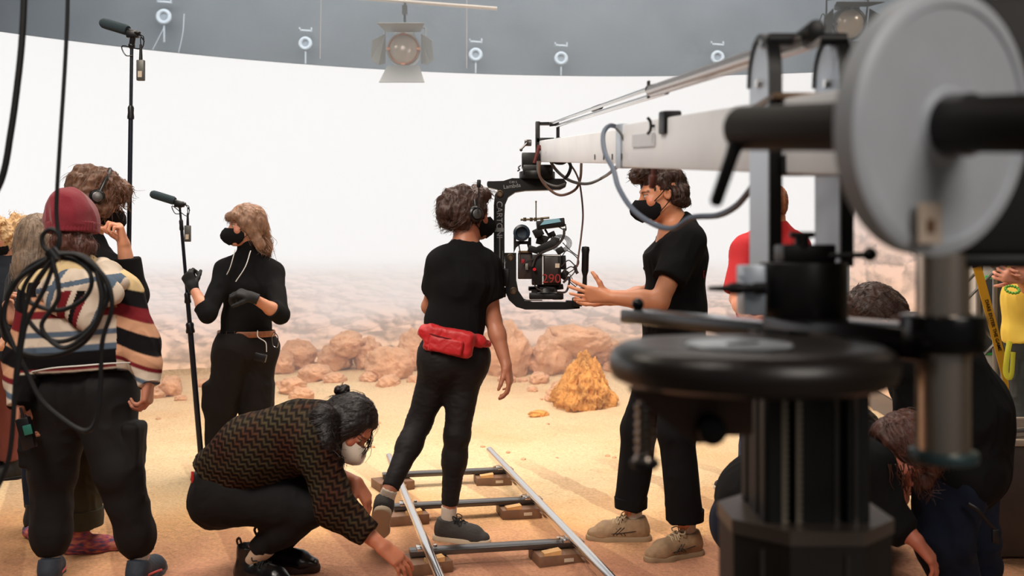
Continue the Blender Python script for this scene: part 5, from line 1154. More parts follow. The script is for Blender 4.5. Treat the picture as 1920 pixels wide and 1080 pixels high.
def yellow_person():
    Y = 5.7
    J = Js(Y, sh=[(1915, 430), (2010, 430)], nkb=(1962, 395), chs=(1958, 470), wst=(1950, 560), pel=(1946, 612), hp=[(1928, 640), (1974, 640)], kn=[(1925, 790), (1985, 790)], an=[(1925, 900), (1985, 900)], el=[(1936, 542, 5.55), (2020, 540)], wr=[(1912, 520, 5.3), (1935, 500, 5.28)])
    for q in J['an']: q.z = .1
    root = thing('person', 'person in a yellow t-shirt with clasped hands, standing beside the yellow warning tape', 'person', (J['pel'].x, Y, 0))
    H = Head(P(1962, 330, Y), (-.7, -.6, -.1))
    body(root, J, H, (206, 142, 118), [dict(d=(-.85, -.2, .1), n=(.3, .9, .3), side=1, curl=.8), dict(d=(-.9, .1, -.1), n=(-.1, -.9, -.3), side=1, curl=.75)], vox=.006, arm=1.15)
    S = SDF(.0065); torso_sdf(S, J, .016, 1.05, loose=.014, waist=1.2); S.cap(J['wst'], J['pel'] - V((0, 0, .06)), .13, .135, .05, V((1, 0, 0)), 1.25); S.cut(P(1940, 636, Y), (.1, 0, -1))
    for i in (0, 1): S.cap(J['sh'][i], J['sh'][i].lerp(J['el'][i], .7), .07, .078, .05, flat1=True)
    S.mesh('t_shirt', mat('tshirt_yellow', (236, 200, 78), .85, bump=(150, .3, .002)), root, disp=wrinkle(.006, 8, (1, 1, .6), 101))
    S = SDF(.007); torso_sdf(S, J, .008, 1., hipk=1.05); S.cut(J['pel'] + V((0, 0, .06)), (0, 0, 1))
    for i in (0, 1): leg_sdf(S, J['hp'][i], J['kn'][i], J['an'][i], (.11, .085, .065))
    S.mesh('trousers', mat('trousers_grey', (50, 54, 54), .9), root, disp=wrinkle(.007, 9, (1, 1, .7), 102))
    for i in (0, 1): a = J['an'][i]; shoe(root, V((a.x, a.y, .09)), (-.6, -.7, 0), (0, 0, 1), mat('shoe_black', (22, 22, 24), .6), M_PL, 1.1)
    hm = hair_mat('hair_brown_curly', (62, 42, 34)); S = SDF(.006); hair_cap(S, H, .012, .0, -.05); S.mesh('hair', hm, root)
    b = MB(); b.tube(spline([P(1893, 640, 5.55), P(1888, 670, 5.53), P(1886, 700, 5.53), P(1896, 705, 5.53), P(1900, 660, 5.54)], 5), .016, 6, squash=.25); b.build('yellow_strap', mat('strap_yellow', (222, 214, 60), .7), root)
    o = thing('wristband', 'green beaded band held in the hands of the person in yellow', 'wristband', tuple(P(1897, 545, 5.2))); b = MB()
    for k in range(14): a = k / 14 * 2 * math.pi; b.sphere(P(1898, 543, 5.17) + V((math.cos(a) * .034, math.sin(a) * .02, math.sin(a) * .018)), .008, 10)
    b.build('beads', mat('bead_green', (110, 176, 60), .25), o)
yellow_person()
# ================================================================ TRACK
M_STEEL = mat('steel_brushed', (214, 212, 210), .16, 1.); M_DSTEEL = mat('steel_dark', (96, 92, 90), .28, .8)
M_WOOD = mat('birch_block', (120, 88, 66), .6, bump=(30, .3, .003), var=(14, .2)); M_PALEW = mat('pine_wedge', (206, 160, 104), .7, var=(20, .15))
tr = thing('camera_track', 'steel dolly track laid on wooden blocks across the sand', 'track', (-.2, 5.2, 0))
def rx(Y, side): return (.378 if side else -.302) - .208 * (Y - 4.03)
for sd, y1 in ((0, 6.35), (1, 6.56)):
    b = MB(); a, e = V((rx(3.3, sd), 3.3, .115)), V((rx(y1, sd), y1, .115)); b.cyl(a, e, .0215, n=20); d = (e - a).normalized()
    b.box((a + e) / 2 - V((0, 0, .026)), (.012, (e - a).length, .03), frame(d, V((0, 0, 1))) @ Matrix(((1, 0, 0), (0, 0, 1), (0, 1, 0))) if False else Matrix.Rotation(math.atan2(-d.x, d.y), 3, 'Z'))
    b.build('rail', M_STEEL, tr)
pd = V((.979, .204, 0)); rot = Matrix.Rotation(math.atan2(.204, .979), 3, 'Z')
SL = [(6.08, 0), (5.33, 1), (4.53, 2)]
for Y0, k in SL:
    c = V(((rx(Y0, 0) + rx(Y0, 1)) / 2, Y0, .072)); b = MB(); b.box(c, (.80, .075, .024), rot, .003)
    s = b.build('sleeper', M_DSTEEL, tr)
    for sg in (-1, 1):
        b = MB(); q = c + pd * sg * .335; b.box(q + V((0, 0, .014)), (.07, .075, .02), rot, .003); b.cyl(q + pd * -sg * .05 + V((0, 0, .018)), q + pd * -sg * .05 + V((0, 0, .028)), .009, n=6); b.build('rail_clamp', M_STEEL, s)
wpos = ['far end of the right-hand rail', 'middle of the right-hand rail', 'near part of the right-hand rail', 'middle of the left-hand rail', 'near part of the left-hand rail', 'far end of the left-hand rail']
for i, (k, sg) in enumerate(((0, 1), (1, 1), (2, 1), (1, -1), (2, -1), (0, -1))):
    Y0 = SL[k][0]; c = V(((rx(Y0, 0) + rx(Y0, 1)) / 2, Y0, 0)) + pd * (sg * .335 - (.06 if sg > 0 else .0)) + V((0, -.03, 0)); rr = Matrix.Rotation(.15 + .06 * i, 3, 'Z')
    b = MB(); b.box(c + V((0, 0, .0265)), (.215, .18, .053), rr, .003); o = b.build('wooden_block', M_WOOD, None); origin_to(o, c); tag(o, 'flat brown wooden block under the ' + wpos[i], 'block', 'packing blocks under the track')
    b = MB(); b.box(c + rr @ V((.03, -.091, .028)), (.045, .002, .016), rr); l = b.build('paper_label', mat('label_paper', (206, 190, 170), .8), o)
    if i < 5:
        c2 = c + rr @ V((-.045 if sg > 0 else .03, -.065, .053)); b = MB(); b.prism([(-.04, 0), (.04, 0), (.04, .022), (-.04, .012)], c2, rr @ V((1, 0, 0)), (0, 0, 1), .05); w_ = b.build('wooden_wedge', M_PALEW); origin_to(w_, c2); tag(w_, 'small pale wedge on the block under the ' + wpos[i], 'wedge', 'pale wedges on the track blocks')

# ================================================================ MICROPHONE BOOMS
M_FOAM = mat('windshield_foam', (44, 58, 64), .95, bump=(200, .5, .003)); M_POLE = mat('carbon_pole', (30, 36, 46), .35, .3); M_TX = mat('transmitter_grey', (92, 92, 88), .45, .4)
def boom(label, top, bottom, m0, m1, tx, cols, rad=.011, dpt=.0):
    o = thing('boom_microphone', label, 'microphone', tuple(bottom)); d = (top - bottom)
    cuts = [0] + cols + [1]
    for i in range(len(cuts) - 1):
        b = MB(); r = rad * (1.25 - .25 * i); b.cyl(bottom + d * cuts[i], bottom + d * cuts[i + 1], r, n=14); b.build('pole_section', M_POLE, o)
        if i: b = MB(); p = bottom + d * cuts[i]; u = d.normalized(); b.lathe(p - u * .03, p + u * .035, [(0, 0), (r * 1.9, 0), (r * 2, .01), (r * 1.7, .03), (r * 1.8, .055), (r * 1.3, .065), (0, .065)], 14); b.build('locking_collar', M_PL, o)
    b = MB(); L_ = (m1 - m0).length; R_ = .026; b.lathe(m0, m1, [(0, 0), (R_ * .7, .002), (R_ * .95, .014), (R_, .03), (R_, L_ - .01), (R_ * .8, L_), (0, L_)], 20); mic = b.build('foam_windshield', M_FOAM, o)
    b = MB(); dm = (m1 - m0).normalized(); b.cyl(m1, m1 + dm * .07, .011, n=12); b.box(m1 + dm * .03 + V((0, 0, -.012)), (.06, .03, .035), bev=.006); b.cyl(top, m1 + dm * .035, .014, n=12); b.sphere(top, .017, 12); b.build('shock_mount', M_PL, o)
    b = MB(); b.tube(spline([m1 + dm * .06, m1 + dm * .095 + V((0, 0, -.01)), m1 + dm * .08 + V((0, 0, -.07)), top + V((-.045, 0, .0)), top + V((-.03, 0, -.045)), top + V((.01, -.014, -.05))], 5), .003, 6); b.tube(spline([m1 + dm * .07, m1 + dm * .10 + V((0, 0, -.03)), tx + V((0, 0, .16)), tx + V((0, 0, .12))], 5), .0028, 6); b.build('microphone_cable', M_PL, o)
    b = MB(); b.cyl(tx + V((0, 0, .045)), tx + V((0, 0, .125)), .009, .006, n=12); b.build('plug', M_PL, o)
    b = MB(); b.box(tx, (.038, .022, .10), bev=.004); t = b.build('transmitter', M_TX, o); b = MB(); b.box(tx + V((0, -.012, -.02)), (.02, .002, .03)); b.build('paper_label', mat('label_paper', (206, 190, 170), .8), t)
boom('microphone on a tall pole rising behind the man with headphones', P(247, 86, 4.85), P(234, 1018, 4.85), P(190, 42, 4.9), P(240, 57, 4.85), P(264, 132, 4.82), [.46, .865])
boom('microphone on the pole held by the woman in the black turtleneck', P(337, 386, 6.12), P(380, 893, 6.29), P(283, 363, 6.12), P(328, 377, 6.1), P(352, 438, 6.08), [.555, .665, .93], .014)

# ================================================================ HANGING CABLES
M_RUB = mat('rubber_black', (26, 26, 27), .55, bump=(60, .2, .002), spec=.4)
pp = lambda pts, Y: [P(x, y, Y if len(q) < 1 else Y + q[0]) for x, y, *q in pts]
cc = thing('cable_coil', 'big coil of black cable hanging from above in front of the striped hoodie', 'cable', tuple(P(104, 476, 2.6)))
rope('cable', [V((-1.15, 2.6, 7.0)), V((-1.15, 2.6, 5.5)), V((-1.153, 2.6, 4.0)), P(129, -500, 2.6), P(128, -200, 2.6), P(127, 0, 2.6), P(122, 120, 2.6), P(113, 260, 2.6), P(106, 380, 2.6), P(108, 425, 2.6), P(112, 445, 2.6), P(100, 478, 2.6)], .0055, M_RUB, cc)
L_ = [[(100, 478), (82, 462), (80, 442), (94, 430), (108, 436), (112, 452), (106, 470), (90, 486)],
      [(98, 478), (50, 505), (14, 560), (6, 615, .03), (38, 660, .04), (100, 667, .04), (160, 640, .02), (194, 575), (186, 520), (150, 486), (112, 476)],
      [(104, 480), (64, 508), (42, 552), (56, 604), (104, 640), (160, 622), (198, 570), (200, 530), (160, 482), (104, 474)],
      [(102, 482), (78, 516), (54, 556), (66, 572), (110, 582), (150, 566), (170, 540), (168, 510), (140, 488), (100, 482)],
      [(96, 482), (30, 528), (8, 590), (22, 640), (46, 690), (76, 748), (118, 786), (158, 808), (180, 790), (188, 730), (192, 640), (210, 575), (196, 520), (150, 480), (110, 476)],
      [(100, 484), (60, 540), (44, 600), (30, 700), (24, 800), (14, 870), (-12, 930)],
      [(104, 484), (84, 540), (52, 600), (40, 650), (30, 720)],
      [(98, 482), (110, 556), (78, 612), (120, 652), (176, 612), (190, 560), (180, 508)]]
for i, l in enumerate(L_): rope('cable', pp(l, 2.6 - .012 * i), .0062, M_RUB, cc)
b = MB(); b.cyl(P(94, 470, 2.55), P(108, 488, 2.55), .017, n=14); b.build('cable_tie', M_PL, cc)
o = rope('hanging_cable', [V((-1.2, 2.5, 7)), V((-1.2, 2.5, 5.5)), V((-1.2, 2.5, 4.0)), P(56, -500, 2.5), P(49, -160, 2.5), P(45, 0, 2.5), P(40, 90, 2.5), P(30, 180, 2.5), P(20, 250, 2.5), P(5, 330, 2.5), P(-30, 420, 2.5), P(-60, 620, 2.5)], .0085, M_RUB); tag(o, 'thick dark cable hanging down past the upper left of the screen', 'cable')

# ================================================================ LAMPS AND FITTINGS ABOVE THE SCREEN
M_LMP = mat('lamp_housing', (136, 142, 146), .5, .1); M_GLS = mat('lens_glass', (176, 168, 160), .15, spec=.8); M_PIPE = mat('pipe_white', (206, 202, 196), .4)
def fresnel(label, c, s, m, ring, tilt=0.):
    o = thing('studio_lamp', label, 'lamp', tuple(c)); R = Matrix.Rotation(tilt, 3, 'X'); q = lambda x, y, z: c + R @ V((x * s, y * s, z * s))
    b = MB(); b.lathe(q(0, .24, 0), q(0, -.02, 0), [(0, 0), (.10 * s, 0), (.15 * s, .05 * s), (.17 * s, .2 * s), (.17 * s, .26 * s), (0, .26 * s)], 28); b.box(q(0, .1, .17), (.2 * s, .2 * s, .06 * s), R, .01); b.build('housing', m, o)
    b = MB(); b.lathe(q(0, -.02, 0), q(0, -.06, 0), [(.0, 0), (.145 * s, 0), (.12 * s, .02 * s), (.06 * s, .035 * s), (0, .04 * s)], 28); b.build('lens', M_GLS, o)
    b = MB(); b.tube([q(math.cos(a) * .148, -.03, math.sin(a) * .148) for a in np.linspace(0, 2 * math.pi, 32, endpoint=False)], .009 * s, 8, closed=True)
    for a in (math.pi / 2, 0, math.pi, -math.pi / 2): b.box(q(math.cos(a) * .15, -.035, math.sin(a) * .15), (.04 * s, .02 * s, .025 * s), R)
    b.build('lens_ring', ring, o)
    def door(pts): 
        b = MB(); vs = [q(*p) for p in pts]; n = (vs[1] - vs[0]).cross(vs[2] - vs[0]).normalized() * .004; k = len(vs)
        b.add([v + n for v in vs] + [v - n for v in vs], [tuple(range(k)), tuple(range(2 * k - 1, k - 1, -1))] + [(i, (i + 1) % k, k + (i + 1) % k, k + i) for i in range(k)], True); b.build('barn_door', m, o)
    door([(-.16, -.04, -.17), (.16, -.04, -.17), (.225, -.18, -.36), (-.225, -.18, -.36)]); door([(-.17, -.04, .17), (.17, -.04, .17), (.235, -.30, .20), (-.235, -.30, .20)])
    for sg in (-1, 1): door([(sg * .18, -.04, -.15), (sg * .18, -.04, .15), (sg * .30, -.16, .06), (sg * .31, -.16, -.13), (sg * .24, -.12, -.18)])
    b = MB(); b.tube([q(-.2, .1, 0), q(-.21, .1, .24), q(0, .1, .27), q(.21, .1, .24), q(.2, .1, 0)], .011 * s, 8); b.build('yoke', m, o)
    b = MB(); b.cyl(q(0, .1, .27), V((q(0, .1, .27).x, q(0, .1, .27).y, 7.0)), .012, n=10); b.box(q(0, .1, .42), (.05, .05, .09)); b.build('hanger', M_PL, o)
    b = MB(); b.tube(spline([q(-.2, .1, .05), q(-.27, .0, .1), q(-.3, .0, .02), q(-.28, .1, -.05)], 5), .006, 6); b.build('power_cable', M_PL, o)
fresnel('round stage lamp with barn doors hanging over the top edge of the screen', P(757, 93, 10.0), 1., M_LMP, mat('ring_copper', (170, 120, 92), .4, .6))
fresnel('dark stage lamp high on the right, above the crane pivot', P(1592, 45, 11.0), 1.1, mat('lamp_dark', (44, 42, 40), .5, .3), M_DSTEEL, .2)
b = MB(); b.cyl(P(560, -12, 10.1), P(932, 16, 10.1), .018, n=12); o = b.build('ceiling_pipe', M_PIPE); origin_to(o, P(800, 5, 10.1)); tag(o, 'pale horizontal pipe above the lamp with barn doors', 'pipe')
for i, (x0, x1, y1, lab) in enumerate(((612, 600, 110, 'thin wire left of the lamp with barn doors'), (876, 875, 128, 'thin wire right of the lamp with barn doors'))):
    a = P(x0, -10, 10.15); b = MB(); b.cyl(V((a.x, a.y, 6.99)), P(x1, y1, 10.15), .0035, n=6); o = b.build('suspension_wire', M_PIPE); origin_to(o, P(x1, y1, 10.15)); tag(o, lab, 'wire')
def ringfix(px, py, lab, s=1., extra=False):
    c = P(px, py, 15.05); o = thing('wall_ring_fixture', lab, 'fixture', tuple(c), group=None); b = MB(); r = .078 * s
    b.tube([c + V((math.cos(a) * r, -.02, math.sin(a) * r)) for a in np.linspace(0, 2 * math.pi, 28, endpoint=False)], .028 * s, 10, closed=True); b.build('ring', M_WHITE, o)
    b = MB(); b.cyl(c + V((0, .12, 0)), c + V((0, -.01, 0)), .06 * s, n=18); b.build('back_plate', mat('fixture_grey', (150, 150, 150), .5), o)
    b = MB(); b.box(c + V((0, 0, .2 * s)), (.20 * s, .03, .025 * s), Matrix.Rotation(.08, 3, 'Y')); b.box(c + V((-.09 * s, 0, .22 * s)), (.02, .03, .05)); b.box(c + V((.09 * s, 0, .22 * s)), (.02, .03, .05)); b.cyl(c + V((0, .1, .2 * s)), c + V((0, 0, .2 * s)), .01); b.build('bracket', M_PIPE, o)
    b = MB(); b.box(c + V((0, 0, -.2 * s)), (.022, .02, .2 * s)); b.sphere(c + V((0, 0, -.32 * s)), .02, 8); b.build('drop_tab', M_PIPE, o)
    if extra: b = MB(); b.tube(spline([c + V((.3, 0, .05)), c + V((.27, 0, -.3)), c + V((.12, 0, -.9)), c + V((.0, 0, -1.3))], 5), .008, 6); b.tube(spline([c + V((0, 0, -.15)), c + V((-.18, 0, -.5)), c + V((-.42, 0, -.95))], 5), .008, 6); b.build('wire', M_PIPE, o)
ringfix(308, 32, 'white ring fixture with trailing wires on the wall, nearest the tall microphone', 1.15, True); ringfix(573, 82, 'white ring fixture on the wall between the tall microphone and the barn-door lamp')
ringfix(892, 103, 'white ring fixture on the wall, first to the right of the barn-door lamp'); ringfix(1052, 110, 'white ring fixture on the wall above the end of the crane arm'); ringfix(1345, 108, 'white ring fixture on the wall touching the crane\'s upper tube')

# ================================================================ RIGHT-HAND SIDE OF THE STUDIO
M_ALU = mat('truss_alu', (150, 148, 144), .35, .8)
c0 = P(1868, 700, 6.6); ts = thing('lighting_truss', 'aluminium lattice truss tower standing behind the warning tape', 'truss', (c0.x - .12, 6.7, 0)); s_ = .24
for dx in (0, 1):
    for dy in (0, 1): b = MB(); x = c0.x - s_ * dx; y = 6.6 + s_ * dy; b.cyl((x, y, 0), (x, y, 3.6), .024, n=14); b.build('chord', M_ALU, ts)
for dy in (0, 1):
    b = MB(); y = 6.6 + s_ * dy
    for k in range(15): z = .1 + k * .24; a, e = (c0.x, c0.x - s_) if k % 2 else (c0.x - s_, c0.x); b.cyl((a, y, z), (e, y, z + .24), .01, n=8)
    b.build('lattice', M_ALU, ts)
M_TAPE = mat('tape_yellow', (206, 156, 40), .6); a, e = P(1832, 500, 6.3), P(1912, 800, 6.3); d = (e - a).normalized(); tp = thing('warning_tape', 'yellow warning tape with black lettering slanting across the truss', 'tape', tuple(e))
b = MB(); n_ = V((0, -1, 0)); sd = d.cross(n_).normalized(); b.box((a + e) / 2, (.055, .004, (e - a).length), Matrix((sd, n_.cross(d) * 0 + V((0, 1, 0)), d)).transposed()); b.build('tape_strip', M_TAPE, tp)
b = MB(); a2 = P(1812, 425, 6.3); b.box((a + a2) / 2, (.057, .005, (a - a2).length), Matrix((sd, V((0, 1, 0)), d)).transposed()); b.build('black_end', M_PL, tp)
text_mesh('lettering', 'DARE ENTER THE GAME', .031, P(1862, 610, 6.29), d, -sd if (-sd).cross(d).y > 0 else sd, M_PL, tp, .0005, .0006)
g_ = thing('green_trimmed_case', 'grey equipment case with a bright green rounded edge standing behind the truss', 'case', (3.55, 7.9, 0)); b = MB(); c = P(1862, 640, 7.9); b.box((c.x, 7.9, .78), (.36, .3, 1.4), bev=.05); b.build('shell', mat('case_white', (196, 190, 182), .6), g_)
b = MB(); b.box((c.x - .02, 7.74, .93), (.24, .03, .62), bev=.012); b.build('green_frame', mat('green_bright', (40, 176, 60), .5), g_); b = MB(); b.box((c.x - .05, 7.72, .93), (.22, .03, .57), bev=.01); b.build('dark_panel', mat('panel_dark', (44, 46, 46), .6), g_)
b = MB(); R = random.Random(21); 
for k in range(46):
    cx_, cy_, r = R.uniform(3.35, 4.4), R.uniform(6.6, 8.6), R.uniform(.15, .34); z = R.uniform(.015, .09)
    b.tube([(cx_ + math.cos(t) * r * (1 + .2 * math.sin(3 * t + k)), cy_ + math.sin(t) * r * .8, z + .02 * math.sin(2 * t + k)) for t in np.linspace(0, 2 * math.pi, 22, endpoint=False)], .009, 6, closed=True)
o = b.build('cable_pile', M_RUB); tag(o, 'tangle of black cables heaped on the floor by the truss', 'cables', kind='stuff')
fc = thing('flight_case', 'dark brown road case with pale metal edges on the floor, behind the bent man', 'case', (2.6, 4.75, 0)); x0, y0, w_, d_, h_ = 2.175, 4.55, .62, .62, .53
b = MB(); b.box((x0 + w_ / 2, y0 + d_ / 2, h_ / 2 + .01), (w_, d_, h_ - .02), bev=.004); b.build('body', mat('case_brown', (62, 48, 40), .6, bump=(30, .3, .003), var=(8, .2)), fc)
b = MB()
for x, y in ((x0, y0), (x0 + w_, y0), (x0, y0 + d_), (x0 + w_, y0 + d_)): b.box((x, y, h_ / 2 + .01), (.022, .022, h_), bev=.003)
b.build('corner_trim', mat('case_edge', (150, 130, 112), .35, .6), fc)
b = MB(); zt = h_ + .012
for a, e in (((x0, y0), (x0 + w_, y0)), ((x0 + w_, y0), (x0 + w_, y0 + d_)), ((x0 + w_, y0 + d_), (x0, y0 + d_)), ((x0, y0 + d_), (x0, y0))): b.box(((a[0] + e[0]) / 2, (a[1] + e[1]) / 2, zt), (abs(a[0] - e[0]) + .03, abs(a[1] - e[1]) + .03, .03), bev=.004)
b.build('lid_frame', mat('case_lid_edge', (168, 152, 136), .45, .3), fc); b = MB(); b.box((x0 + w_ / 2, y0 + d_ / 2, zt - .004), (w_ - .04, d_ - .04, .02)); b.build('lid', MATS['case_brown'], fc)
b = MB(); b.tube([(x0 + .1, y0 + .1, zt + .01), (x0 + .14, y0 + .1, zt + .035), (x0 + .3, y0 + .16, zt + .035), (x0 + .34, y0 + .16, zt + .01)], .012, 8); b.build('handle', M_ALU, fc)
# ================================================================ CRANE
M_ARM = mat('arm_aluminium', (248, 251, 255), .4, .0, var=(6, .06), bump=(40, .05, .001)); M_BLK = mat('anodised_black', (20, 19, 19), .42, .2, spec=.5); M_PLATE = mat('plate_aluminium', (196, 206, 218), .35, .35)
M_RED = mat('lever_red_brown', (96, 34, 26), .45); M_GREYR = mat('cable_grey', (112, 112, 112), .5)
def armp(Y): return V((.481 - .1036 * (Y - 2.04), Y, 1.636 + .096 * (Y - 2.04)))
cr = thing('camera_crane', 'camera crane with long aluminium arm and black pivot column in the near foreground', 'crane', (.473, 1.62, 0))
d = (armp(5) - armp(2)).normalized(); Mx = V((1, 0, 0)); Mx = (Mx - d * Mx.dot(d)).normalized(); MA = Matrix((Mx, d, Mx.cross(d))).transposed()
def armbox(name, y0, y1, w, h, m, bev=.004, par=None):
    a, e = armp(y0), armp(y1); b = MB(); b.box((a + e) / 2, (w, (e - a).length, h), MA, bev); return b.build(name, m, par or cr)
inner = armbox('inner_arm', 2.9, 5.12, .075, .107, M_ARM); outer = armbox('outer_arm', 1.42, 3.03, .10, .128, M_ARM)
for k, yy in enumerate((3.5, 3.34, 3.2, 3.08, 3.0)): b = MB(); p = armp(yy) + V((-.0395 if yy > 3.03 else -.052, 0, -.032)); b.box(p, (.002, .012, .018)); b.build('scale_mark', M_BLK, inner)
armbox('end_collar', 3.0, 3.07, .112, .135, M_PLATE, .003, outer)
b = MB(); b.box(armp(2.72) + V((-.053, 0, .012)), (.002, .26, .035), MA); b.build('faded_label', mat('label_faded', (222, 226, 232), .6), outer)
# knobs and latches on the arm
def knob(px, py, Y, L, r, m, lever=None, m2=None, nm='clamp_knob'):
    b = MB(); p = P(px, py, Y); b.cyl(p, p + V((-L * .2, -L * .98, 0)), r, r * .8, n=14, bev=r * .2)
    if lever: b.tube([p + V((-L * .2, -L * .9, 0)), p + V(lever)], r * .55, 8)
    return b.build(nm, m, cr)
b = MB(); p = P(1178, 291, 2.95); b.lathe(p, p + V((.05, -.01, 0)), [(0, 0), (.028, 0), (.012, .008), (.014, .012), (.015, .045), (.006, .062), (0, .07)], 12)
for sg in (-1, 1): b.box(p + V((.004, -.005, sg * .022)), (.01, .02, .02), Matrix.Rotation(sg * .5, 3, 'Y'), .002)
b.build('clamp_knob', M_RED, cr)
b = MB(); p = P(1090, 272, 3.95); b.cyl(p, p + V((.05, 0, -.004)), .008, n=10); b.cyl(p, p + V((-.004, 0, .022)), .009, .006, n=10); b.build('clamp_lever', M_RED, cr)
b = MB(); p = P(1214, 236, 2.6); b.tube(spline([p + V((.0, 0, .022)), p + V((.008, 0, .01)), p + V((.008, 0, -.01)), p + V((0, 0, -.022))], 4), .004, 8); b.cyl(p + V((.008, 0, 0)), p + V((.035, 0, 0)), .004, n=8); b.build('t_handle', M_BLK, cr)
b = MB(); b.box(P(1256, 230, 2.5), (.045, .06, .058), MA, .005); b.build('clamp_block', M_BLK, cr)
b = MB(); p = P(1225, 318, 2.6); b.cyl(p, p - V((0, 0, .02)), .006, n=10); b.cyl(p - V((0, 0, .015)), p - V((.004, 0, .05)), .012, .008, n=12, bev=.003); b.build('lower_latch', mat('latch_brown', (100, 52, 42), .4), cr)
b = MB(); p = P(1018, 282, 5.0); b.cyl(p + V((.03, -.06, 0)), p + V((-.02, -.06, .005)), .012, n=12); b.tube([p + V((-.02, -.06, .02)), p + V((-.03, -.06, -.02)), p + V((-.045, -.06, -.07))], .01, 8); b.build('clamp_lever', M_RED, cr)
# upper parallel rods and end bracket
rod = lambda px, py, Y: P(px, py, Y)
b = MB(); b.cyl(P(1222, 171, 2.85), P(1520, 74, 1.70), .0175, n=20); b.build('upper_tube', mat('tube_alu', (186, 176, 170), .25, .8), cr)
b = MB(); b.cyl(P(1032, 232, 5.05), P(1218, 166, 2.88), .0065, n=10); b.cyl(P(1044, 236, 5.0), P(1250, 172, 2.75), .0085, n=10); b.build('tension_rod', M_STEEL, cr)
b = MB(); p = P(1216, 168, 2.86); b.cyl(p, p + V((.03, -.05, .0)), .013, n=12); b.box(p, (.008, .02, .05), bev=.002); b.build('turnbuckle', M_BLK, cr)
b = MB(); p, q = P(1112, 205, 4.1), P(1126, 200, 3.9); b.cyl(p, q, .011, n=12); b.build('turnbuckle', M_BLK, cr)
b = MB(); b.box(P(1008, 266, 5.02), (.022, .06, .20), bev=.003); b.box(P(1046, 249, 5.02), (.016, .04, .075), bev=.003); b.box(P(1026, 232, 5.02), (.11, .04, .014), bev=.003); b.box(P(1022, 264, 5.02), (.09, .06, .025), bev=.003); b.cyl(P(1030, 233, 5.0), P(1048, 231, 5.0), .012, n=10); b.build('end_bracket', M_BLK, cr)
# pivot plates
for i, X in enumerate((.455, .578)):
    o_ = V((X, 1.80, 1.57)); hh = .222; hw = .078
    out = [(-hw, -.19), (hw, -.19)] + [(math.cos(t) * hw, hh - hw + math.sin(t) * hw) for t in np.linspace(0, math.pi, 12)]
    b = MB(); b.prism(out, o_, (0, 1, 0), (0, 0, 1), .014); pl = b.build('pivot_plate', M_PLATE, cr)
    b = MB(); b.prism([(x * 1.0 - .0, z) for x, z in [(-hw - .006, -.19), (-hw + .004, -.19), (-hw + .004, hh - hw)] + [(math.cos(t) * (hw - .004), hh - hw + math.sin(t) * (hw - .004)) for t in np.linspace(math.pi, 0, 12)] + [(math.cos(t) * (hw + .006), hh - hw + math.sin(t) * (hw + .006)) for t in np.linspace(0, math.pi, 12)]], o_, (0, 1, 0), (0, 0, 1), .022); b.build('black_edge', M_BLK, pl)
    for q_ in ((1.80, 1.71), (1.77, 1.775)):
        b = MB(); b.cyl((X - .014, *q_), (X - .005, *q_), .0085, n=12); b.build('bolt', M_STEEL, pl)
b = MB(); b.cyl((.45, 1.745, 1.778), (.585, 1.745, 1.778), .011, n=16); b.cyl((.508, 1.66, 1.778), (.508, 1.76, 1.778), .0155, n=20, bev=.003); b.build('axle', M_BLK, cr)
b = MB(); b.box((.52, 1.80, 1.672), (.15, .2, .012), bev=.003); b.build('cross_plate', mat('plate_brown', (120, 96, 76), .4, .5), cr); b = MB(); b.box((.517, 1.72, 1.555), (.11, .05, .035), bev=.006); b.cyl((.50, 1.69, 1.545), (.50, 1.70, 1.545), .008); b.box((.61, 1.74, 1.545), (.05, .05, .03), bev=.004); b.build('pivot_block', M_BLK, cr)
# drum, lever, beam
C = V((.473, 1.62, 0)); z = lambda v: V((0, 0, v))
b = MB(); b.cyl(C + z(1.30), C + z(1.388), .07, n=40, bev=.004); b.cyl(C + z(1.285), C + z(1.305), .04, n=24); b.cyl(C + V((.0, -.071, 1.345)), C + V((0, -.069, 1.345)), .005, n=10); b.build('pan_drum', M_BLK, cr)
b = MB(); b.box(C + V((.0, -.01, 1.402)), (.085, .06, .03), bev=.004); b.cyl(C + V((-.01, -.03, 1.41)), C + V((-.01, -.03, 1.43)), .012, n=14); b.box(C + V((-.01, -.03, 1.432)), (.04, .014, .01), bev=.003); b.build('brake_block', M_BLK, cr)
b = MB(); b.cyl(P(1555, 480, 1.58), P(1622, 478, 1.56), .0045, n=10); b.sphere(P(1631, 477, 1.56), .0105, 18); b.build('brake_lever', M_BLK, cr)
b = MB(); b.box(P(1408, 544, 1.58), (.036, .05, .08), bev=.003); b.cyl(P(1390, 520, 1.552), P(1390, 520, 1.57), .004); b.build('connector_box', M_PLATE, cr)
b = MB(); b.lathe(P(1326, 541, 1.56), P(1432, 541, 1.54), [(0, 0), (.0035, .002), (.0055, .03), (.0055, .032), (.009, .034), (.0095, .05), (.007, .055), (.007, .07), (.0095, .072), (.0095, .09), (0, .09)], 14); b.build('plug', M_BLK, cr)
a, e = P(1196, 617, 2.05), P(1768, 612, 1.34); dd = (e - a); ang = math.atan2(dd.y, dd.x); L0 = dd.length
b = MB(); Rz = Matrix.Rotation(ang, 3, 'Z'); b.box((a + e) / 2, (L0, .085, .026), Rz, .004); mm = a.lerp(e, .80); b.box(mm - V((0, 0, .012)), (L0 * .42, .10, .044), Rz, .006); b.cyl(e - V((0, 0, .034)), e + V((0, 0, .016)), .055, n=32, bev=.004); b.build('swivel_beam', mat('beam_black', (18, 17, 17), .2, .2), cr)
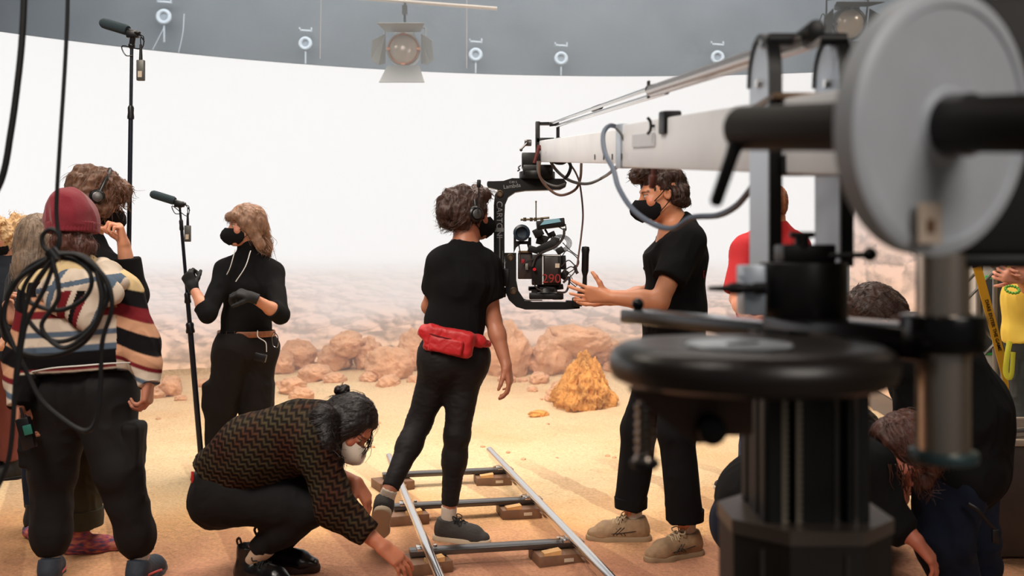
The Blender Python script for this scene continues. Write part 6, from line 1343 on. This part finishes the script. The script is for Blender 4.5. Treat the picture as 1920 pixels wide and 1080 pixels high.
b = MB(); p = a + V((.0, 0, .013)); b.cyl(p, p + z(.016), .036, n=24, bev=.004); b.cyl(p + z(.014), p + z(.03), .006, n=10); b.sphere(p + z(.038), .013, 16); b.build('locking_knob', mat('knob_gloss', (30, 30, 32), .12, .6), cr)
sp = e + V((.0, 0, 0)); b = MB(); b.cyl((sp.x, sp.y, 1.135), (sp.x, sp.y, 1.44), .0345, n=40); post = b.build('steel_post', mat('steel_polished', (206, 190, 174), .26, .9, bump=(300, .05, .0005)), cr)
b = MB(); b.cyl((sp.x, sp.y, 1.122), (sp.x, sp.y, 1.138), .045, n=40, bev=.004); b.build('post_flange', mat('flange_teal', (58, 78, 80), .4, .3), post)
# column and base
b = MB(); hw = .082; poly = []
for s0, s1 in (((-1, -1), (1, -1)), ((1, -1), (1, 1)), ((1, 1), (-1, 1)), ((-1, 1), (-1, -1))):
    p0, p1 = V((s0[0], s0[1], 0)) * hw, V((s1[0], s1[1], 0)) * hw; nn_ = V((-(p1 - p0).y, (p1 - p0).x, 0)).normalized()
    for t, dp in ((0.04, 0), (.22, 0), (.22, .014), (.34, .014), (.34, 0), (.66, 0), (.66, .014), (.78, .014), (.78, 0), (.96, 0)): q = p0.lerp(p1, t) + nn_ * dp; poly.append((q.x, q.y))
b.prism(poly, C + z(1.10), (1, 0, 0), (0, 1, 0), .36); colm = b.build('column', mat('column_black', (15, 14, 14), .6), cr)
for x_, m_ in ((-.052, mat('scale_strip', (150, 140, 124), .4, .4)), (-.03, MATS['scale_strip']), (.028, M_DSTEEL), (.058, M_DSTEEL)):
    b = MB(); b.box(C + V((x_, -hw - .001, 1.10)), (.007 if m_ is M_DSTEEL else .010, .003, .35)); st = b.build('scale_strip', m_, colm)
    if m_ is not M_DSTEEL:
        b = MB()
        for k in range(34): b.box(C + V((x_ + .003, -hw - .003, .935 + k * .01)), (.004, .001, .0018))
        b.build('tick_marks', M_BLK, st)
oc = [(-.125, -.055), (-.055, -.125), (.055, -.125), (.125, -.055), (.125, .055), (.055, .125), (-.055, .125), (-.125, .055)]
b = MB(); b.prism([(x * 1.02, y * 1.02) for x, y in oc], C + z(.974), (1, 0, 0), (0, 1, 0), .022); b.build('base_plate', mat('base_top', (92, 80, 72), .4, .2), cr)
b = MB(); b.prism(oc, C + z(.483), (1, 0, 0), (0, 1, 0), .962); bs_ = b.build('column_housing', mat('housing_dark', (30, 24, 21), .6), cr)
for x_, z_ in ((-.06, .90), (0, .895), (.055, .9), (.055, .86), (-.06, .84), (.0, .84)): b = MB(); b.lathe(C + V((x_, -.1265, z_)), C + V((x_, -.130, z_)), [(.0, 0), (.008, 0), (.009, .003), (.005, .0035), (0, .001)], 14); b.build('screw', M_DSTEEL, bs_)
for x_ in (-.09, .03): b = MB(); b.box(C + V((x_, -.1265 if abs(x_) < .05 else -.098, .7)), (.006, .004, .5)); b.build('edge_strip', M_DSTEEL, bs_)
# seat
st = V((.316, 1.32, 0)); SE = mat('seat_leather', (34, 27, 24), .33, bump=(60, .15, .002), spec=.6)
se = thing('operator_seat', 'round dark padded seat with shiny centre in front of the crane column', 'seat', (st.x, st.y, 1.235))
b = MB(); b.lathe(st + z(1.232), st + z(1.3), [(0, 0), (.17, 0), (.182, .006), (.187, .018), (.187, .03), (.181, .043), (.168, .05), (.14, .051), (.105, .047), (0, .047)], 72); b.build('cushion', SE, se)
b = MB(); b.lathe(st + V((-.015, .0, 1.279)), st + V((-.015, 0, 1.3)), [(0, 0), (.066, 0), (.07, .002), (.066, .005), (.02, .003), (0, .003)], 48); b.build('centre_cap', mat('cap_pale_reflection', (206, 214, 222), .3, .2), se)  # pale colour stands in for a bright reflection on the metal cap
b = MB(); b.box(st + V((-.01, 0, 1.283)), (.05, .008, .003), Matrix.Rotation(.5, 3, 'Z')); b.build('cap_slot', M_BLK, se)
b = MB(); qy = 1.30; q3 = [P(1182, 735, qy), P(1350, 735, qy), P(1345, 832, qy), P(1300, 832, qy)]; vs = [p for p in q3] + [p + V((0, .05, 0)) for p in q3]; b.add(vs, [(0, 1, 2, 3), (7, 6, 5, 4), (0, 4, 5, 1), (1, 5, 6, 2), (2, 6, 7, 3), (3, 7, 4, 0)], True); b.box(P(1345, 760, 1.34), (.08, .08, .07), bev=.006); b.build('support_bracket', mat('bracket_brown', (104, 76, 62), .5, .1), se)
b = MB(); p = P(1329, 802, 1.30); b.cyl(p + V((0, .02, 0)), p + V((0, -.03, 0)), .0185, n=28, bev=.004); b.build('bracket_knob', M_BLK, se)
b = MB(); p = P(1209, 752, 1.315); prof = [(0, 0), (.009, 0)]
for k in range(6): prof += [(.0095, .004 + k * .011), (.0135, .007 + k * .011), (.0135, .010 + k * .011), (.0095, .013 + k * .011)]
prof += [(.0145, .075), (.0145, .082), (0, .083)]; b.lathe(p, p - V((0, 0, .1)), prof, 24); hd = b.build('grip_handle', mat('chrome_warm', (176, 160, 146), .2, 1.), se); b = MB(); b.lathe(p - z(.078), p - z(.09), [(0, 0), (.019, 0), (.0195, .005), (.016, .01), (0, .01)], 24); b.build('end_cap', M_BLK, hd)
b = MB(); b.box(V((.40, 1.47, 1.222)), (.20, .10, .016), Matrix.Rotation(.95, 3, 'Z'), .003); b.build('seat_arm', M_BLK, se)
# weight bar, discs
wb = thing('counterweight_bar', 'thick dark bar carrying a big pale metal weight disc, very close to the camera', 'crane weight', tuple(P(1755, 235, 1.044)))
B0, B1 = P(1384, 241, 1.30), P(1990, 230, .92); bd = (B1 - B0).normalized()
b = MB(); b.cyl(B0, B1, .0285, n=32, bev=.005); b.build('bar', mat('bar_dark', (22, 17, 14), .6, .0), wb)
b = MB(); b.cyl(B0 + V((.012, -.031, .006)), B0 + V((.012, -.024, .006)), .014, n=24, bev=.002); b.build('end_button', mat('button_steel', (200, 196, 190), .3, .8), wb)
b = MB(); p = P(1383, 262, 1.285); b.cyl(p + V((0, 0, .01)), p, .012, n=14); b.lathe(p, P(1342, 380, 1.285), [(0, 0), (.011, 0), (.009, .02), (.0085, .085), (.005, .09), (0, .09)], 14); b.build('clamp_lever', M_BLK, wb)
Cd = P(1755, 235, 1.044); b = MB(); b.lathe(Cd - bd * .016, Cd + bd * .016, [(.0, 0), (.13, 0), (.137, .004), (.137, .028), (.131, .032), (.122, .032), (.120, .029), (.04, .029), (.036, .033), (0, .033)], 80); dsk = b.build('weight_disc', mat('disc_galvanised', (216, 222, 230), .5, .1, var=(9, .08)), wb)
ln = bd; up_ = V((0, 0, 1)); rt = up_.cross(ln).normalized(); sc_p = Cd + bd * .0142 * 1 - up_ * .103 - rt * 0 
b = MB(); b.box(Cd + bd * .0145 - up_ * .102 + (rt * -.028), (.036, .042, .0012), Matrix((rt, up_, ln)).transposed()); sk = b.build('sticker', mat('sticker_beige', (226, 206, 186), .7), dsk); b = MB(); b.box(Cd + bd * .0155 - up_ * .105 + (rt * -.028), (.012, .014, .001), Matrix((rt, up_, ln)).transposed()); b.build('sticker_mark', mat('mark_brown', (120, 82, 56), .7), sk)
b = MB(); b.lathe(Cd + bd * .012, Cd + bd * .05, [(0, 0), (.03, 0), (.032, .006), (.032, .03), (.027, .036), (0, .036)], 28); b.build('locking_collar', M_DSTEEL, wb)
cb = thing('counterweight_block', 'large black weight housing behind the pale disc at the upper right edge', 'crane weight', tuple(P(1900, 478, 1.28)))
b = MB(); x0 = P(1762, 0, 1.30).x; x1 = P(2120, 0, 1.30).x; b.box(((x0 + x1) / 2, 1.36, 1.4 + .17), (x1 - x0, .12, .34), bev=.012); b.build('housing', mat('housing_black', (16, 15, 14), .6), cb)
b = MB(); b.box(((x0 + x1) / 2, 1.36, 1.392), (x1 - x0 - .05, .1, .02), bev=.004); b.build('lower_flange', M_BLK, cb); b = MB(); b.cyl((x0 + .02, 1.36, 1.55), (armp(1.45).x - .02, 1.45, armp(1.45).z), .02, n=16); b.build('mounting_tube', M_BLK, cb)

# ================================================================ REMOTE HEAD AND CINEMA CAMERA
YH = 5.0
rh = thing('remote_head', 'black L-shaped stabilised camera head hanging from the end of the crane arm', 'camera head', tuple(P(1010, 340, YH)))
def px_prism(name, pts, Y, depth, m, par): 
    b = MB(); o_ = P(0, HY, Y); s = Y / FPX; b.prism([((x - CX) * s, CH - (y - HY) * s) for x, y in pts], V((0, Y, 0)), (1, 0, 0), (0, 0, 1), depth); return b.build(name, m, par)
up = px_prism('upper_arm', [(915, 341), (944, 340), (960, 335), (1056, 336), (1062, 343), (1060, 351), (1050, 356), (985, 358), (966, 361), (953, 370), (947, 384), (946, 405), (946, 555), (926, 555), (926, 386), (928, 366), (934, 356), (915, 352)], YH, .07, M_BLK, rh)
text_mesh('lettering', 'CARTONI', .042, P(936, 412, YH - .036), (0, 0, -1), (1, 0, 0), mat('letter_grey', (150, 150, 150), .5), up, .0005)
text_mesh('lettering', 'C40 S', .016, P(962, 341.5, YH - .036), (1, 0, 0), (0, 0, 1), MATS['letter_grey'], up, .0005); text_mesh('lettering', 'Lambda', .028, P(960, 349, YH - .036), (1, 0, .12), (-.12, 0, 1), MATS['letter_grey'], up, .0005)
b = MB(); b.box(P(936, 431, YH - .037), (.045, .004, .02)); b.box(P(937, 480, YH - .036), (.006, .003, .2)); b.build('slide_rail', M_ALU, up)
for x, y in ((937, 363), (963, 545), (957, 482)): b = MB(); p = P(x, y, YH - .035); b.lathe(p, p + V((0, -.012, 0)), [(0, 0), (.018, 0), (.018, .006), (.013, .01), (.009, .006), (0, .006)], 18); b.build('lock_screw', mat('screw_brass', (130, 112, 92), .35, .8), rh)
lo = px_prism('lower_arm', [(946, 474), (968, 474), (968, 525), (972, 545), (982, 560), (998, 566), (1060, 566), (1062, 563), (1082, 564), (1087, 570), (1086, 578), (1060, 580), (985, 580), (968, 575), (954, 562), (948, 548)], YH - .01, .06, M_BLK, rh)
b = MB(); b.box(P(948, 520, YH), (.035, .09, .09), bev=.005); b.box(P(943, 548, YH), (.03, .05, .05), bev=.005); b.build('slide_clamp', M_BLK, rh); b = MB(); b.box(P(1000, 563, YH - .04), (.09, .004, .006)); b.tube([P(943, 470, YH - .04), P(943, 492, YH - .04), P(947, 495, YH - .04), P(949, 490, YH - .04)], .002, 6); b.build('bright_edge', M_ALU, lo)
b = MB(); b.box(P(995, 302, YH), (.09, .12, .075), bev=.006); b.box(P(1008, 320, YH), (.15, .13, .05), bev=.006); b.cyl(P(1007, 337, YH), P(1007, 322, YH), .09, n=28, bev=.005); b.build('mount_block', M_BLK, rh)
b = MB(); b.box(P(990, 268, YH), (.035, .04, .03), bev=.004); b.tube([P(988, 268, YH - .02), P(978, 279, YH - .02)], .005, 8); b.sphere(P(977, 281, YH - .02), .008, 10); b.build('level_lever', M_DSTEEL, rh); b = MB(); b.tube(spline([P(976, 310, YH - .04), P(972, 314, YH - .05), P(974, 318, YH - .05), P(970, 321, YH - .05)], 4), .004, 6); b.build('level_lever', M_DSTEEL, rh)
b = MB(); b.box(P(930, 346, YH + .03), (.09, .10, .028), bev=.008); b.build('tilt_motor', M_BLK, rh)
b = MB(); p = P(1097, 495, YH - .05); b.lathe(P(1096, 540, YH - .05), P(1098, 462, YH - .05), [(0, 0), (.012, 0), (.011, .06), (.018, .085), (.018, .17), (.021, .19), (.018, .205), (0, .208)], 18); b.box(P(1094, 548, YH - .03), (.05, .05, .05), Matrix.Rotation(.6, 3, 'Y'), .008); b.box(P(1082, 566, YH - .03), (.05, .05, .045), bev=.006); b.build('hand_grip', M_BLK, rh)
cm = thing('cinema_camera', 'black cinema camera rigged with monitor, battery and cables inside the L-shaped head', 'camera', tuple(P(1030, 560, YH)))
def cb_(name, x0, y0, x1, y1, dpt, m, par=cm, dy=0., bev=.004, rot=0.):
    b = MB(); s = YH / FPX; c = P((x0 + x1) / 2, (y0 + y1) / 2, YH + dy); b.box(c, ((x1 - x0) * s, dpt, (y1 - y0) * s), Matrix.Rotation(rot, 3, 'Y'), bev); return b.build(name, m, par)
CB = mat('camera_black', (26, 23, 22), .45, .3); bd_ = cb_('camera_body', 997, 477, 1051, 534, .13, CB)
cb_('side_panel', 1021, 481, 1047, 530, .02, mat('panel_brown_black', (44, 34, 30), .4), bd_, -.07); 
fr = MB(); s = YH / FPX; fr.tube([P(1051, 479, YH - .068), P(1018, 479, YH - .068), P(1018, 533, YH - .068)], .004, 6); fr.build('light_edge', mat('edge_white', (226, 224, 220), .4), bd_)
text_mesh('camera_number', '290', .062, P(1034, 523, YH - .082), (1, 0, 0), (0, 0, 1), mat('number_red', (150, 34, 28), .6), bd_, .0008)
cb_('sticker', 1041, 494, 1049, 502, .004, mat('label_paper', (206, 190, 170), .8), bd_, -.082, 0)
bt_ = cb_('battery', 971, 474, 998, 523, .09, mat('battery_dark', (54, 42, 38), .5), dy=.01); cb_('red_plug', 978, 486, 983, 494, .01, mat('plug_red', (206, 40, 60), .5), bt_, -.045, .001); cb_('metal_rail', 972, 470, 1000, 474, .03, mat('rail_brass', (150, 126, 96), .35, .7), bt_, -.03, .001); cb_('grey_label', 985, 494, 990, 506, .01, mat('label_grey', (150, 146, 140), .6), bt_, -.046, .001)
b = MB(); p = P(1002, 505, YH - .075); b.cyl(p, p + V((0, -.012, 0)), .008, n=12); b.build('record_button', mat('button_red', (206, 24, 40), .4), bd_)
b = MB(); b.cyl(P(1024, 548, YH), P(1024, 534, YH), .06, .045, n=24); b.box(P(1015, 541, YH), (.13, .1, .02), bev=.003); b.box(P(1024, 555, YH), (.17, .1, .03), bev=.004); b.box(P(1045, 556, YH - .02), (.05, .05, .03), bev=.004); b.box(P(1002, 540, YH - .03), (.05, .04, .012)); b.box(P(1002, 547, YH - .03), (.03, .04, .01)); b.build('baseplate', CB, cm)
b = MB(); p = P(978, 437, YH); b.lathe(p + V((0, .08, 0)), p + V((0, -.06, 0)), [(0, 0), (.03, 0), (.034, .04), (.036, .09), (.042, .10), (.042, .135), (.03, .14), (.024, .12), (0, .115)], 26); ev = b.build('eyepiece', mat('eyepiece_blue_black', (34, 46, 58), .4), cm)
px_prism('eyepiece_bracket', [(963, 432), (966, 432), (968, 452), (990, 452), (991, 445), (996, 445), (996, 468), (990, 466), (988, 458), (976, 458), (968, 464), (963, 475)], YH, .03, CB, ev)
mo = cb_('monitor', 1006, 412, 1058, 428, .12, CB, dy=-.02, rot=-.12); b = MB(); b.prism([(-.055, 0), (.05, .005), (.04, .024), (-.035, .02)], P(1033, 420, YH - .084), (1, 0, .12), (0, 0, 1), .003); b.build('monitor_screen', mat('screen_blue', (140, 190, 206), .2), mo)
b = MB(); b.tube([P(1005, 378, YH), P(1005, 400, YH), P(1005, 410, YH)], .003, 6); b.sphere(P(1005, 378, YH), .005, 8); b.tube([P(976, 412, YH - .02), P(1000, 411, YH - .02), P(1030, 408, YH - .02)], .0055, 8)
for x in (984, 996, 1004, 1016): b.cyl(P(x, 408, YH - .02), P(x, 415, YH - .02), .008, n=8)
b.build('antenna_bar', mat('antenna_brass', (110, 96, 76), .4, .7), cm)
b = MB(); R = random.Random(31)
for x, y, w, h in ((1009, 436, 18, 16), (1016, 450, 20, 18), (1026, 462, 40, 16), (1040, 452, 16, 14), (1000, 468, 20, 12), (1034, 440, 14, 10), (1056, 492, 10, 26), (1058, 515, 12, 18), (1050, 470, 14, 12), (1048, 538, 16, 10)): b.box(P(x, y, YH + R.uniform(-.05, .03)), (w * s, .05, h * s), Matrix.Rotation(R.uniform(-.6, .6), 3, 'Y'), .003)
b.tube([P(1008, 430, YH - .03), P(1014, 446, YH - .04), P(1024, 464, YH - .03)], .009, 8); b.tube([P(1022, 430, YH - .03), P(1030, 444, YH - .04), P(1020, 458, YH - .03)], .006, 8); b.build('rig_clamp', CB, cm)
b = MB()
for pts, r in (([(1058, 428), (1056, 445), (1042, 462), (1020, 472), (1005, 482), (998, 500)], .0065), ([(1002, 486), (985, 492), (976, 506)], .004), ([(973, 460), (976, 480), (975, 494)], .003), ([(1060, 420), (1061, 432), (1052, 428), (1046, 424)], .003), ([(1052, 500), (1066, 488), (1080, 498), (1085, 480)], .003),
               ([(1055, 455), (1070, 470), (1086, 482)], .0025), ([(1052, 512), (1070, 500), (1078, 508), (1066, 520), (1056, 508)], .003), ([(1054, 480), (1064, 470), (1084, 486), (1082, 500), (1066, 512)], .0025), ([(1056, 530), (1068, 520), (1062, 546), (1044, 548)], .006), ([(1060, 518), (1070, 530), (1080, 538)], .0025), ([(1068, 514), (1076, 528), (1082, 536)], .002), ([(1000, 528), (1006, 540), (1018, 546)], .004)):
    b.tube(spline([P(x, y, YH - .07 - .01 * R.random()) for x, y in pts], 5), r, 6)
for k in range(5): c = P(1052, 456, YH - .05); b.tube([c + V((math.cos(t) * (.03 + .006 * k), .006 * k, math.sin(t) * (.026 + .004 * k))) for t in np.linspace(0, 2 * math.pi, 20, endpoint=False)], .0018, 5, closed=True)
b.tube([P(1078, 498, YH - .07), P(1080, 508, YH - .07), P(1083, 513, YH - .07)], .008, 6); b.build('cable', mat('cable_brown_black', (48, 38, 34), .5), cm)
# cables on the arm
def cab(lab, pts, r, m, Y=5.): o = rope('arm_cable', [P(x, y, q[0] if q else Y) for x, y, *q in pts], r, m); origin_to(o, P(*pts[0][:2], pts[0][2] if len(pts[0]) > 2 else Y)); tag(o, lab, 'cable')
GB = mat('cable_blue_grey', (84, 98, 118), .5); BR = mat('cable_brown', (110, 84, 72), .5)
cab('black cable looped once round the tip of the crane arm', [(1060, 261), (1042, 262), (1029, 276), (1028, 292), (1040, 304), (1054, 306), (1064, 302), (1070, 312), (1066, 326), (1058, 336)], .008, M_RUB, 4.75)
cab('thin grey cable drooping under the arm tip beside the black camera mount', [(1030, 270), (1032, 300), (1046, 322), (1072, 340), (1104, 344), (1135, 330), (1160, 310, 3.6)], .0075, M_GREYR, 4.8)
cab('thin brown cable falling from the arm tip to the camera grip', [(1066, 303), (1080, 325), (1088, 350), (1093, 400), (1090, 440), (1086, 470), (1082, 500)], .0045, BR, 4.82)
cab('pale looping cable hanging low from the camera mount', [(1012, 302), (1012, 330), (1030, 355), (1052, 366), (1078, 356), (1088, 335), (1090, 306)], .0065, BR, 4.85)
cab('second pale cable close beside the low loop at the camera mount', [(1008, 302), (1009, 322), (1020, 340), (1042, 349), (1060, 345)], .005, M_GREYR, 4.88)
cab('thick blue-grey cable sagging from the arm across the man\'s chest', [(1158, 238, 3.1), (1142, 236, 3.05), (1131, 252, 3.0), (1134, 285, 2.9), (1150, 318, 2.8), (1160, 352, 2.7), (1186, 392, 2.6), (1225, 420, 2.5), (1262, 428, 2.4), (1298, 408, 2.3), (1345, 404, 2.2), (1378, 388, 2.1), (1402, 362, 2.0), (1425, 330, 1.9)], .0072, GB, 3)
cab('thin grey cable lying along the side of the crane arm', [(1155, 240), (1165, 252), (1174, 272), (1180, 290)], .004, M_GREYR, 2.98)
# ================================================================ LIGHTS
def area(name, loc, target, size, power, colr, sy=None, spread=180):
    l = bpy.data.lights.new(name, 'AREA'); l.energy = power; l.color = colr; l.size = size
    if sy: l.shape = 'RECTANGLE'; l.size_y = sy
    l.spread = math.radians(spread)
    o = bpy.data.objects.new(name, l); col.objects.link(o); o.location = loc
    o.rotation_euler = (V(target) - V(loc)).to_track_quat('-Z', 'Y').to_euler(); return o
area('overhead_softbox', (-.3, 7.6, 6.2), (-.3, 7.6, 0), 5.5, 300, (1, .90, .80), 4.5, 110)
area('overhead_lamp_left', (-4.5, 5.0, 5.6), (-2.5, 5.2, 0), 1.2, 60, (1, .9, .75))
area('back_wall_wash', (0, 12.8, 6.4), (0, 15.2, 4.4), 14, 620, (.66, .82, 1), 1)
area('added_crew_fill', (-2.2, .6, 5.6), (-.3, 5.4, 1), 2, 75, (1, .90, .80), 2, 80)  # unseen fill light, added to lift the crew's skin and clothing
area('added_fill_behind_camera', (2.6, -2.6, 4.2), (.4, 3, .9), 2.5, 110, (1, .92, .84))  # unseen fill added behind the camera to brighten people and the weight disc
area('side_work_light', (6.6, 7.5, 5.2), (5.2, 10, 1), 1, 90, (1, .85, .65))
# ---- haze hanging over the set
hz_m = bpy.data.materials.new('set_haze'); hz_m.use_nodes = True; nt = hz_m.node_tree; nt.nodes.remove(nt.nodes['Principled BSDF'])
vs_ = nt.nodes.new('ShaderNodeVolumeScatter'); vs_.inputs['Density'].default_value = .07; vs_.inputs['Anisotropy'].default_value = .35; vs_.inputs[0].default_value = (.80, .92, 1, 1)
nt.links.new(vs_.outputs[0], nt.nodes['Material Output'].inputs['Volume'])
b = MB(); b.box((-1.6, 10.9, 3.5), (16.8, 7.4, 6.96)); hz_o = b.build('haze', hz_m); tag(hz_o, 'thin pale stage haze hanging in the air in front of the screen wall', 'haze', kind='stuff')
# ================================================================ CAMERA
cd = bpy.data.cameras.new('camera'); cd.lens = FPX * 36 / 1920; cd.sensor_width = 36; cd.shift_y = -(540 - HY) / 1920
cd.dof.use_dof = True; cd.dof.focus_distance = 5.2; cd.dof.aperture_fstop = 2.8; cd.clip_start = .05
cam = bpy.data.objects.new('camera', cd); col.objects.link(cam); cam.location = (0, 0, CH); cam.rotation_euler = (math.pi / 2, 0, 0)
sc_ = bpy.context.scene; sc_.camera = cam
sc_.view_settings.view_transform = 'Standard'; sc_.view_settings.look = 'None'; sc_.view_settings.gamma = 1; sc_.view_settings.exposure = 0; sc_.view_settings.use_curve_mapping = False
sc_.cycles.use_denoising = True; sc_.cycles.max_bounces = 5; sc_.cycles.diffuse_bounces = 3; sc_.cycles.volume_bounces = 0; sc_.cycles.adaptive_threshold = .02
sc_.cycles.sample_clamp_indirect = 6
